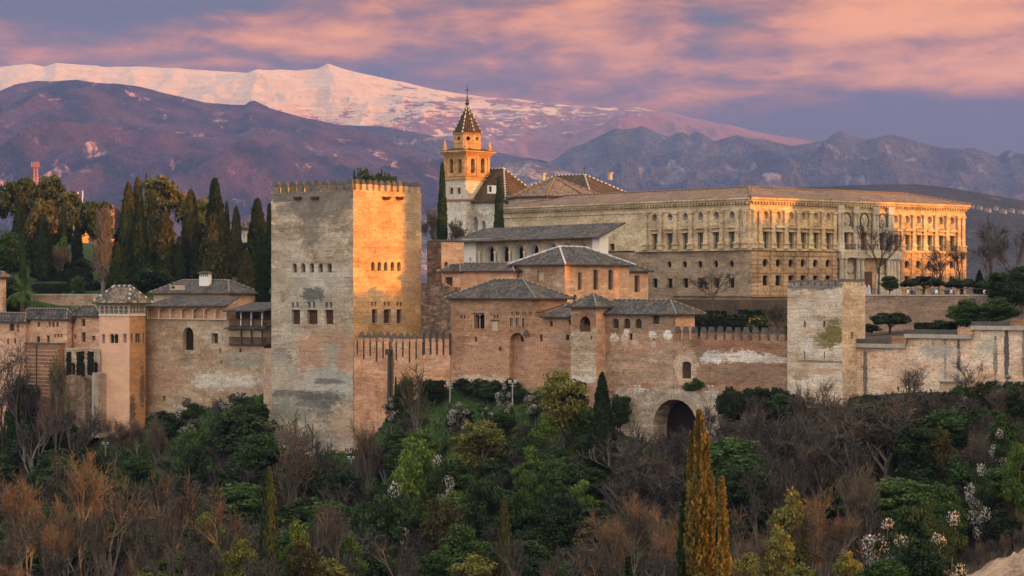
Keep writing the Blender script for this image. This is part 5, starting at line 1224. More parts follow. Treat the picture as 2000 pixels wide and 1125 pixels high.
L.z0 = b.z1 + 0.01
pc = [289 + (443 - 289) * k / 7 for k in range(8)]
for k in range(7): L.win('N', pc[k] + 1.0, pc[k + 1] - 1.0, 602, 623.5, 'flatarch', 'plaster', name='arch')
L.build()
for o in t.children:
    if o.name.startswith('arch'): o.data.materials[0] = m_hw
for px in pc[0:]:
    s = max(.12, min(L.a - .12, L.N.s_at(px))); mb = MB(); mb.lathe(L.N.p(s, 0, .12), [(.16, L.z0), (.11, L.z0 + .2), (.1, zat(608, 410)), (.17, zat(606.5, 410)), (.17, zat(605.5, 410))], 6); mb.obj('column', M['marble'], t)
mb = MB(); strip(mb, L.N, 0, L.a, L.z0 - .1, L.z0 + .12, .2); mb.obj('sill', M['cream'], t)
P = lambda s, tt, z: v3(L.C - E1 * s + E2 * tt, z)
shed_roof(t, P(-.8, -.9, zat(596.5, 409)), P(L.a + .6, -.9, zat(598, 425)), P(L.a - 2, 4.5, zat(578, 426)), P(1.5, 4.5, zat(580, 412)), M['tile_grey'])
# main house behind
t = thing('tiled_house', 'broad orange house with wide grey hip roof and a white chimney behind the loggia', 'house', v3(((500 - 1000) / F * 418, 418), Z0 - 3))
b = blk_px(t, 448, 418, 300, 503, 574, 640, [M['cream'], m_hw]); b.build()
rf = hip_roof(t, b.C, b.a, b.b, zat(572.5, 418), zat(547, 424), M['tile_grey'], over=.8, inset=5.0)
ch = blk_px(rf, 407, 424, 389, 413, 533, 560, [M['white'], M['white']]); ch.name = 'chimney'
ch.build()
chm = [o for o in rf.children if o.name.startswith('chimney')][0]
for k in range(5): mb = MB(); s = ch.a * (k + .5) / 5; mb.box(ch.N.p(s - .12, zat(539, 424), .02), v3(ch.N.d, 0) * .24, Vector((0, 0, .55)), -v3(ch.N.n, 0) * .015)
mb = MB()
for k in range(5): s = ch.a * (k + .5) / 5; mb.box(ch.N.p(s - .12, zat(540, 424), .03), v3(ch.N.d, 0) * .24, Vector((0, 0, .55)), -v3(ch.N.n, 0) * .02)
mb.obj('chimney_vent', M['void'], rf)
hip_roof(rf, ch.C, ch.a, ch.b, zat(533, 424), zat(529.5, 424), M['tile_grey'], over=.35, ridge=False, name='chimney_cap', thick=.1)
dmr = blk_px(rf, 345, 421, 332, 356, 557, 566, [M['cream'], M['cream']], b=2.0); dmr.name = 'dormer'; dmr.win('N', 334, 341, 559, 564, 'rect', 'void'); dmr.build()
# wooden balcony house next to the tower
t = thing('balcony_house', 'dark timber house with two storeys of open balconies against the great tower', 'house', v3(((522 - 1000) / F * 400, 400), Z0 - 8))
BH = LP + E1 * 1.2 - E2 * .4
b = blk_px(t, 0, 0, 446, 0, 607, 682, [M['wood_red'], M['wood']], C=BH + E2 * 2.5, b=5.0); b.wins_at('N', [470, 500], 10, 616, 634, 'rect', 'void'); b.wins_at('N', [470, 500], 10, 648, 668, 'rect', 'void'); b.build()
fb = Face(BH, -E1, -E2); sR, sL = .15, fb.s_at(447)
for (yf, yt, cnt) in ((636.5, 625, 5), (673, 660, 5)):
    mb = MB(); zf = zat(yf, 402); mb.box(fb.p(sR, zf - .2, 0), v3(fb.d, 0) * (sL - sR), Vector((0, 0, .2)), v3(E2, 0) * 2.5); mb.obj('balcony_floor', M['wood'], t)
    mb = MB(); zt_ = zat(yt, 402)
    for k in range(40): s = sR + (sL - sR) * k / 39; mb.box(fb.p(s - .035, zf, -.05), v3(fb.d, 0) * .07, Vector((0, 0, zt_ - zf)), v3(E2, 0) * .07)
    mb.box(fb.p(sR, zt_, 0), v3(fb.d, 0) * (sL - sR), Vector((0, 0, .12)), v3(E2, 0) * .14); mb.obj('railing', M['wood'], t)
    for px in (470, 490, 511):
        mb = MB(); s = fb.s_at(px); mb.box(fb.p(s - .11, zf, -.02), v3(fb.d, 0) * .22, Vector((0, 0, zat(yf - 27, 402) - zf)), v3(E2, 0) * .22); mb.obj('post', M['marble'] if yf < 640 else M['wood'], t)
shed_roof(t, fb.p(-.2, zat(606.5, 402), 0.9), fb.p(sL + .6, zat(606.5, 410), .9), fb.p(sL - .6, zat(590, 414), -5.5), fb.p(-.2, zat(590, 405), -5.5), M['tile_grey'])
shed_roof(t, fb.p(.1, zat(641.5, 402), .6), fb.p(sL + .8, zat(641.5, 410), .6), fb.p(sL + .8, zat(638, 410), -.1), fb.p(.1, zat(638, 402), -.1), M['tile_grey'], name='pent_roof', thick=.1)
# lantern tower
C_R = Vector(((253 - 1000) / F * 416, 416.0))
t = thing('red_tower', 'smooth salmon coloured tower with a windowed lantern storey and a mossy tiled pyramid roof', 'tower', v3(C_R, gz(C_R.x, C_R.y - 1)))
m_rn = masonry('salmon plaster', [(0.3, (0.62, 0.365, 0.24)), (0.6, (0.68, 0.42, 0.29))], course=1.2, blen=3., mortar=.05, grain=.2, lift=.04, holes=0., mid=.12, stain=.15, stain_col=(.36, .19, .12), bump=.12, seed=1.)
fR = Face(C_R, E2, E1)
m_rw = masonry('stained orange plaster', [(0.3, (0.40, 0.205, 0.095)), (0.6, (0.50, 0.265, 0.125))], course=1.2, blen=3., mortar=.05, grain=.4, lift=.05, holes=0., mid=.25, stain=.6, stain_col=(.16, .09, .05), seed=3., patches=[PT(fR, 278, 760, 5, 45, (.10, .075, .055), .9, .8), PT(fR, 258, 800, 6, 26, (.10, .085, .07), 1., .8)])
b = blk_px(t, 253, 416, 194, 284, 615, 880, [m_rn, m_rw])
b.win('N', 199, 205, 653, 671, 'rect', 'glass'); b.win('N', 214, 231, 652, 670, 'rect', 'twin'); b.win('N', 240, 247, 652, 670, 'rect', 'glass'); b.win('W', 255.5, 259.5, 652, 670, 'rect', 'glass'); b.win('W', 264.5, 274, 651, 669, 'rect', 'twin'); b.win('W', 278.5, 282, 651, 669, 'rect', 'glass')
b.build()
ln = Blk(t, C_R + E2 * .0, b.a, b.b, b.z1 + .02, zat(593, 416), mats=[M['cream'], M['cream']], name='lantern', depth=.5)
for pa in (195.5, 204.6, 213.7, 222.5, 233, 242): ln.win('N', pa, pa + 7.4, 598, 613, 'arch', 'glass')
for pa in (254.5, 260.5, 266.5, 272.5, 278): ln.win('W', pa, pa + 4.6, 597, 612, 'arch', 'glass')
ln.build()
mb = MB()
for f, L_ in ((ln.N, ln.a), (ln.W, ln.b)): strip(mb, f, -.15, L_, b.z1 - .2, b.z1 + .1, .15); strip(mb, f, -.1, L_, zat(605.5, 416), zat(604.8, 416), .12)
mb.obj('lantern_sill', M['marble'], t)
hip_roof(t, ln.C, ln.a, ln.b, zat(591.5, 416), zat(559, 418), tiles('mossy tiles', (.075, .065, .055), (.21, .18, .15), .6, warm=(.30, .19, .12), warm_amt=.6), over=.95, cap=(M['white_cap'], M['dark_cap'], M['dark_cap']), ridge_r=.22)
# small houses at the far left
m_sh = masonry('small house brick', PINK, course=.35, blen=.8, mortar=.15, stain=.35, seed=7.)
t = thing('brick_cottage', 'pinkish brick cottage with scattered small windows directly left of the salmon tower', 'house', v3(((190 - 1000) / F * 432, 432), Z0 - 10))
b = blk_px(t, 200, 430, 131, 215, 617, 850, [m_sh, m_sh])
for a, c, y0, y1 in ((142, 147, 623, 633), (159, 167, 623, 637), (144, 149, 653, 662), (159, 167.5, 649, 668), (180, 186, 656, 665)): b.win('N', a, c, y0, y1, 'rect', 'wood', frame=.08)
b.build(); hip_roof(t, b.C, b.a, b.b, zat(617, 430), zat(597, 436), M['tile_grey'], over=.6, inset=4.)
t = thing('long_cottage', 'long pale brick house row with many tiny windows under low grey roofs at far left', 'house', v3(((80 - 1000) / F * 440, 440), Z0 - 10))
b = blk_px(t, 131, 434, 46, 140, 624, 850, [m_sh, m_sh])
for a, c, y0, y1 in ((73, 78, 628.5, 638), (95, 99, 628, 638), (102, 106.5, 628, 638.5), (110, 114.5, 628, 638.5), (52, 55, 661, 672), (40, 43, 661, 671), (71, 78, 657, 671), (91, 97, 655, 671), (106, 110, 652, 659), (112, 116, 652, 659), (118, 122, 652, 659)): b.win('N', a, c, y0, y1, 'rect', 'wood')
b.build(); hip_roof(t, b.C, b.a, b.b, zat(623.5, 434), zat(603, 440), M['tile_grey'], over=.6)
t = thing('end_cottage', 'low house with one arched window at the left edge beyond the cottages', 'house', v3(((20 - 1000) / F * 446, 446), Z0 - 10))
b = blk_px(t, 50, 441, -60, 60, 629, 850, [m_sh, m_sh]); b.win('N', 18, 28, 632, 646, 'rect', 'wood'); b.win('N', 33, 37, 633, 648, 'arch', 'wood'); b.wins_at('N', [16, 29], 4, 661, 672, 'rect', 'void'); b.build(); hip_roof(t, b.C, b.a, b.b, zat(628.5, 441), zat(611, 447), M['tile_grey'], over=.6)
t = thing('edge_tower', 'sliver of a plastered tower at the left picture edge above the palm', 'tower', v3(((2 - 1000) / F * 444, 444), Z0 - 5))
b = blk_px(t, 5, 452, -40, 12, 540, 640, [m_sh, m_sh]); b.build(); hip_roof(t, b.C, b.a, b.b, zat(541, 452), zat(531, 455), M['tile_brown'], over=.7)
t = thing('brick_bastion', 'dark red brick bastion with pale horizontal bands standing below the cottages', 'bastion', v3(((100 - 1000) / F * 428, 428), zat(800, 428)))
m_ba = masonry('dark red brick', [(0.3, (0.21, 0.100, 0.062)), (0.6, (0.32, 0.165, 0.105))], course=.3, blen=.8, mortar=.2, stain=.3, lines=.0, seed=8.)
b = blk_px(t, 114, 427, 48, 128, 673, 850, [m_ba, m_ba]); b.build()
mb = MB(); rnd = random.Random(4)
for k in range(13):
    z = b.z1 - 1.2 - k * .72; a = rnd.uniform(0.05, .4); mb.box(b.N.p(a, z, .02), v3(b.N.d, 0) * (b.a - a - rnd.uniform(.1, .6)), Vector((0, 0, .12)), -v3(b.N.n, 0) * .015)
mb.obj('band', M['cream'], t)
mb = MB(); mb.box(b.N.p(-.1, b.z1 - .02, .08), v3(b.N.d, 0) * (b.a + .2), Vector((0, 0, .3)), v3(E2, 0) * (b.b + .2)); mb.obj('coping', M['dark_cap'], t)
mb = MB(); s = b.N.s_at(72); mb.tube([b.N.p(s, zat(800, 427), .12), b.N.p(s, b.z1, .12)], [.14, .14], 5); mb.obj('drain_pipe', M['iron'], t)
t = thing('arcade_wall', 'dark arched retaining wall behind clipped cypress columns left of the salmon tower', 'wall', v3(((160 - 1000) / F * 424, 424), zat(745, 424)))
b = blk_px(t, 196, 421, 126, 215, 682, 850, [m_rub, m_rub]); b.win('N', 138, 147, 708, 732, 'arch', 'void', name='arch'); b.win('N', 157, 166, 706, 736, 'arch', 'void', name='arch'); b.win('N', 181, 191, 706, 734, 'arch', 'void', name='arch'); b.build()
for o in [o for o in t.children if o.name == 'wall' or o.name.startswith('wall.')]: o.data.materials[0] = masonry('arcade brick', MIXED, stain=.7, seed=3.)
t = thing('stepped_buttress', 'crumbling stepped buttresses streaked white and black at the left foot of the salmon tower', 'buttress', v3(((175 - 1000) / F * 420, 420), zat(835, 420)))
m_sb = masonry('buttress streaked', [(0.3, (0.20, 0.145, 0.105)), (0.6, (0.33, 0.26, 0.20))], stain=.9, seed=2., erode=.4)
for (pa, pb, y, mm, out) in ((148, 163, 742, m_sb, 0), (164, 177, 738, m_rub, .6), (179, 184.5, 728, M['pale_coping'], 1.4), (185, 196, 730, m_sb, .9)):
    b2 = blk_px(t, pb, 420 - out, pa, pb + 3, y, 855, [mm, mm], b=3.0); b2.name = 'pier'; b2.build()
t = thing('old_garden_wall', 'low mottled garden wall behind the palm with a pale top', 'wall', v3(((130 - 1000) / F * 452, 452), Z0 - 2))
b = blk_px(t, 215, 446, 60, 230, 577, 625, [masonry('mottled wall', MIXED, stain=.8, seed=4.), m_sh], b=1.0); b.build(); mb = MB(); mb.box(b.N.p(-.1, b.z1, .1), v3(b.N.d, 0) * (b.a + .2), Vector((0, 0, .25)), -v3(b.N.n, 0) * 1.2); mb.obj('coping', M['pale_coping'], t)
# houses among the trees
m_or = masonry('orange render', [(0.3, (0.55, 0.29, 0.10)), (0.7, (0.62, 0.34, 0.13))], course=1., mortar=.05, stain=.1)
t = thing('orange_villa', 'orange villa with flat terrace glowing in low sun behind the dark garden trees', 'house', v3(((160 - 1000) / F * 560, 560), Z0))
b = blk_px(t, 148, 560, 134, 173, 425, 520, [m_or, m_or]); b.wins_at('W', [153, 163], 5, 431, 445, 'rect', 'wood'); b.wins_at('N', [141], 5, 446, 456, 'rect', 'wood'); b.build()
mb = MB(); mb.box(b.W.p(-.3, b.z1, .3), v3(b.W.d, 0) * (b.b + .5), Vector((0, 0, .3)), -v3(b.W.n, 0) * (b.a + .6)); mb.obj('parapet', M['cream'], t)
b2 = blk_px(t, 190, 566, 180, 224, 406, 500, [m_or, m_or]); b2.name = 'wing'; b2.wins_at('W', [215], 5, 425, 440, 'rect', 'wood'); b2.build(); hip_roof(t, b2.C, b2.a, b2.b, zat(406, 566), zat(397, 568), M['tile_brown'], over=.5)
t = thing('lattice_mast', 'tall red lattice telecom mast with square head above the pines at left', 'mast', ray(70, 372, 700))
mb = MB()
for sx_ in (-1, 1):
    for sy_ in (-1, 1): mb.tube([ray(70, 420, 700) + Vector((sx_ * .75, sy_ * .75, 0)), ray(70, 326, 700) + Vector((sx_ * .45, sy_ * .45, 0))], [.16, .13], 4)
for k in range(14):
    z0_, z1_ = ray(70, 372 - k * 3.3, 700), ray(70, 372 - (k + 1) * 3.3, 700); sg = 1 if k % 2 else -1
    mb.tube([z0_ + Vector((-sg * .7, -.6, 0)), z1_ + Vector((sg * .7, -.6, 0))], [.09, .09], 3)
mb.obj('lattice', flat('mast red', (.45, .20, .15)), t)
mb = MB(); q = ray(70, 325, 700); mb.box(q + Vector((-1.0, -1.0, -.1)), (2.0, 0, 0), (0, 2.0, 0), (0, 0, .3))
for k in range(5): mb.box(q + Vector((-1.2 + k * .55, -1.2, -.2)), (.28, 0, 0), (0, .2, 0), (0, 0, 1.6))
mb.obj('antenna_head', flat('mast head red', (.42, .18, .14)), t)
t = thing('antenna_mast', 'short red and white antenna mast rising from the roof of the orange villa', 'mast', ray(157, 424, 570))
mb = MB()
for k in range(7): mb.tube([ray(156.5, 424 - k * 5, 570), ray(156.5, 419 - k * 5, 570)], [.42 - .04 * k, .40 - .04 * k], 5, k % 2)
mb.obj('pole', [flat('mast red paint', (.5, .12, .08)), M['white']], t)
mb = MB()
for dx, y in ((-.5, 398), (.5, 398), (-.6, 388), (.6, 386)): mb.box(ray(156.5, y, 570) + Vector((dx, -.3, 0)), (.22, 0, 0), (0, .2, 0), (0, 0, 1.7))
mb.obj('antenna_panel', M['white'], t)
t = thing('white_villa', 'small white villa with grey tiled gables between the cypresses beside the great tower', 'house', v3(((485 - 1000) / F * 470, 470), Z0))
b = blk_px(t, 486, 470, 470, 500, 540, 580, [M['cream'], M['white']]); b.wins_at('W', [490, 495], 3, 544, 552, 'arch', 'wood'); b.build(); hip_roof(t, b.C, b.a, b.b, zat(539, 470), zat(527, 474), M['tile_grey'], over=.5)
t = thing('hillside_villa', 'pale villa with a grey hip roof half hidden behind cypresses left of the great tower', 'house', v3(((480 - 1000) / F * 520, 520), Z0))
b = blk_px(t, 480, 520, 472, 500, 447, 540, [M['white'], M['cream']]); b.wins_at('N', [476], 3, 455, 466, 'rect', 'void'); b.build(); hip_roof(t, b.C, b.a, b.b, zat(446, 520), zat(434, 524), M['tile_grey'], over=.6)
# distant white houses on the hill at the far right
rnd = random.Random(8); HL = ['tiny white box house on the dark hillside, nearest the palace roof end', 'tiny low white house on the hillside just right of the palace roof end', 'tiny pale house with flat roof, middle of the far right hillside row', 'tiny pale house standing highest in the far right hillside row', 'tiny grey white house toward the picture edge in the far right row', 'tiny white house in the far right hillside row, second from the edge', 'tiny pale house at the right picture edge on the far hillside']
for k, (px, y, w) in enumerate(((1897, 401, 9), (1912, 404, 10), (1928, 408, 12), (1944, 405, 8), (1958, 411, 13), (1975, 409, 10), (1993, 412, 12))):
    hx = [hh for hh in HILLS if hh[0].startswith('low_wooded_hill')][0]; pxs_ = 1000 + F * hx[1] / hx[2]; pys_ = 562.5 - (hx[3] - Z0) / hx[2] * F
    q_ = np.argmin((pxs_ - px) ** 2 + (pys_ - y - 6) ** 2 + 1e9 * (hx[2] > 2200 * MS)); D = float(hx[2].flat[q_])
    t = thing('white_house', HL[k], 'house', ray(px, y + 6, D), 'white houses on the far right hillside')
    b = blk_px(t, px + w * .4, D, px - w * .5, px + w * .7, y, y + 9, [M['dull_white'], M['dull_white']]); b.wins_at('N', [px - w * .2, px + w * .15], 1.2, y + 1.5, y + 3.5, 'rect', 'void'); b.build()
    hip_roof(t, b.C, b.a, b.b, b.z1, b.z1 + 2.4, M['tile_brown'], over=.4, ridge=False)
# ------------------------------------------------------------------ plants
M['bark'] = flat('grey bark', (0.11, 0.098, 0.085), 0.95, 0.35, 2.0)
M['bark_pale'] = flat('pale bark', (0.17, 0.15, 0.13), 0.95, 0.35, 2.0)
M['bark_brown'] = flat('brown bark', (0.075, 0.055, 0.040), 0.95, 0.35, 2.0)
M['twig'] = foliage('grey brown twigs', [(0.2, (0.037, 0.035, 0.032)), (0.5, (0.068, 0.063, 0.056)), (0.85, (0.118, 0.107, 0.094))], 0.0, gain=0.9)
M['twig_red'] = foliage('reddish twigs', [(0.2, (0.055, 0.044, 0.033)), (0.5, (0.098, 0.077, 0.056)), (0.85, (0.15, 0.115, 0.082))], 0.0, gain=1.25)
M['twig_olive'] = foliage('budding olive twigs', [(0.2, (0.070, 0.062, 0.032)), (0.5, (0.125, 0.110, 0.050)), (0.85, (0.19, 0.165, 0.075))], 0.0)
M['leaf_dark'] = foliage('dark evergreen leaves', [(0.2, (0.012, 0.026, 0.010)), (0.5, (0.026, 0.052, 0.016)), (0.85, (0.058, 0.095, 0.028))], gain=1.1)
M['leaf_mid'] = foliage('mid green leaves', [(0.2, (0.020, 0.046, 0.012)), (0.5, (0.042, 0.088, 0.020)), (0.85, (0.090, 0.145, 0.036))], gain=1.15)
M['leaf_fresh'] = foliage('fresh spring leaves', [(0.2, (0.040, 0.078, 0.014)), (0.5, (0.085, 0.145, 0.024)), (0.85, (0.16, 0.215, 0.044))], gain=1.25)
M['leaf_yellow'] = foliage('yellow green leaves', [(0.2, (0.065, 0.072, 0.016)), (0.5, (0.130, 0.135, 0.030)), (0.85, (0.23, 0.20, 0.055))], gain=1.35)
M['leaf_olive'] = foliage('olive brown foliage', [(0.2, (0.038, 0.036, 0.014)), (0.5, (0.085, 0.075, 0.026)), (0.85, (0.15, 0.12, 0.045))])
M['cyp'] = foliage('cypress foliage', [(0.2, (0.011, 0.023, 0.009)), (0.5, (0.028, 0.050, 0.016)), (0.85, (0.065, 0.095, 0.030))], 0.1)
M['cyp_sunlit'] = foliage('sunlit cypress foliage', [(0.2, (0.070, 0.055, 0.014)), (0.5, (0.155, 0.115, 0.027)), (0.85, (0.26, 0.185, 0.05))], 0.1, gain=1.6)  # leaf colour itself carries the gold of the low sun
M['cyp_brown'] = foliage('brownish cypress foliage', [(0.2, (0.026, 0.032, 0.012)), (0.5, (0.062, 0.066, 0.022)), (0.85, (0.13, 0.115, 0.040))], 0.1, gain=1.2)
M['pine'] = foliage('pine needles', [(0.2, (0.018, 0.032, 0.011)), (0.5, (0.050, 0.066, 0.019)), (0.85, (0.12, 0.125, 0.038))], 0.12)
M['pine_gold'] = foliage('olive gold pine needles', [(0.2, (0.045, 0.045, 0.012)), (0.5, (0.12, 0.105, 0.026)), (0.85, (0.22, 0.175, 0.05))], 0.12, gain=1.35)
M['hedge'] = foliage('clipped hedge', [(0.2, (0.009, 0.017, 0.008)), (0.5, (0.018, 0.031, 0.012)), (0.85, (0.036, 0.055, 0.020))], 0.1)
M['blossom'] = foliage('white blossom', [(0.15, (0.30, 0.27, 0.27)), (0.5, (0.52, 0.48, 0.48)), (0.85, (0.74, 0.70, 0.69))], 0.2, gain=1.1)
M['grass'] = foliage('undergrowth leaves', [(0.2, (0.018, 0.030, 0.009)), (0.5, (0.042, 0.072, 0.018)), (0.85, (0.085, 0.120, 0.032))], 0.15)
M['orange_fruit'] = flat('oranges', (0.62, 0.22, 0.03), 0.6, 0.1)
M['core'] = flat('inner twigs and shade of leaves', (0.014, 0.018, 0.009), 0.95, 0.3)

def quads_mesh(name, P, U, V, mats, mi=None, extra=None):
    """leaf quads centred at P with half axes U and V (numpy n x 3)"""
    n = len(P)
    v = np.stack([P - U - V, P + U - V, P + U + V, P - U + V], 1).reshape(-1, 3)
    f = np.arange(4 * n).reshape(n, 4)
    vs, fs = v.tolist(), f.tolist(); mis = list(mi) if mi is not None else [0] * n
    if extra:
        o = len(vs); vs += [list(q) for q in extra.v]; fs += [[i + o for i in q] for q in extra.f]; mis += list(extra.mi)
    me = bpy.data.meshes.new(name); me.from_pydata(vs, [], fs)
    for m_ in mats: me.materials.append(m_)
    me.polygons.foreach_set('material_index', mis); me.update()
    return me
def rand_dirs(rng, n):
    a = rng.normal(size=(n, 3)); return a / np.linalg.norm(a, axis=1)[:, None]
def perp(rng, d):
    a = np.cross(d, rand_dirs(rng, len(d))); return a / (np.linalg.norm(a, axis=1)[:, None] + 1e-9)
def unit_thing(kind, trunk_mb, crown_mesh, trunk_mat, crown_name='crown'):
    r = bpy.data.objects.new(kind, None); COL.objects.link(r); LOC[r.name] = (0, 0, 0)
    if trunk_mb is not None: trunk_mb.obj('trunk', trunk_mat, r)
    c = bpy.data.objects.new(crown_name, crown_mesh); COL.objects.link(c); c.parent = r
    return r
PROTO = {}; USED = {}
def _grow(rnd, mb, tw, p, d, L, r, lev, maxlev, up, spread, kids, ntw=16):
    q = p.copy(); pts = [p.copy()]; dd = d.copy(); n = 3
    for k in range(n):
        dd = (dd + Vector((rnd.uniform(-1, 1), rnd.uniform(-1, 1), rnd.uniform(-.3, 1) * up)) * 0.16).normalized(); q = q + dd * (L / n); pts.append(q.copy())
    mb.tube(pts, [r * (1 - .45 * i / n) for i in range(n + 1)], 5 if lev == 0 else (4 if lev < 2 else 3), 0, cap=False)
    if lev == maxlev:
        for k in range(ntw):
            t = rnd.uniform(.15, 1.0); b = pts[0].lerp(pts[-1], t); e = (dd * .7 + Vector((rnd.gauss(0, 1), rnd.gauss(0, 1), rnd.gauss(.25 * up, .8))) * .75).normalized()
            tw.append((b, e, rnd.uniform(.45, 1.0) * L * .75))
        return
    for k in range(kids[lev]):
        t = rnd.uniform(.45, 1.0) if k else 1.0
        b = pts[0].lerp(pts[-1], t) if t < .99 else pts[-1]
        ax = dd.cross(Vector((rnd.gauss(0, 1), rnd.gauss(0, 1), rnd.gauss(0, 1)))).normalized()
        e = (Matrix.Rotation(rnd.uniform(.35, 1.0) * spread, 3, ax) @ dd); e = (e + Vector((0, 0, .25 * up))).normalized()
        _grow(rnd, mb, tw, b, e, L * rnd.uniform(.58, .80), r * .55, lev + 1, maxlev, up, spread, kids, ntw)
def bare_proto(seed, twig, bark, trunk=.30, spread=.95, up=1.0, kids=(5, 4, 3), maxlev=3, tw_w=.026, stems=1, narrow=1.0, L0=3.2, r0=.20, ntw=16):
    rnd = random.Random(seed); mb = MB(); tw = []
    for s in range(stems):
        d = Vector((0, 0, 1)) if stems == 1 else Vector((rnd.uniform(-.35, .35), rnd.uniform(-.35, .35), 1)).normalized()
        _grow(rnd, mb, tw, Vector((rnd.uniform(-.2, .2) * (stems > 1), 0, -.4)), d, L0 * (1 if stems == 1 else .9), r0 if stems == 1 else r0 * .6, 0, maxlev, up, spread, kids, ntw)
    P = np.array([tuple(b + e * (l / 2)) for b, e, l in tw]); E = np.array([tuple(e) for b, e, l in tw]); Ls = np.array([l for b, e, l in tw])
    rng = np.random.default_rng(seed); side = perp(rng, E)
    zmax = P[:, 2].max(); sc = 10.0 / zmax; wx = np.percentile(np.abs(P[:, :2]), 95) * 2 * sc
    mb.v = [(x * sc * narrow, y * sc * narrow, z * sc) for x, y, z in mb.v]; P = P * sc; P[:, :2] *= narrow
    me = quads_mesh('twigs', P, E * (Ls * sc / 2)[:, None], side * (tw_w * rng.uniform(.6, 1.3, len(P)))[:, None], [twig])
    return mb, me, wx * narrow
def leafy_proto(seed, leaf, bark, crown_c=5.5, rx=3.0, rz=4.6, n=9000, size=.13, clumps=80, trunk_r=.17, base_clear=1.0, flower=None, ff=0.0, clump_r=(.35, 1.15), top_bias=0.0, limbs=6):
    rng = np.random.default_rng(seed); rnd = random.Random(seed)
    c = rand_dirs(rng, clumps) * (rng.uniform(.35, 1.0, clumps) ** .6)[:, None] * np.array([rx, rx, rz]) * .78 + np.array([0, 0, crown_c])
    c[:, :2] += rng.normal(0, .25, (clumps, 2))
    c[:, 2] = np.maximum(c[:, 2], base_clear)
    r = rng.uniform(clump_r[0], clump_r[1], clumps)
    k = rng.integers(0, clumps, n); d = rand_dirs(rng, n); d[:, 2] = np.abs(d[:, 2]) * .9 + d[:, 2] * .1 if top_bias else d[:, 2]
    P = c[k] + d * (r[k] * rng.uniform(.55, 1.05, n))[:, None] * np.array([1, 1, .8])
    nrm = d + rand_dirs(rng, n) * .9; nrm /= np.linalg.norm(nrm, axis=1)[:, None]
    U = perp(rng, nrm); V = np.cross(nrm, U); s = size * rng.uniform(.55, 1.25, n)
    bl = rng.uniform(size=clumps) < ff * 1.35
    mi = (bl[k] & (rng.uniform(size=n) < .5)).astype(int).tolist() if flower else None
    mb = MB(); mb.tube([(0, 0, -.5), (rnd.uniform(-.1, .1), 0, 1.8), (rnd.uniform(-.3, .3), rnd.uniform(-.3, .3), crown_c)], [trunk_r * 1.25, trunk_r, trunk_r * .45], 6)
    for j in range(limbs):
        q = c[rnd.randrange(clumps)]; z = rnd.uniform(1.6, 4.0); mb.tube([(0, 0, z), (q[0] * .5, q[1] * .5, (z + q[2]) / 2 + .3), tuple(q)], [trunk_r * .6, trunk_r * .4, trunk_r * .15], 4)
    top = P[:, 2].max(); sc = 10.0 / top
    mb.v = [(x * sc, y * sc, z * sc) for x, y, z in mb.v]
    me = quads_mesh('crown', P * sc, U * (s * sc)[:, None], V * (s * sc * .75)[:, None], [leaf] + ([flower] if flower else []), mi)
    return mb, me, 2 * np.percentile(np.abs(P[:, :2]), 97) * sc
def cypress_proto(seed, leaf, R0=1.15, n=8000, size=.145, spires=1, shag=.22, blunt=.45):
    rng = np.random.default_rng(seed)
    z = rng.uniform(0, 1, n) ** .85; th = rng.uniform(0, 2 * np.pi, n)
    prof = R0 * np.minimum(1, (z / .10 + .25)) * np.power(np.clip(1 - z, 0, 1), blunt) * (1.0 - .15 * z)
    lump = 1 + shag * (vnoise(th * 2.2 + 7, z * 16, seed) - .5) * 2 + shag * .7 * (vnoise(th * 5 + 3, z * 38, seed + 3) - .5) * 2
    r = prof * lump * rng.uniform(.80, 1.03, n)
    P = np.stack([r * np.cos(th), r * np.sin(th), z * 9.85 + .15], -1)
    up = np.stack([np.cos(th) * .35, np.sin(th) * .35, np.ones(n)], -1) + rand_dirs(rng, n) * .35; up /= np.linalg.norm(up, axis=1)[:, None]
    out = np.stack([np.cos(th), np.sin(th), np.zeros(n)], -1) + rand_dirs(rng, n) * .7; side = np.cross(up, out); side /= np.linalg.norm(side, axis=1)[:, None]
    s = size * rng.uniform(.6, 1.25, n) * (.55 + .45 * np.clip(prof / R0 * 1.5, 0, 1))
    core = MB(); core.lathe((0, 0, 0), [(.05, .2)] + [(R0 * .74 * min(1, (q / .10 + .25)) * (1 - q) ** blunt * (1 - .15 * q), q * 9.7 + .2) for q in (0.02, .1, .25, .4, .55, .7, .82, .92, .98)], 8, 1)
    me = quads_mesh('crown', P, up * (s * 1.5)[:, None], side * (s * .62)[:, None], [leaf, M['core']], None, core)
    mb = MB(); mb.tube([(0, 0, -.6), (0, 0, 1.2)], [.17, .15], 6)
    return mb, me, 2 * R0
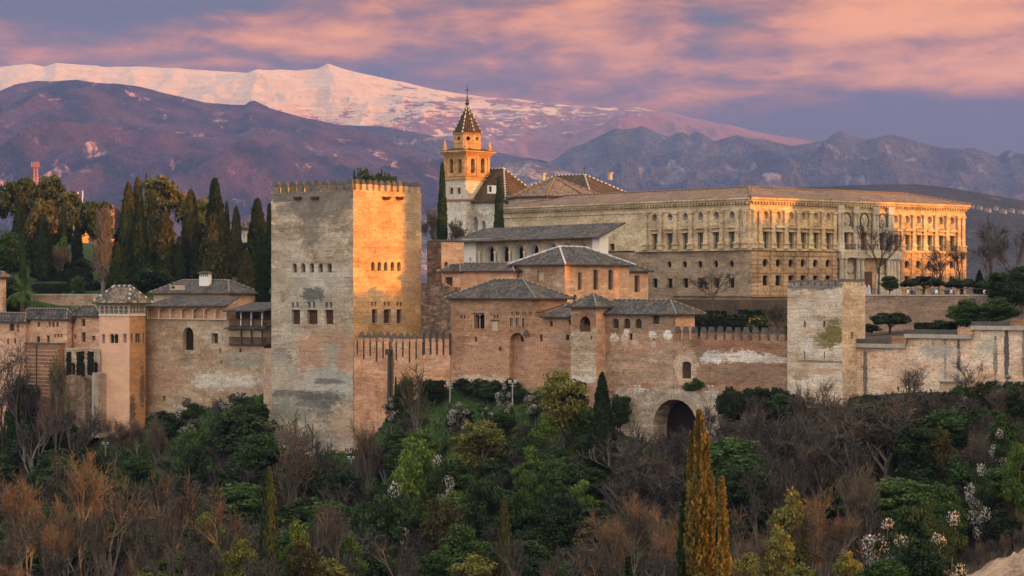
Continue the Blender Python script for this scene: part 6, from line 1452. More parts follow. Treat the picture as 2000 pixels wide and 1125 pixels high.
def pine_proto(seed, leaf, flatness=.62, n=4200, rx=3.2, low=4.6, clumps=30, size=.20):
    rng = np.random.default_rng(seed); rnd = random.Random(seed)
    c = rand_dirs(rng, clumps); c[:, 2] = np.abs(c[:, 2]) * 1.0 - .25
    c = c * np.array([rx, rx, rx * flatness * 1.25]) * rng.uniform(.55, 1.0, clumps)[:, None] + np.array([0, 0, low + 1.2])
    r = rng.uniform(.75, 1.25, clumps); k = rng.integers(0, clumps, n); d = rand_dirs(rng, n); d[:, 2] += .35; d /= np.linalg.norm(d, axis=1)[:, None]
    P = c[k] + d * (r[k] * rng.uniform(.6, 1.03, n))[:, None] * np.array([1, 1, .72])
    nrm = d + rand_dirs(rng, n) * .8; nrm /= np.linalg.norm(nrm, axis=1)[:, None]; U = perp(rng, nrm); V = np.cross(nrm, U); s = size * rng.uniform(.6, 1.2, n)
    mb = MB(); mb.tube([(0, 0, -.5), (.1, .05, low * .6), (rnd.uniform(-.3, .3), .1, low + .6)], [.26, .2, .14], 6)
    for j in range(9):
        q = c[rnd.randrange(clumps)]; mb.tube([(0, 0, low * rnd.uniform(.55, .95)), (q[0] * .6, q[1] * .6, low * .5 + q[2] * .45), tuple(q)], [.12, .08, .04], 4)
    top = P[:, 2].max(); sc = 10.0 / top; mb.v = [(x * sc, y * sc, z * sc) for x, y, z in mb.v]
    core = MB()
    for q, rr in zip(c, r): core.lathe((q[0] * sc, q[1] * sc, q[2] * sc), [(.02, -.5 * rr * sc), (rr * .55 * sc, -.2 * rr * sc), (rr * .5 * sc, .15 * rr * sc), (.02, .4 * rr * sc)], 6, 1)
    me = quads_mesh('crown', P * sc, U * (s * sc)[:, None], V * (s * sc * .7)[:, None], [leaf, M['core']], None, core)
    return mb, me, 2 * np.percentile(np.abs(P[:, :2]), 98) * sc
def add_proto(key, kind, res, bark):
    mb, me, w = res
    PROTO[key] = (unit_thing(kind, mb, me, bark), w)
for i in range(5): add_proto('bare%d' % i, 'bare_tree', bare_proto(10 + i, M['twig'], None, spread=(.85, .95, .7, 1.0, .8)[i], kids=((5, 4, 3), (5, 4, 3), (4, 4, 3), (6, 4, 3), (4, 4, 4))[i]), M['bark'])
for i in range(3): add_proto('bared%d' % i, 'bare_tree', bare_proto(30 + i, M['twig_red'], None, spread=(.9, .75, 1.0)[i], kids=((6, 5, 5), (4, 5, 4), (5, 5, 5))[i], stems=(1, 2, 1)[i], tw_w=.015, r0=.085, ntw=26), M['bark_pale'])
for i in range(2): add_proto('pollard%d' % i, 'pollarded_tree', bare_proto(50 + i, (M['twig_red'], M['twig_olive'])[i], None, spread=.75, up=1.6, kids=(6, 4, 3), stems=1, L0=4.4), M['bark'])
def poplar_proto(seed):
    rnd = random.Random(seed); mb = MB(); tw = []; mb.tube([(0, 0, -.4), (.05, 0, 4), (0, .05, 9.2)], [.16, .11, .02], 6, cap=False)
    for k in range(120):
        z = rnd.uniform(.5, 8.6); a = rnd.uniform(0, 6.28); R0 = .95 * min(1, (z + .6) / 2.2) * (1 - (z / 10.5) ** 3); L = rnd.uniform(.9, 2.3); o = Vector((math.cos(a), math.sin(a), 0))
        p = Vector((0, 0, z)) + o * .05; q = p + o * R0 * rnd.uniform(.4, 1.0) + Vector((0, 0, L)); q.z = min(q.z, 9.9); mb.tube([p, p.lerp(q, .4) + o * .18, q], [.032, .024, .01], 3, cap=False)
        for j in range(16):
            b = p.lerp(q, rnd.uniform(.2, 1)) + o * .1; e = Vector((rnd.gauss(0, .35), rnd.gauss(0, .35), 1)).normalized(); tw.append((b, e, rnd.uniform(.4, .9)))
    P = np.array([tuple(b + e * (l / 2)) for b, e, l in tw]); E = np.array([tuple(e) for b, e, l in tw]); Ls = np.array([l for b, e, l in tw]); rng = np.random.default_rng(seed)
    return mb, quads_mesh('twigs', P, E * (Ls / 2)[:, None], perp(rng, E) * (.016 * rng.uniform(.6, 1.3, len(P)))[:, None], [M['twig_pale']]), 1.9
M['twig_pale'] = foliage('pale poplar twigs', [(0.2, (0.13, 0.105, 0.08)), (0.5, (0.20, 0.165, 0.125)), (0.85, (0.27, 0.225, 0.17))], 0.0)
add_proto('poplar', 'bare_poplar', poplar_proto(60), M['bark_pale'])
for i in range(2): add_proto('bareshrub%d' % i, 'bare_shrub', bare_proto(70 + i, (M['twig'], M['twig_red'])[i], None, spread=.9, kids=(4, 4, 3), stems=4, L0=2.0, tw_w=.04), M['bark'])
for i in range(2): add_proto('winter%d' % i, 'bare_tree', bare_proto(80 + i, M['twig'], None, spread=.95, up=.8, kids=(5, 4, 3), tw_w=.02, L0=3.6, r0=.15), M['bark_brown'])
for i in range(3): add_proto('dark%d' % i, 'evergreen_tree', leafy_proto(100 + i, M['leaf_dark'], None, rx=(3.0, 3.4, 2.5)[i]), M['bark_brown'])
for i in range(2): add_proto('mid%d' % i, 'leafy_tree', leafy_proto(110 + i, M['leaf_mid'], None, rx=(3.0, 2.4)[i]), M['bark_brown'])
for i in range(2): add_proto('fresh%d' % i, 'leafy_tree', leafy_proto(120 + i, M['leaf_fresh'], None, n=5600, size=.125, clumps=34, clump_r=(.5, 1.2)), M['bark'])
for i in range(2): add_proto('yellow%d' % i, 'leafy_tree', leafy_proto(130 + i, M['leaf_yellow'], None, n=6400, size=.13), M['bark'])
add_proto('olive0', 'leafy_tree', leafy_proto(140, M['leaf_olive'], None, n=5600, size=.13), M['bark'])
for i in range(2): add_proto('bloom%d' % i, 'blossom_tree', leafy_proto(150 + i, M['leaf_dark'], None, n=6500, size=.085, flower=M['blossom'], ff=(.42, .25)[i], rx=2.6, clumps=22, clump_r=(.6, 1.2)), M['bark'])
for i in range(3): add_proto('shrub%d' % i, 'shrub', leafy_proto(160 + i, (M['leaf_dark'], M['leaf_mid'], M['hedge'])[i], None, crown_c=4.6, rx=5.2, rz=4.6, n=6000, size=.24, base_clear=1.0, clumps=28, clump_r=(1.4, 2.4), limbs=3), M['bark_brown'])
for i in range(4): add_proto('cyp%d' % i, 'cypress_tree', cypress_proto(200 + i, (M['cyp'], M['cyp'], M['cyp_brown'], M['cyp'])[i], shag=(.2, .3, .36, .24)[i], blunt=(.45, .6, .5, .38)[i], size=(.145, .145, .17, .145)[i]), M['bark_brown'])
for i in range(2): add_proto('pine%d' % i, 'pine_tree', pine_proto(220 + i, (M['pine'], M['pine_gold'])[i], flatness=(.95, 1.05)[i], low=3.3, rx=3.0, n=6000, clumps=44, size=.17), M['bark_brown'])
add_proto('dome0', 'clipped_tree', pine_proto(230, M['hedge'], flatness=.55, rx=3.6, low=2.6, n=5200, clumps=36, size=.22), M['bark_brown'])

RT = random.Random(77)
def plant(key, px, ytop, D, w=None, label=None, group=None, cat='tree', base=None, ybot=None, rz=None, hmin=None):
    """a plant standing on the ground at distance D whose top is at ytop; w is its crown width in photo pixels"""
    src, pw = PROTO[key]
    x = (px - 1000) / F * D; zb = gz(x, D) if base is None else base
    if ybot is not None: zb = zat(ybot, D)
    H = max(zat(ytop, D) - zb, 0.4); k = H / 10.0
    kw = (w / F * D) / pw if w else k
    if 'cyp' not in key and key != 'poplar': kw = max(kw, .62 * k); k = max(k, .55 * kw)
    loc = (x, D, zb); r = RT.uniform(0, 6.28) if rz is None else rz
    if key not in USED:
        USED[key] = src; o = src; o.location = loc; o.rotation_euler = (0, 0, r); o.scale = (kw, kw, k)
        if label: o['label'] = label
        if group: o['group'] = group
    else:
        o = dup(src, loc, r, (kw, kw, k), label, group)
        if not group and 'group' in o: del o['group']
    o['category'] = cat
    return o
# ---- the garden hill at the left (key, px, top, width, D, bottom, label)
GARDEN = [
    ('pine0', 40, 347, 72, 520, 560, 'dark bushy pine on the far left of the garden skyline'),
    ('pine1', 102, 341, 52, 530, 560, 'tall two headed pine just right of the lattice mast'),
    ('pine1', 140, 372, 34, 525, 560, 'smaller sunlit pine left of the orange villa'),
    ('pine1', 82, 388, 48, 500, 565, 'olive gold pine in front of the tall two headed pine'),
    ('cyp2', 40, 371, 32, 505, 560, 'dry brown shaggy conifer before the dark bushy pine'),
    ('mid0', 18, 448, 62, 480, 585, 'round green leafy tree at the left picture edge above the hedge'),
    ('cyp3', 82, 419, 40, 478, 585, 'broad blunt cypress standing alone with a bare trunk at left'),
    ('cyp0', 44, 455, 15, 474, 590, 'slim dark cypress between leafy tree and broad blunt cypress'),
    ('cyp2', 125, 384, 14, 500, 570, 'thin brown cypress under the two headed pine, left of the orange villa'),
    ('cyp0', 151, 432, 24, 492, 560, 'small dark cypress directly before the orange villa wall'),
    ('pine0', 186, 393, 56, 500, 580, 'dark flat topped cedar covering the middle of the orange villa'),
    ('poplar', 201, 410, 50, 462, 612, 'bare grey poplar, a tall pale column right of the orange villa'),
    ('cyp1', 228, 474, 38, 452, 590, 'short green cone cypress behind the salmon tower roof'),
    ('cyp3', 243, 394, 24, 478, 585, 'narrow tall cypress right of the bare poplar'),
    ('cyp2', 250, 357, 36, 505, 585, 'brown tipped cypress above the narrow one right of the poplar'),
    ('cyp2', 269, 347, 34, 508, 585, 'taller brown cypress left of the great round pine'),
    ('cyp1', 271, 396, 52, 466, 590, 'broad dark green cone cypress in the middle of the garden group'),
    ('cyp0', 286, 339, 12, 530, 560, 'needle thin cypress tip poking above the great round pine'),
    ('pine1', 316, 344, 92, 520, 560, 'great round umbrella pine crowning the garden skyline'),
    ('cyp2', 296, 372, 26, 500, 580, 'brown cypress before the left flank of the round pine'),
    ('cyp2', 322, 414, 56, 470, 590, 'shaggy dark wide cypress below the round pine'),
    ('cyp2', 373, 371, 40, 500, 585, 'brown pointed cypress between the round pine and the tall dark one'),
    ('pine1', 394, 386, 34, 515, 570, 'low round pine behind the brown pointed cypress'),
    ('cyp3', 420, 349, 42, 498, 585, 'tallest dark cypress left of the great tower'),
    ('cyp1', 443, 393, 22, 495, 585, 'thin cypress clinging to the right side of the tallest one'),
    ('cyp2', 461, 404, 30, 490, 585, 'ragged spruce like conifer halfway to the great tower'),
    ('cyp2', 416, 418, 56, 468, 592, 'big sunlit golden brown cypress above the white chimney'),
    ('cyp2', 433, 410, 36, 474, 590, 'second peak of the golden cypress pair above the white chimney'),
    ('cyp1', 384, 440, 34, 470, 592, 'dark green cone cypress left of the golden pair'),
    ('cyp1', 362, 434, 34, 476, 590, 'grey green cypress left of the dark cone beside the golden pair'),
    ('cyp0', 350, 462, 30, 468, 592, 'low cypress with a brown tip under the shaggy wide one'),
    ('cyp0', 503, 389, 50, 470, 592, 'broad dark cypress nearest the left edge of the great tower'),
    ('cyp3', 526, 398, 20, 478, 592, 'dark cypress half hidden behind the great tower edge'),
    ('cyp0', 511, 488, 32, 424, 600, 'lower dark cypress touching the great tower above the timber balconies'),
    ('cyp2', 480, 488, 36, 460, 592, 'small ragged conifer between the villa and the broad dark cypress'),
    ('cyp3', 692, 334, 9, 470, 600, 'cypress tip just left of the tower corner above the battlements'),
    ('dark0', 730, 329, 20, 470, 600, 'round evergreen tip above the sunlit battlements'),
    ('cyp3', 745, 333, 10, 470, 600, 'pointed cypress tip beside the round one above the sunlit battlements'),
    ('cyp3', 864, 320, 24, 432, 590, 'tall slim cypress standing before the bell tower'),
    ('cyp3', 975, 345, 26, 436, 590, 'tall slim cypress in front of the church hip roof'),
    ('bareshrub0', 895, 425, 36, 428, 500, 'grey bare shrub at the foot of the bell tower'),
    ('bared0', 842, 398, 46, 445, 520, 'pinkish bare tree between the great tower and the slim cypress'),
    ('bared1', 232, 396, 26, 520, 560, 'pinkish bare tree behind the garden cypresses right of the poplar'),
    ('mid1', 152, 538, 26, 462, 600, 'small young green tree before the long dark hedge'),
    ('fresh0', 120, 462, 22, 486, 545, 'small bright green bush below the thin brown cypress'),
    ('bareshrub1', 123, 478, 22, 480, 560, 'rust brown bare shrub below the bright green bush'),
    ('shrub2', 20, 532, 50, 462, 605, 'dark shrub behind the palm at the left edge'),
    ('shrub0', 105, 500, 60, 488, 570, 'dark evergreen shrub under the broad blunt cypress'),
    ('shrub2', 165, 505, 50, 486, 575, 'dark evergreen shrub left of the bare poplar'),
    ('shrub0', 205, 540, 40, 470, 600, 'dark evergreen shrub around the foot of the poplar'),
    ('shrub0', 20, 500, 60, 492, 580, 'dark evergreen shrub behind the left edge trees'),
    ('shrub0', 300, 520, 70, 464, 600, 'dark evergreen shrub under the shaggy cypress behind the tiled house'), ('shrub2', 240, 545, 50, 460, 600, 'dark shrub right of the poplar foot behind the salmon tower'),
    ('shrub2', 345, 500, 60, 488, 600, 'dark evergreen shrub between the garden cypresses above the tiled house'), ('dark1', 60, 480, 60, 500, 600, 'dark evergreen tree under the dark bushy pine at far left'),
    ('dark0', 215, 470, 60, 512, 600, 'dark evergreen tree behind the bare poplar'), ('dark2', 300, 450, 70, 510, 600, 'dark evergreen tree filling the middle of the cypress group'), ('dark1', 400, 470, 70, 505, 600, 'dark evergreen tree between the golden cypress pair and the round pine'), ('dark0', 120, 440, 50, 520, 600, 'dark evergreen tree under the two headed pine'), ('dark1', 460, 470, 50, 506, 600, 'dark evergreen tree behind the ragged conifer'),
]
for key, px, yt, w, D, yb, lab in GARDEN: plant(key, px, yt, D, w, lab, ybot=(None if D > 455 else yb), cat=('shrub' if 'shrub' in key else 'tree'))
# ---- palace promenade and garden terrace at the right
RIGHT = [
    ('winter0', 1716, 428, 92, 384, 577, 'large bare tree in front of the palace portal', 'tree'), ('winter1', 1833, 482, 74, 386, 577, 'bare tree before the right windows of the palace', 'tree'),
    ('winter0', 1876, 470, 60, 388, 577, 'bare tree at the sunlit right corner of the palace', 'tree'), ('winter1', 1932, 425, 78, 392, 580, 'tall bare tree just beyond the palace corner', 'tree'),
    ('winter0', 1985, 436, 84, 380, 600, 'bare tree at the right picture edge above the garden', 'tree'), ('winter0', 1392, 528, 88, 372, 612, 'bare tree before the lower palace windows, above the square hedge', 'tree'),
    ('dome0', 1803, 539, 70, 376, 577, 'wide clipped mushroom tree nearest the palace portal', 'tree'), ('dome0', 1879, 547, 70, 378, 577, 'clipped mushroom tree right of the widest one', 'tree'), ('dome0', 1925, 546, 40, 380, 578, 'smaller clipped tree at the far end of the promenade', 'tree'),
    ('mid1', 1738, 556, 30, 379, 577, 'small green tree behind the bare tree by the portal', 'tree'), ('dark0', 1965, 528, 70, 366, 610, 'dark evergreen mass right of the promenade end', 'tree'), ('dark1', 1995, 520, 60, 362, 620, 'dark evergreen at the right edge over the stepped wall', 'tree'),
    ('cyp1', 1913, 527, 24, 386, 577, 'small dark conifer behind the end of the promenade', 'tree'),
    ('dome0', 1738, 610, 80, 352, 652, 'rounded dark bush on the lawn before the terrace wall', 'bush'), ('shrub2', 1702, 632, 34, 350, 652, 'low dark bush beside the rounded dark bush', 'bush'), ('shrub2', 1845, 628, 50, 352, 652, 'low dark bush at the foot of the terrace wall', 'bush'),
    ('mid0', 1888, 604, 64, 348, 656, 'mid green bush above the second wall step', 'bush'), ('mid0', 1952, 606, 66, 345, 656, 'light green bush near the last wall step', 'bush'), ('bloom0', 1912, 588, 44, 352, 640, 'white blossom bush at the right end of the terrace wall', 'bush'),
    ('bareshrub0', 1940, 580, 44, 362, 620, 'grey bare bush above the blossom bush', 'bush'), ('bloom1', 1980, 600, 24, 344, 640, 'dark bush flecked with blossom at right edge', 'bush'), ('dark2', 1925, 580, 50, 372, 630, 'dark evergreen behind the white blossom bush', 'bush'),
    ('bareshrub1', 1517, 592, 46, 343, 655, 'purplish bare shrub left of the square wall tower', 'shrub'), ('mid1', 1482, 616, 32, 345, 660, 'round orange tree with fruit behind the battlemented wall', 'tree'), ('yellow0', 1535, 630, 16, 334, 660, 'small yellow bush against the square wall tower', 'bush'),
]
for key, px, yt, w, D, yb, lab, cat in RIGHT:
    o = plant(key, px, yt, D, w, lab, ybot=yb, cat=cat)
    if 'orange tree' in lab:
        mb = MB(); rnd = random.Random(3)
        for k in range(26):
            a = rnd.uniform(0, 6.28); h = rnd.uniform(3.5, 9); r = 2.9 * math.sin((h - 2) / 8.2 * math.pi) ** .5; mb.lathe((r * math.cos(a), r * math.sin(a), h), [(.02, -.22), (.24, 0), (.02, .22)], 5)
        me = mb.mesh('fruit', [M['orange_fruit']]); c = bpy.data.objects.new('fruit', me); COL.objects.link(c); c.parent = o; c['kind'] = 'stuff'
# ---- hedges
def hedge(name, label, O, a, b, h, seed=1, dens=26, mat='hedge'):
    rng = np.random.default_rng(seed); O = Vector(O); a = Vector((a[0], a[1], 0)); b = Vector((b[0], b[1], 0)); A = [a, b, a, b]; pts = []; nr = []
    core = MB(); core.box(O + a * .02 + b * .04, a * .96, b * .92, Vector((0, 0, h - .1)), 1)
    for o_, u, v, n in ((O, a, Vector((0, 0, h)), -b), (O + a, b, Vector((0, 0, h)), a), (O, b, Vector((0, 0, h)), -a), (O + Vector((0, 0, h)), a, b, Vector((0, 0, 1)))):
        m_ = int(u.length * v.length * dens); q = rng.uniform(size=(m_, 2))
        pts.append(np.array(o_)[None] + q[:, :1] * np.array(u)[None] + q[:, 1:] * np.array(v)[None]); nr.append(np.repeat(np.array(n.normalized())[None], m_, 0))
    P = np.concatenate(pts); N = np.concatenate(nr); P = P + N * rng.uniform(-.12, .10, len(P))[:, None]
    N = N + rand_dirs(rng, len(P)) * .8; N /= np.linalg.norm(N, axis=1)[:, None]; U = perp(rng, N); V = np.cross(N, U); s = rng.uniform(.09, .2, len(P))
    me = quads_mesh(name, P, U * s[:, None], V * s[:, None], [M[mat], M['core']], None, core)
    o = bpy.data.objects.new(name, me); COL.objects.link(o); return tag(o, label, 'hedge')
def hedge_px(name, label, px0, px1, D, yt, yb, th=2.5, seed=1, dirv=(1, 0), mat='hedge'):
    a = ray(px0, yb, D); b = ray(px1, yb, D); d = b - a
    return hedge(name, label, a, (d.x, d.y), (0, th), zat(yt, D) - zat(yb, D), seed, mat=mat)
hedge_px('long_hedge', 'long dark clipped hedge across the garden between the palm and the poplar', 62, 190, 466, 555, 590, 3, 1)
hedge_px('arched_hedge', 'taller dark hedge block above the long hedge at its right end', 131, 176, 474, 523, 562, 3, 2)
hedge_px('garden_hedge', 'upper dark hedge under the broad blunt cypress, left of the tall hedge block', 90, 131, 478, 530, 552, 2, 3)
hedge_px('square_hedge', 'large dark square hedge behind the battlemented wall, right of the brick wing', 1362, 1478, 358, 617, 660, 6, 4)
hedge_px('topiary_hedge', 'row of dark clipped hedge blocks above the square hedge', 1364, 1418, 366, 609, 650, 3, 5)
hedge_px('topiary_hedge', 'small dark clipped hedge block left of the orange tree', 1446, 1464, 366, 607, 650, 3, 6)
hedge_px('topiary_hedge', 'small dark clipped hedge block right above the orange tree', 1471, 1494, 366, 607, 650, 3, 7)
hedge_px('lawn_hedge', 'low hedge on the lawn between the rounded bush and the mid green bush', 1790, 1870, 356, 632, 650, 2, 8)
# clipped cypress columns in front of the arcade
for px, w, lab in ((134, 7, 'leftmost clipped cypress column before the dark arcade'), (156, 11, 'middle clipped cypress column before the dark arcade'), (176, 9, 'clipped cypress column nearest the salmon tower')):
    o = hedge_px('cypress_column', lab, px - w / 2, px + w / 2, 419, 688, 732, w / F * 419, int(px)); o['category'] = 'topiary'; o['group'] = 'clipped cypress columns'
# ---- palm
t = thing('palm_tree', 'date palm with arching fronds beside the old garden wall at far left', 'palm', ray(43, 608, 452))
mb = MB(); base = ray(43, 608, 452); hd = ray(43, 572, 452); mb.tube([base, base.lerp(hd, .5), hd], [.42, .36, .44], 8); mb.obj('trunk', M['bark_brown'], t)
rnd = random.Random(6)
mb = MB()
for k in range(46):
    a = rnd.uniform(0, 6.28); el = rnd.uniform(-.3, 1.35); L = rnd.uniform(3.3, 4.6); p = hd.copy(); d = Vector((math.cos(a) * math.cos(el), math.sin(a) * math.cos(el), math.sin(el))); pts = [p.copy()]
    for j in range(9):
        p = p + d * (L / 9); d = (d + Vector((0, 0, -.16))).normalized(); pts.append(p.copy())
    for j in range(9):
        m_ = pts[j]; dd = (pts[j + 1] - pts[j]).normalized(); sd = dd.cross(Vector((0, 0, 1))).normalized() if abs(dd.z) < .98 else Vector((1, 0, 0))
        for q in (.2, .7):
            o_ = m_.lerp(pts[j + 1], q); ll = .75 * math.sin((j + q + .6) / 10.2 * math.pi) + .15
            for sg in (-1, 1):
                tip = o_ + (sd * sg * .8 + dd * .6 - Vector((0, 0, .25))) * ll; mb.poly([o_ - dd * .05, o_ + dd * .07, tip], 0)
    mb.tube(pts, [.05 - .004 * j for j in range(10)], 3, 0, cap=False)
mb.obj('fronds', M['leaf_fresh'], t)
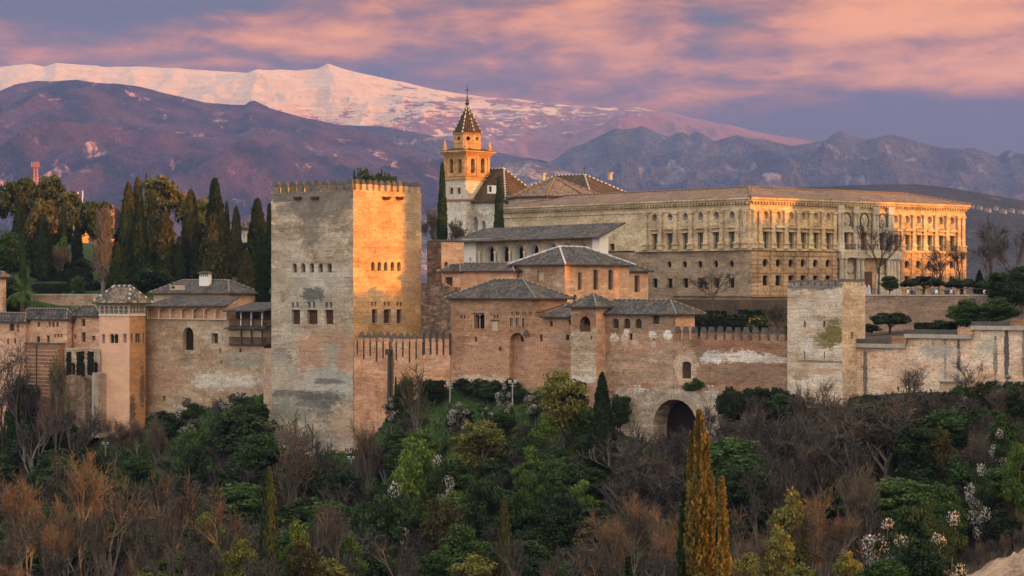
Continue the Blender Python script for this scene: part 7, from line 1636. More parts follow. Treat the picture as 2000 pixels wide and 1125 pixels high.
# ------------------------------------------------------------------ the wooded slope
def wall_base_y(px): return float(np.interp(px, _wp, _wy))
def wall_D(px): return float(np.interp(px, _wp, _wd))
rs0 = random.Random(91)
SLOPE = [   # key, px, top, width, D offset in front of wall line (or absolute if >100), label, cat
    ('cyp1', 1176, 728, 56, 325, 'tall dark green cypress standing alone before the lookout turret', 'tree'),
    ('yellow0', 1100, 722, 84, 334, 'big yellow green budding bush under the low brick wing', 'tree'),
    ('dark0', 1118, 740, 50, 336, 'dark evergreen half behind the big budding bush', 'tree'),
    ('bloom0', 985, 752, 30, 345, 'tall white blossom tree right under the blind arch of the council hall', 'tree'),
    ('bloom0', 895, 785, 42, 344, 'white blossom tree on the grass bank below the curtain wall', 'tree'),
    ('bloom0', 950, 795, 24, 343, 'small white blossom bush between the two taller blossom trees', 'bush'),
    ('bloom0', 1046, 762, 44, 343, 'white blossom tree left of the big budding bush', 'tree'),
    ('bloom0', 765, 776, 30, 366, 'white blossom bush against the dark drain of the curtain wall', 'bush'),
    ('dark2', 790, 742, 34, 368, 'round dark evergreen bush against the curtain wall by the pollard', 'bush'),
    ('dark0', 848, 740, 44, 362, 'dark evergreen bush at the curtain wall right of the pollard', 'bush'),
    ('cyp0', 773, 735, 8, 371, 'very thin young cypress against the curtain wall', 'tree'),
    ('pollard1', 817, 712, 58, 352, 'yellowish pollarded tree with upright twigs before the curtain wall', 'tree'),
    ('pollard0', 562, 806, 92, 352, 'red twigged pollarded tree with forked trunk before the great tower foot', 'tree'),
    ('bare1', 628, 822, 70, 356, 'grey bare tree right of the forked pollard before the great tower', 'tree'),
    ('bared0', 715, 815, 64, 352, 'bare tree before the orange right foot of the great tower', 'tree'),
    ('pollard0', 318, 803, 58, 392, 'bare round headed tree with pale trunk right of the salmon tower foot', 'tree'),
    ('bare0', 422, 770, 64, 392, 'bare spreading tree on the grass bank under the gallery wall', 'tree'),
    ('bloom1', 470, 765, 60, 391, 'blossom flecked bush on the bank left of the great tower', 'bush'),
    ('bloom1', 372, 775, 46, 398, 'small blossom flecked bush below the arched niche', 'bush'),
    ('winter1', 8, 640, 70, 430, 'tall bare tree at the left picture edge before the cottages', 'tree'), ('bare3', 34, 715, 60, 424, 'bare tree left of the brick bastion', 'tree'), ('pollard1', 112, 690, 70, 418, 'olive twigged budding tree before the brick bastion', 'tree'),
    ('bare1', 66, 770, 80, 412, 'grey bare tree at the foot of the brick bastion', 'tree'), ('bare4', 150, 790, 70, 410, 'grey bare tree below the stepped buttresses', 'tree'), ('bared0', 222, 812, 70, 408, 'reddish bare shrub at the foot of the salmon tower', 'tree'), ('bared2', 268, 822, 60, 406, 'reddish bare tree at the right foot of the salmon tower', 'tree'), ('dark2', 42, 735, 24, 425, 'ivy dark bush left of the brick bastion', 'bush'),
    ('bloom1', 855, 890, 36, 318, 'blossom flecked bush low in the middle of the green slope', 'bush'),
    ('bloom1', 780, 940, 50, 306, 'broad blossom flecked bush left of the lower evergreen', 'bush'),
    ('fresh0', 826, 852, 84, 324, 'bright green spring tree below the yellowish pollard', 'tree'),
    ('fresh1', 790, 880, 50, 318, 'smaller bright green tree left of the spring tree below the pollard', 'tree'),
    ('yellow1', 938, 818, 92, 330, 'yellow green spring tree in the middle of the green slope', 'tree'),
    ('fresh1', 1062, 806, 56, 330, 'light green budding tree below the white blossom left of the cypress', 'tree'),
    ('fresh0', 1040, 870, 64, 318, 'light green bush right of the yellow green spring tree', 'bush'),
    ('dark1', 735, 968, 92, 296, 'large round evergreen low left of the middle slope', 'tree'),
    ('olive0', 868, 972, 80, 292, 'evergreen with an olive brown crown low in the middle', 'tree'),
    ('dark0', 945, 925, 70, 304, 'dark bushy evergreen in the middle of the lower slope', 'tree'),
    ('mid0', 1034, 920, 60, 304, 'tall mid green evergreen below the lone cypress, left one', 'tree'),
    ('mid1', 1080, 895, 54, 310, 'mid green conical tree below the lone cypress', 'tree'),
    ('fresh0', 1135, 935, 56, 306, 'light green small tree lower right of the lone cypress', 'tree'),
    ('dark2', 1090, 950, 60, 300, 'dark evergreen before the mid green conical tree', 'tree'),
    ('mid0', 905, 1022, 96, 282, 'broad olive green tree top near the bottom middle', 'tree'),
    ('cyp2', 985, 980, 40, 284, 'golden tipped cypress low in the middle of the wood', 'tree'),
    ('yellow0', 925, 1082, 84, 262, 'sunlit yellow green tree top at the bottom edge in the middle', 'tree'),
    ('mid1', 855, 1075, 70, 266, 'green tree top at the bottom edge left of the sunlit one', 'tree'),
    ('yellow1', 645, 1086, 76, 262, 'sunlit yellow green round tree at the bottom edge below the great tower', 'tree'),
    ('fresh1', 682, 1040, 60, 276, 'fresh green tree below the large round evergreen', 'tree'),
    ('cyp3', 525, 914, 40, 258, 'golden tipped dark cypress left of centre in the lower wood', 'tree'),
    ('yellow0', 474, 1050, 66, 250, 'pale sunlit green tree left of the golden tipped cypress', 'tree'),
    ('fresh0', 580, 1014, 62, 268, 'bright green round tree right of the golden tipped cypress', 'tree'),
    ('olive0', 592, 1050, 60, 258, 'olive brown tree top below the bright green round tree', 'tree'),
    ('fresh1', 410, 1000, 66, 285, 'fresh green tree left of the golden tipped cypress', 'tree'),
    ('fresh0', 322, 1056, 92, 270, 'fresh green tree near the bottom edge at left', 'tree'),
    ('yellow1', 284, 1115, 60, 238, 'yellow green tree tip cut by the bottom edge at left', 'tree'),
    ('mid1', 375, 835, 50, 380, 'dark green bush on the bank left of the great tower foot', 'bush'),
    ('dark2', 378, 868, 44, 372, 'dark evergreen below the bank left of the great tower', 'tree'),
    # right of the arch
    ('bared2', 1652, 905, 72, 262, 'tall orange twigged bare tree, the higher of two at right', 'tree'),
    ('bared1', 1596, 955, 112, 250, 'wide orange twigged bare tree with pale trunks at lower right', 'tree'),
    ('yellow0', 1548, 955, 44, 252, 'yellow green sunlit tree left of the wide orange bare tree', 'tree'),
    ('bared0', 1475, 1035, 70, 236, 'small orange twigged bare tree right of the golden cypress group', 'tree'),
    ('yellow1', 1520, 1024, 56, 236, 'sunlit yellow green tree between the small and wide orange bare trees', 'tree'),
    ('yellow0', 1455, 1078, 56, 210, 'sunlit yellow tree at the bottom edge beside the golden cypress', 'tree'),
    ('yellow1', 1557, 1098, 56, 210, 'sunlit yellow tree top cut by the bottom edge under the wide bare tree', 'tree'),
    ('yellow0', 1658, 1074, 52, 212, 'sunlit yellow topped green tree at the bottom edge, right', 'tree'),
    ('bloom0', 1733, 1012, 84, 226, 'sunlit cream blossom tree at lower right', 'tree'),
    ('bloom1', 1855, 996, 66, 226, 'blossom tree with orange stems left of the bare earth bank', 'tree'),
    ('bloom1', 1835, 1040, 40, 222, 'white blossom bush below the orange stemmed blossom tree', 'bush'),
    ('dark0', 1790, 978, 74, 240, 'dark evergreen behind the cream blossom tree', 'tree'), ('mid0', 1842, 942, 80, 262, 'grey green tree above the orange stemmed blossom tree', 'tree'),
    ('mid1', 1730, 1090, 80, 214, 'green tree at the bottom edge under the cream blossom tree', 'tree'), ('dark1', 1800, 1052, 90, 216, 'dark green bushy tree left of the bare earth bank', 'tree'),
    ('olive0', 1770, 818, 56, 286, 'evergreen with yellow top in the dark wood at right', 'tree'), ('olive0', 1838, 834, 40, 282, 'second yellow topped evergreen in the dark wood at right', 'tree'),
    ('olive0', 1918, 745, 50, 296, 'orange tinted bush at the foot of the stepped wall', 'bush'), ('bared0', 1905, 838, 66, 276, 'pinkish bare tree standing in the dark wood at far right', 'tree'),
    ('bloom0', 1970, 732, 44, 293, 'white blossom tree before the stepped wall at the right edge', 'tree'), ('bloom1', 1890, 775, 40, 293, 'small blossom tree left of the orange tinted bush', 'tree'),
    ('bloom1', 1958, 838, 40, 272, 'drooping blossom tree in the dark wood at right edge', 'tree'), ('bloom1', 1915, 905, 46, 262, 'blossom strewn bush below the pinkish bare tree', 'bush'),
    ('dark1', 1945, 748, 60, 296, 'dark evergreen between orange bush and white blossom tree', 'tree'), ('dark0', 1885, 752, 50, 297, 'dark evergreen bush at the wall foot by the old basin', 'bush'), ('dark2', 1990, 745, 40, 290, 'dark evergreen at the right edge below the stepped wall', 'tree'),
    ('mid0', 1960, 806, 56, 280, 'grey green evergreen in the right wood below the blossom tree', 'tree'), ('fresh1', 1985, 862, 50, 262, 'bright topped green tree at the right picture edge', 'tree'),
    ('winter0', 1770, 712, 84, 300, 'fan shaped bare tree in front of the stepped wall', 'tree'), ('winter1', 1895, 698, 56, 299, 'dark bare tree against the water streaks of the stepped wall', 'tree'), ('winter0', 1600, 735, 80, 300, 'bare tree before the foot of the square wall tower', 'tree'),
    ('shrub1', 1355, 738, 34, 331.2, 'round green bush on top of the ruined arch by the door', 'bush'),
    ('bare1', 1228, 818, 60, 319, 'grey bare tree before the left end of the ruined arch', 'tree'), ('bare3', 1292, 836, 56, 318, 'grey bare tree under the left half of the ruined arch', 'tree'), ('bare0', 1345, 826, 50, 318, 'grey bare tree under the right half of the ruined arch', 'tree'), ('bare2', 1396, 790, 56, 320, 'grey bare tree before the right end of the ruined arch', 'tree'),
    ('dark0', 1212, 770, 36, 337, 'ivy dark bush at the left end of the ruined arch', 'bush'),
]
for key, px, yt, w, D, lab, cat in SLOPE:
    if D: plant(key, px, yt, D, w, lab, cat=cat, ybot=(767 if 'on top of the ruined arch' in lab else None))
# scrub on the grass bank left of the great tower and on the one under the curtain wall
for i in range(46):
    left = i < 30; px = rs0.uniform(300, 512) if left else rs0.uniform(735, 1090); yb = rs0.uniform(800, 905) if left else rs0.uniform(800, 880); best = None
    for q in np.arange(wall_D(px) - 3, 300, -1.0):
        g_ = gz((px - 1000) / F * q, q)
        if 562.5 - (g_ - Z0) / q * F >= yb: best = float(q); break
    if not best: continue
    k = rs0.choice(['shrub0', 'shrub1', 'shrub2', 'mid1', 'bareshrub0', 'bareshrub1', 'fresh1', 'fresh0'])
    n = {'shr': 'low evergreen shrub', 'mid': 'small green bush', 'bar': 'small bare shrub', 'fre': 'small fresh green bush', 'blo': 'small blossom flecked bush'}[k[:3]]; where_ = 'on the grass bank left of the great tower' if left else 'on the grass bank under the curtain wall'
    plant(k, px, yb - rs0.uniform(9, 26), best, rs0.uniform(16, 34), n + ' ' + where_, n.replace('shrub', 'shrubs').replace('bush', 'bushes') + ' ' + where_, cat='shrub')
for i, px in enumerate((1893, 1915, 1938, 1962, 1985, 2004)):
    plant('bareshrub%d' % (i % 2), px, 1068 - (px - 1893) * .36, 198, 26, 'dry bare shrub fringing the bare earth bank at the lower right corner', 'dry shrubs on the earth bank', cat='shrub')
# reeds and ivy along the wall foot
for i, (px, yt, w, D) in enumerate(((905, 742, 34, 360), (935, 738, 40, 358), (965, 742, 34, 355), (995, 738, 30, 353), (830, 745, 20, 366), (1012, 745, 20, 352))):
    plant('shrub0' if i % 2 else 'dark1', px, yt, D, w, ('upright dark shrub at the curtain wall foot, leftmost under the council hall', 'dark bush at the wall foot under the twin window', 'upright shrub at the wall foot under the tile panel', 'dark bush at the wall foot under the blind arch', 'low dark shrub at the wall foot right of the pollard', 'dark bush at the right foot of the blind arch')[i], cat='bush')
# the ivy bank under the battlemented wall
for i, px in enumerate((1432, 1452, 1472, 1492, 1512, 1530)):
    plant('shrub2', px, 755 + (i % 2) * 3, 319, 30, 'ivy dark shrub in the row under the battlemented wall', 'ivy shrubs under the battlemented wall', cat='shrub')

# bare wood and mixed evergreens fill the rest of the slope
def where(px):
    for a, n in ((120, 'below the far left cottages'), (290, 'below the salmon tower'), (515, 'below the gallery wall'), (700, 'below the great square tower'), (880, 'below the curtain wall'), (1100, 'below the council hall'),
                 (1205, 'below the lookout turret'), (1420, 'below the ruined arch'), (1540, 'below the battlemented wall'), (1690, 'below the square wall tower'), (3000, 'below the stepped wall')):
        if px < a: return n
taken = [((s[1] - 1000) / F * s[4], s[4], s[3] / F * s[4] * .5) for s in SLOPE if s[4]]
rs = random.Random(404); nb = ne = 0; cand = []
for D in np.arange(284, 440, 4.4):
    for x in np.arange(-118, 80, 4.6):
        cand.append((x + rs.uniform(-1.7, 1.7), D + rs.uniform(-1.6, 1.6)))
cand.sort(key=lambda c: c[1])
for x, D in cand:
    px = 1000 + F * x / D
    if px < -70 or px > 2070: continue
    Dw = wall_D(px); off = Dw - D
    if off < 5: continue
    zb = gz(x, D); yb = 562.5 - (zb - Z0) / D * F
    if yb > 1330: continue
    if any((x - a) ** 2 + (D - b) ** 2 < (r * .75 + 1.2) ** 2 for a, b, r in taken): continue
    wy = wall_base_y(px)
    u = rs.random(); green_mid = 700 < px < 1190
    grass_bank = (300 < px < 520 and yb < 900) or (690 < px < 1190 and yb < 850)
    H = rs.uniform(8.0, 12.5)
    if off < 22: H *= .62
    if green_mid: H *= .68
    if grass_bank:
        if u < (.45 if px < 520 else .72): continue
        H *= .5
    yt = 562.5 - (zb + H - Z0) / D * F
    lim = wy - 18 + (14 if px > 1420 else (34 if 1195 < px < 1420 else (-14 if px < 290 else 26)))
    if yt < lim: H = (562.5 - lim) / F * D + Z0 - zb; yt = lim
    if H < 1.6: continue
    dep = 'high' if off < 28 else ('in the middle of the slope' if off < 55 else 'low')
    if green_mid: kind = rs.choice(['dark0', 'dark1', 'dark2', 'mid0', 'mid1', 'shrub0', 'bare2', 'bare4', 'fresh1', 'shrub1'] if yb < 1120 else ['dark0', 'dark1', 'mid0', 'bare1', 'bare2', 'bare3', 'bare0', 'olive0'])
    elif px > 1690 and yt > 815: kind = rs.choice(['dark0', 'dark1', 'dark2', 'mid0', 'mid1', 'dark0', 'bare2', 'mid1'])
    elif px > 1190: kind = rs.choice(['bare%d' % i for i in range(5)] + ['bare1', 'bare3', 'bared0', 'dark0', 'mid1'])
    else: kind = rs.choice(['bare%d' % i for i in range(5)] * 2 + ['bared0', 'dark2', 'dark0', 'mid0', 'mid1', 'dark1', 'shrub0'])
    bare = kind.startswith('bare')
    if bare: nb += 1
    else: ne += 1
    if bare and nb > 270: continue
    w_ = (H * rs.uniform(.55, .8)) / D * F if bare else (H * rs.uniform(.45, .7) + 1.2) / D * F
    if 'shrub' in kind: H *= .5; yt = 562.5 - (zb + H - Z0) / D * F; w_ = H * 1.5 / D * F
    if 1128 < px < 1224 and D < 326 and yt < 890: continue
    zone = where(px)
    lab = {'fre': 'fresh green tree on the slope %s, %s', 'bare': 'leafless %s tree in the bare wood %s, %s', 'blo': 'dark bush with white blossom %s, %s', 'shr': 'low evergreen shrub on the slope %s, %s', 'oli': 'olive brown tree on the slope %s, %s', 'mid': 'mid green tree on the slope %s, %s', 'dar': 'dark evergreen tree on the slope %s, %s'}
    dd = {'high': 'close under the wall', 'in the middle of the slope': 'halfway down', 'low': 'far down'}[dep]
    if bare: L_ = lab['bare'] % ('reddish' if 'bared' in kind else 'grey', zone, dd)
    else: L_ = lab[kind[:3]] % (zone, dd)
    plant(kind, px, yt, D, w_, L_, L_.replace('tree', 'trees').replace('bush', 'bushes').replace('shrub', 'shrubs'), cat='bush' if 'shr' in kind or 'blo' in kind else 'tree')
# evergreen undergrowth between the trunks at the right and along the foot of the slope
for i in range(95):
    if i < 45: px, D = rs.uniform(1640, 2040), rs.uniform(228, 296)
    else: px, D = rs.uniform(-20, 1640), rs.uniform(262, 326)
    if wall_D(px) - D < 8: continue
    x = (px - 1000) / F * D; zb = gz(x, D); H = rs.uniform(2.2, 5.0); yt = 562.5 - (zb + H - Z0) / D * F
    if yt < wall_base_y(px) + 30 or yt > 1190: continue
    k = rs.choice(['shrub0', 'shrub1', 'shrub2', 'dark0', 'mid1', 'fresh1' if 700 < px < 1200 else 'dark2'])
    n = {'shr': 'low evergreen shrub in the undergrowth', 'dar': 'dark evergreen bush in the undergrowth', 'mid': 'mid green bush in the undergrowth', 'fre': 'fresh green bush in the undergrowth'}[k[:3]] + ' ' + where(px)
    plant(k, px, yt, D, H * rs.uniform(1.0, 1.6) / D * F, n, n.replace('shrub ', 'shrubs ').replace('bush ', 'bushes '), cat='bush')
print('bare', nb, 'leafy', ne)
# taller bare trees on the near side of the valley, catching the last sun at the lower left and centre
NEAR = [(28, 912, 84, 250, 'bared0'), (92, 884, 84, 262, 'bare2'), (160, 880, 80, 258, 'bared2'), (222, 905, 76, 262, 'bare1'), (62, 985, 84, 238, 'bare1'), (130, 970, 86, 242, 'bared1'), (12, 1040, 84, 230, 'bare3'), (196, 985, 80, 246, 'bare0'), (255, 1010, 76, 242, 'bare2'), (100, 1060, 84, 226, 'bare4'), (170, 1075, 84, 226, 'bare1'), (34, 1100, 76, 216, 'bared2'), (330, 910, 84, 268, 'bare4'), (300, 985, 76, 258, 'bare3'), (238, 1085, 80, 226, 'bare0'),
        (345, 1000, 70, 256, 'bare1'), (420, 940, 80, 276, 'bare2'), (450, 985, 70, 268, 'bare0'), (380, 1070, 76, 236, 'bare4'), (520, 1080, 70, 236, 'bare3'), (600, 960, 80, 276, 'bare1'), (655, 985, 70, 272, 'bare4'), (700, 1075, 80, 244, 'bare2'), (780, 1050, 80, 250, 'bare0'),
        (1190, 995, 84, 250, 'bared0'), (1240, 962, 92, 254, 'bared2'), (1295, 988, 76, 250, 'bared1'), (1265, 1045, 84, 238, 'bare1'), (1160, 1055, 80, 240, 'bare3'), (1215, 1090, 84, 230, 'bare0'), (1308, 1075, 76, 228, 'bare4'), (1120, 1090, 80, 234, 'bare2'), (1055, 1070, 80, 242, 'bare1'), (1010, 1040, 70, 250, 'bare0'),
        (1440, 985, 80, 262, 'bare2'), (1495, 960, 80, 268, 'bare4'), (1555, 900, 80, 280, 'bare1'), (1700, 960, 80, 258, 'bare3'), (1480, 900, 80, 282, 'bare0'), (1610, 1050, 70, 236, 'bare2'), (1690, 1020, 70, 240, 'bare1')]
for i, (px, yt, w, D, key) in enumerate(NEAR):
    side = 'at the lower left' if px < 400 else ('below the great tower' if px < 900 else ('in the lower centre left of the golden cypress' if px < 1350 else 'right of the golden cypress'))
    red = 'bared' in key
    L_ = ('orange twigged bare tree %s, catching the sun' if red else 'tall grey brown bare tree low in the wood %s') % side
    plant(key, px, yt, D, w, L_, ('sunlit bare trees ' if red else 'tall bare trees ') + side)
# golden cypress group in the foreground
def spire(px, ytop, ybot, w, D, mat, n, seed, x0=None):
    rng = np.random.default_rng(seed); H = zat(ytop, D) - zat(ybot, D); R0 = w / F * D / 2
    z = rng.uniform(0, 1, n) ** .9; th = rng.uniform(0, 2 * np.pi, n)
    prof = R0 * np.power(np.clip(1 - z, 0, 1), .42)
    sway = vnoise(z * 5, z * 0 + seed, seed) - .5
    lump = 1 + .8 * (vnoise(th * 1.6 + 7, z * H * .55, seed) - .5) * 2 + .7 * (vnoise(th * 4, z * H * 1.6, seed + 3) - .5) * 2
    r = prof * lump * rng.uniform(.72, 1.05, n)
    P = np.stack([(px - 1000) / F * D + r * np.cos(th) + sway * R0 * .7, D + r * np.sin(th), zat(ybot, D) + z * H], -1)
    up = np.stack([np.cos(th) * .4, np.sin(th) * .4, np.ones(n)], -1) + rand_dirs(rng, n) * .5; up /= np.linalg.norm(up, axis=1)[:, None]
    sd = np.cross(up, rand_dirs(rng, n)); sd /= np.linalg.norm(sd, axis=1)[:, None]; s = rng.uniform(.05, .13, n)
    core = MB(); core.lathe(((px - 1000) / F * D, D, zat(ybot, D)), [(R0 * .6 * (1 - q) ** .42, q * H) for q in (0, .2, .4, .6, .8, .93)], 7, 1)
    return P, up * (s * 1.5)[:, None], sd * (s * .6)[:, None], core
def big_cypress(name, label, spires, D, mat, px_t):
    xb = (px_t - 1000) / F * D; t = thing(name, label, 'tree', (xb, D, gz(xb, D))); tb = MB(); tb.tube([(xb, D, gz(xb, D) - .5), (xb, D, zat(1250, D))], [.35, .3], 7); tb.obj('trunk', M['bark_brown'], t)
    Ps, Us, Vs = [], [], []; core = MB()
    for k, (px, yt, yb, w, n) in enumerate(spires):
        P, U, V, c = spire(px, yt, yb, w, D + (k % 2) * .5, mat, n, 900 + k + int(px)); Ps.append(P); Us.append(U); Vs.append(V)
        o = len(core.v); core.v += c.v; core.f += [tuple(i + o for i in f) for f in c.f]; core.mi += c.mi
    me = quads_mesh('crown', np.concatenate(Ps) - np.array(LOC[t.name]), np.concatenate(Us), np.concatenate(Vs), [mat, M['core']], None, None)
    core.v = [tuple(np.array(q) - np.array(LOC[t.name])) for q in core.v]
    me = quads_mesh('crown', np.concatenate(Ps) - np.array(LOC[t.name]), np.concatenate(Us), np.concatenate(Vs), [mat, M['core']], None, core)
    c = bpy.data.objects.new('crown', me); COL.objects.link(c); c.parent = t
big_cypress('golden_cypress', 'tall golden sunlit cypress of several spires in the foreground before the ruined arch', [(1367, 803, 1260, 33, 13000), (1349, 846, 1120, 17, 5000), (1385, 925, 1260, 24, 8000), (1370, 930, 1260, 30, 9000), (1378, 850, 1200, 18, 5000)], 150, M['cyp_sunlit'], 1372)
big_cypress('golden_cypress', 'shorter golden sunlit cypress spire to the right of the tall foreground one', [(1412, 934, 1260, 20, 8000), (1417, 1000, 1260, 15, 4000)], 147, M['cyp_sunlit'], 1411)
big_cypress('dark_cypress', 'dark green cypress in shade close left of the golden foreground cypress', [(1346, 905, 1280, 30, 9000), (1342, 960, 1280, 26, 7000)], 152, M['cyp'], 1350)

# ---- undergrowth, grass tufts and ivy
def undergrowth():
    rng = np.random.default_rng(5); n = 150000
    px = rng.uniform(-80, 2080, n); D = rng.uniform(285, 440, n); x = (px - 1000) / F * D
    Dw = np.interp(px, _wp, _wd); k = (D < Dw - .3); x, D, px, Dw = x[k], D[k], px[k], Dw[k]
    z = ground_z(x, D); y = 562.5 - (z - Z0) / D * F; k = y < 1180; x, D, z, px, y, Dw = x[k], D[k], z[k], px[k], y[k], Dw[k]; n = len(x)
    patch = fbm(x / 9, D / 9, 4, 44); h = rng.uniform(.1, .5, n) * (1 + np.clip(patch * 3, -.5, 1.6)); bank = ((px > 690) & (px < 1190) & (y < 860)) | ((px > 295) & (px < 520) & (y < 880)); h = np.where(bank, h * .55, h)
    up = rand_dirs(rng, n) * .6 + np.array([0, 0, 1]); up /= np.linalg.norm(up, axis=1)[:, None]; sd = perp(rng, up)
    P = np.stack([x, D, z], -1) + up * (h * rng.uniform(.2, 1.1, n))[:, None]
    s = rng.uniform(.08, .24, n)
    grn = ((patch + np.where((px > 280) & (px < 1200), .35, -.15) + rng.uniform(-.25, .25, n)) > .05)
    me = quads_mesh('undergrowth', P, up * (s * 1.5)[:, None], sd * (s * .55)[:, None], [M['twig'], M['grass']], grn.astype(int).tolist())
    o = bpy.data.objects.new('undergrowth', me); COL.objects.link(o); tag(o, 'grass tufts, ivy and dry undergrowth covering the slope', 'undergrowth', kind='stuff')
undergrowth()
# ---- floodlight posts on the slope
def lamp_post(px, yt, yb, D, label, heads=2):
    for q in (np.arange(wall_D(px) - 1.0, 290, -.5) if D > 0 else ()):
        g_ = gz((px - 1000) / F * q, q)
        if 562.5 - (g_ - Z0) / q * F >= yb: D = float(q); break
    on_top = D < 0; D = abs(D)
    x = (px - 1000) / F * D; zg = zat(yb, D) if on_top else gz(x, D); z1 = max(zat(yt, D), zg + (.5 if on_top else 1.5)); t = thing('floodlight_post', label, 'floodlight', (x, D, zg), 'floodlight posts on the slope')
    q_ = .45 if on_top else .65
    mb = MB(); mb.tube([(x, D, zg - .3), (x, D, z1)], [.13, .11], 6); mb.obj('pole', M['lead'], t)
    mb = MB(); mb.box((x - 1.0 * q_, D - .05, z1 - .06), (2.0 * q_, 0, 0), (0, .1, 0), (0, 0, .1)); mb.box((x - .75 * q_, D - .05, z1 - .75 * q_), (1.5 * q_, 0, 0), (0, .1, 0), (0, 0, .08)); mb.obj('crossbar', M['lead'], t)
    for k in range(heads):
        mb = MB(); c = Vector((x + (-.85 + 1.25 * k) * q_, D, z1 + .05)); mb.prism([c + Vector((-.1, 0, 0)) * q_, c + Vector((.55, 0, 0)) * q_, c + Vector((.62, 0, .42)) * q_, c + Vector((-.17, 0, .42)) * q_], (0, .4 * q_, .1)); mb.obj('lamp_head', M['lead'], t)
for a in ((345, 795, 832, 398, 'grey floodlight post on the grass bank right of the salmon tower'), (879, 752, 782, 356, 'grey floodlight post under the left end of the council hall'), (1001, 748, 790, 349, 'grey floodlight post behind the tall white blossom tree'),
          (1245, 757, 767, -329.5, 'short floodlight post on the ruined arch wall'), (686, 896, 925, 358, 'floodlight post at the right foot of the great square tower'), (206, 868, 892, 400, 'floodlight post in shade at the foot of the salmon tower'), (1388, 757, 767, -326.8, 'small white floodlight near the wooden door'), (1210, 878, 900, 322, 'small floodlight post right of the lone dark cypress')):
    lamp_post(*a)
t = thing('cable_fence', 'low post and rail fence along the path before the great tower foot', 'fence', ray(615, 900, 362))
mb = MB()
for k in range(9): px = 500 + 25 * k; x = (px - 1000) / F * 362; g_ = gz(x, 362); mb = MB(); mb.tube([(x, 362, g_ - .2), (x, 362, g_ + 1.1)], [.06, .06], 5); mb.obj('post', M['iron'], t)
mb = MB()
for h in (.6, 1.05): mb.tube([((500 + 10 * k - 1000) / F * 362, 362, gz((500 + 10 * k - 1000) / F * 362, 362) + h) for k in range(21)], [.035] * 21, 4)
mb.obj('rail', M['iron'], t)
t = thing('old_basin', 'low concrete basin jutting from the foot of the stepped wall', 'basin', ray(1855, 758, 303)); q = ray(1835, 758, 304)
mb = MB(); mb.box(q + Vector((0, 0, -.4)), (3.1, -.8, 0), (.5, 2.5, 0), (0, 0, 1.2)); mb.obj('wall', M['cream'], t); mb = MB(); mb.box(q + Vector((-.2, -.25, .81)), (3.5, -.9, 0), (.6, 2.9, 0), (0, 0, .25)); mb.obj('lid', M['pale_coping'], t)

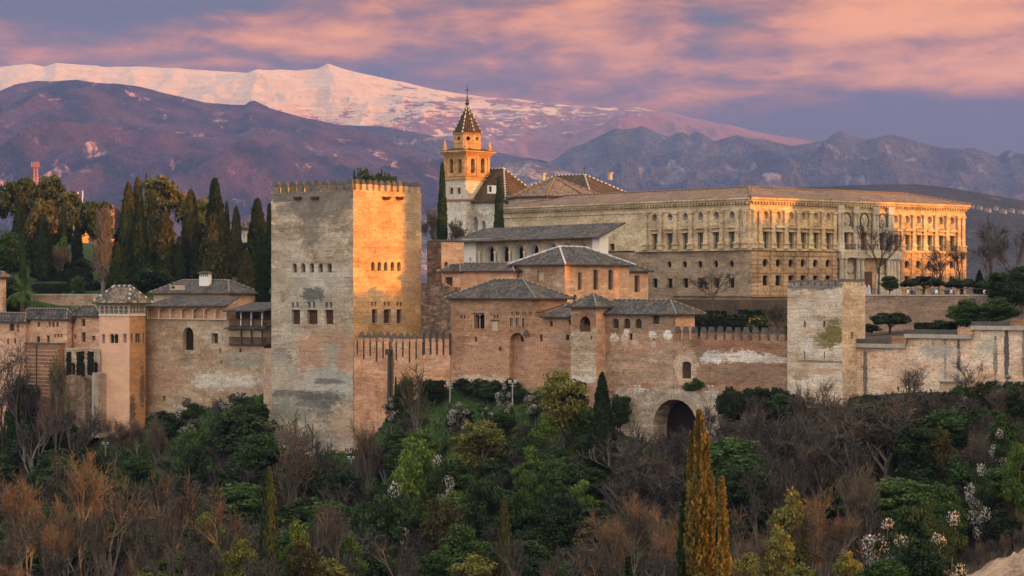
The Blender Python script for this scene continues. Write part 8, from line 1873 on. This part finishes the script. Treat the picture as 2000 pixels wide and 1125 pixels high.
# ---- people on the promenade
def person_proto(shirt, trousers, hair, pose):
    sk = bpy.data.meshes.new('body'); J = {'pel': (0, 0, .95), 'chest': (0, .02, 1.30), 'neck': (0, .01, 1.48), 'head': (0, -.02, 1.60), 'top': (0, -.01, 1.74), 'hl': (-.10, 0, .90), 'kl': (-.11, -.02, .50), 'al': (-.12, .02, .08), 'tl': (-.13, -.14, .03), 'hr': (.10, 0, .90), 'kr': (.12, -.03, .50), 'ar': (.13, .02, .08), 'tr': (.14, -.14, .03),
         'sl': (-.19, .01, 1.41), 'el': (-.25, .03, 1.13), 'wl': (-.24, -.08, .90), 'fl': (-.235, -.11, .80), 'sr': (.19, .01, 1.41), 'er': (.26, .02, 1.14), 'wr': (.20, -.18, 1.02) if pose else (.25, -.06, .90), 'fr': (.16, -.26, 1.04) if pose else (.245, -.09, .80)}
    Rr = {'pel': .13, 'chest': .15, 'neck': .055, 'head': .095, 'top': .07, 'hl': .09, 'kl': .06, 'al': .04, 'tl': .035, 'hr': .09, 'kr': .06, 'ar': .04, 'tr': .035, 'sl': .065, 'el': .045, 'wl': .032, 'fl': .03, 'sr': .065, 'er': .045, 'wr': .032, 'fr': .03}
    ks = list(J); E = [('pel', 'chest'), ('chest', 'neck'), ('neck', 'head'), ('head', 'top'), ('pel', 'hl'), ('hl', 'kl'), ('kl', 'al'), ('al', 'tl'), ('pel', 'hr'), ('hr', 'kr'), ('kr', 'ar'), ('ar', 'tr'), ('chest', 'sl'), ('sl', 'el'), ('el', 'wl'), ('wl', 'fl'), ('chest', 'sr'), ('sr', 'er'), ('er', 'wr'), ('wr', 'fr')]
    sk.from_pydata([J[k] for k in ks], [(ks.index(a), ks.index(b)) for a, b in E], [])
    o = bpy.data.objects.new('body', sk); COL.objects.link(o); md = o.modifiers.new('Skin', 'SKIN'); o.modifiers.new('Sub', 'SUBSURF').levels = 1
    for i, k in enumerate(ks): sk.skin_vertices[0].data[i].radius = (Rr[k] * 1.0, Rr[k] * (.75 if k in ('chest', 'pel') else 1.0))
    sk.skin_vertices[0].data[0].use_root = True
    dg = bpy.context.evaluated_depsgraph_get(); me = bpy.data.meshes.new_from_object(o.evaluated_get(dg)); bpy.data.objects.remove(o)
    me.name = 'body'; me.materials.clear(); me.materials.append(M['skin'])
    root = bpy.data.objects.new('person', None); COL.objects.link(root); LOC[root.name] = (0, 0, 0); b = bpy.data.objects.new('body', me); COL.objects.link(b); b.parent = root
    mb = MB(); mb.lathe((0, .01, 0), [(.17, .86), (.185, 1.0), (.19, 1.2), (.205, 1.36), (.14, 1.45), (.07, 1.49)], 10)
    for s, e, w in (('sl', 'el', 'wl'), ('sr', 'er', 'wr')): mb.tube([J[s], J[e], J[w]], [.085, .068, .052], 8)
    mb.obj('shirt', shirt, root)
    mb = MB(); mb.lathe((0, .0, 0), [(.16, .80), (.175, .88), (.165, .97)], 10)
    for h, k, a in (('hl', 'kl', 'al'), ('hr', 'kr', 'ar')): mb.tube([J[h], J[k], J[a]], [.11, .08, .065], 8)
    mb.obj('trousers', trousers, root)
    mb = MB(); mb.lathe((0, .015, 0), [(.10, 1.60), (.115, 1.67), (.10, 1.74), (.05, 1.785), (.01, 1.79)], 10); mb.obj('hair', hair, root)
    return root
M['skin'] = flat('skin', (.45, .28, .20), .6, .1); CL = {k: flat('cloth ' + k, c, .9, .15) for k, c in (('white', (.75, .74, .72)), ('navy', (.04, .05, .10)), ('black', (.025, .025, .028)), ('grey', (.22, .22, .24)), ('blue', (.12, .18, .34)), ('red', (.4, .08, .06)))}
PP = [person_proto(CL['white'], CL['grey'], CL['black'], 0), person_proto(CL['navy'], CL['black'], CL['black'], 1), person_proto(CL['blue'], CL['navy'], M['wood'], 0)]
zp = TERR.z1 + .1; usedp = set()
PEOPLE = [(1774, 0, 'person in white at the promenade railing beside the widest clipped tree'), (1781, 1, 'person in dark clothes standing right of the one in white by the railing'), (1786, 2, 'person in blue next to the dark clothed one under the widest clipped tree'), (1822, 2, 'person in blue leaning at the railing between the clipped trees'),
          (1829, 0, 'person in a pale shirt right of the lone blue one between the clipped trees'), (1848, 1, 'person in dark clothes left of the group under the second clipped tree'), (1853, 1, 'taller dark clothed person in the group under the second clipped tree'), (1858, 0, 'person in white in the group under the second clipped tree'), (1863, 2, 'person in blue at the right of the group under the second clipped tree'), (1923, 0, 'person in white near the far end of the promenade railing')]
for i, (px, k, lab) in enumerate(PEOPLE):
    D = 373.0 - (px - 1700) * .012 + .9; loc = ((px - 1000) / F * D, D, zp - .6 if i not in (6,) else zp - .5)
    if k not in usedp:
        usedp.add(k); o = PP[k]; o.location = loc; o.rotation_euler = (0, 0, RT.uniform(-.8, .8)); o['label'] = lab; o['category'] = 'person'; o['group'] = 'visitors on the promenade'
    else: o = dup(PP[k], loc, RT.uniform(-.8, .8), (1, 1, 1), lab, 'visitors on the promenade'); o['category'] = 'person'
for px, lab, c in ((1690, 'closed pink parasol beside the square wall tower top', (.55, .36, .40)), (1697, 'blue and white stall cloth on a pole right of the pink parasol', (.35, .40, .55))):
    D = 374; x = (px - 1000) / F * D; t = thing('parasol', lab, 'parasol', (x, D, zp - .5)); mb = MB(); mb.tube([(x, D, zp - .5), (x, D, zat(555, D))], [.04, .03], 5); mb.obj('pole', M['lead'], t)
    mb = MB(); mb.lathe((x, D, 0), [(.42, zat(575, D)), (.36, zat(568, D)), (.2, zat(560, D)), (.05, zat(556, D))], 9); mb.obj('cloth', flat('parasol cloth', c), t)

# ---- unseen western fort and trees, heights shaped to throw the evening shade
def sunpt(u, k=0.0): return Vector((0.475 * u + SUN_H.x * k, 0.88 * u + SUN_H.y * k))
t = thing('shade_tower', 'unseen broad tower of the western fort, shaped to throw shade from the right', 'tower', v3(sunpt(341), gz(sunpt(341).x, sunpt(341).y)))
q = sunpt(334.2); m_af = masonry('west fort brick', BRICK, stain=.4)  # tower placed and raised to shade the great tower's right strip
d_ = Vector((0.475, 0.88)); W_ = Blk(t, q + Vector((0, 0)), 9.0, 13.0, Z0 - 14, Z0 + 40, Vector((0.88, -0.475)), Vector((0.475, 0.88)), [m_af, m_af]); W_.build(); merlons(t, W_.W, 0, W_.b, 8, W_.z1, W_.z1 + 1.4, .65, .8, m_af)
t = thing('shade_wall', 'unseen long wall of the western fort, stepped to shape the evening shade', 'wall', v3(sunpt(310), Z0 - 2))
for (u0, u1, zt) in ((288, 333.9, 12.7), (347.5, 372, 25.0), (372, 402, 22.0), (402, 470, 11.2)):  # segment heights set for where the shade edges fall
    W_ = Blk(t, sunpt(u0, 3.0), 3.0, u1 - u0, Z0 - 16, Z0 + zt, Vector((0.88, -0.475)), Vector((0.475, 0.88)), [m_af, m_af]); W_.build()
    merlons(t, W_.W, 0, W_.b, max(3, int((u1 - u0) / 2.6)), W_.z1, W_.z1 + 1.3, .6, .8, m_af)
for i, (u, zt, w) in enumerate(((286, 8, 9), (279, 4, 9), (271, 0, 9), (263, -4, 9), (255, -8, 9), (247, -14, 8), (207, -15, 7), (192, -13, 7), (176, -14, 7), (387.5, 30, 3.6), (396, 30, 6), (401, 29, 5), (406, 23, 4))):
    p = sunpt(u, -4); plant('dark%d' % (i % 3), 1000 + F * p.x / p.y, 562.5 - zt / p.y * F, p.y, w / p.y * F, 'unseen evergreen tree added to cast shade, right of the picture', 'unseen evergreens added west of the picture for shade')  # unseen trees put in to dapple the shade
# remove prototypes that were not planted
for k, (o, w) in PROTO.items():
    if k not in USED:
        for c in list(o.children): bpy.data.objects.remove(c)
        bpy.data.objects.remove(o)
for k, o in enumerate(PP):
    if k not in usedp: print('unused person')
# ------------------------------------------------------------------ evening haze between the palace and the mountains
HAZE = 4.4e-5
mb = MB(); mb.box((-6300, -240, Z0 - 330), (12600, 0, 0), (0, 17200, 0), (0, 0, 2000))
m_hz = bpy.data.materials.new('evening haze'); m_hz.use_nodes = True; ht = NT(m_hz.node_tree); m_hz.node_tree.nodes.clear()
pv = ht.node('ShaderNodeVolumePrincipled', {'Color': (0.27, 0.40, 0.95, 1), 'Density': HAZE, 'Anisotropy': 0.35}); ho = ht.node('ShaderNodeOutputMaterial'); ht.t.links.new(pv.outputs[0], ho.inputs['Volume'])
hz = mb.obj('haze', m_hz); hz['kind'] = 'stuff'; hz['label'] = 'thin blue evening haze'; hz['category'] = 'haze'; hz.display_type = 'WIRE'

for o in COL.objects:
    if 'label' in o and len(o['label'].split()) > 16: o['label'] = ' '.join(o['label'].replace(', close under the wall', ', near the wall').replace(' in the bare wood', '').split()[:16])
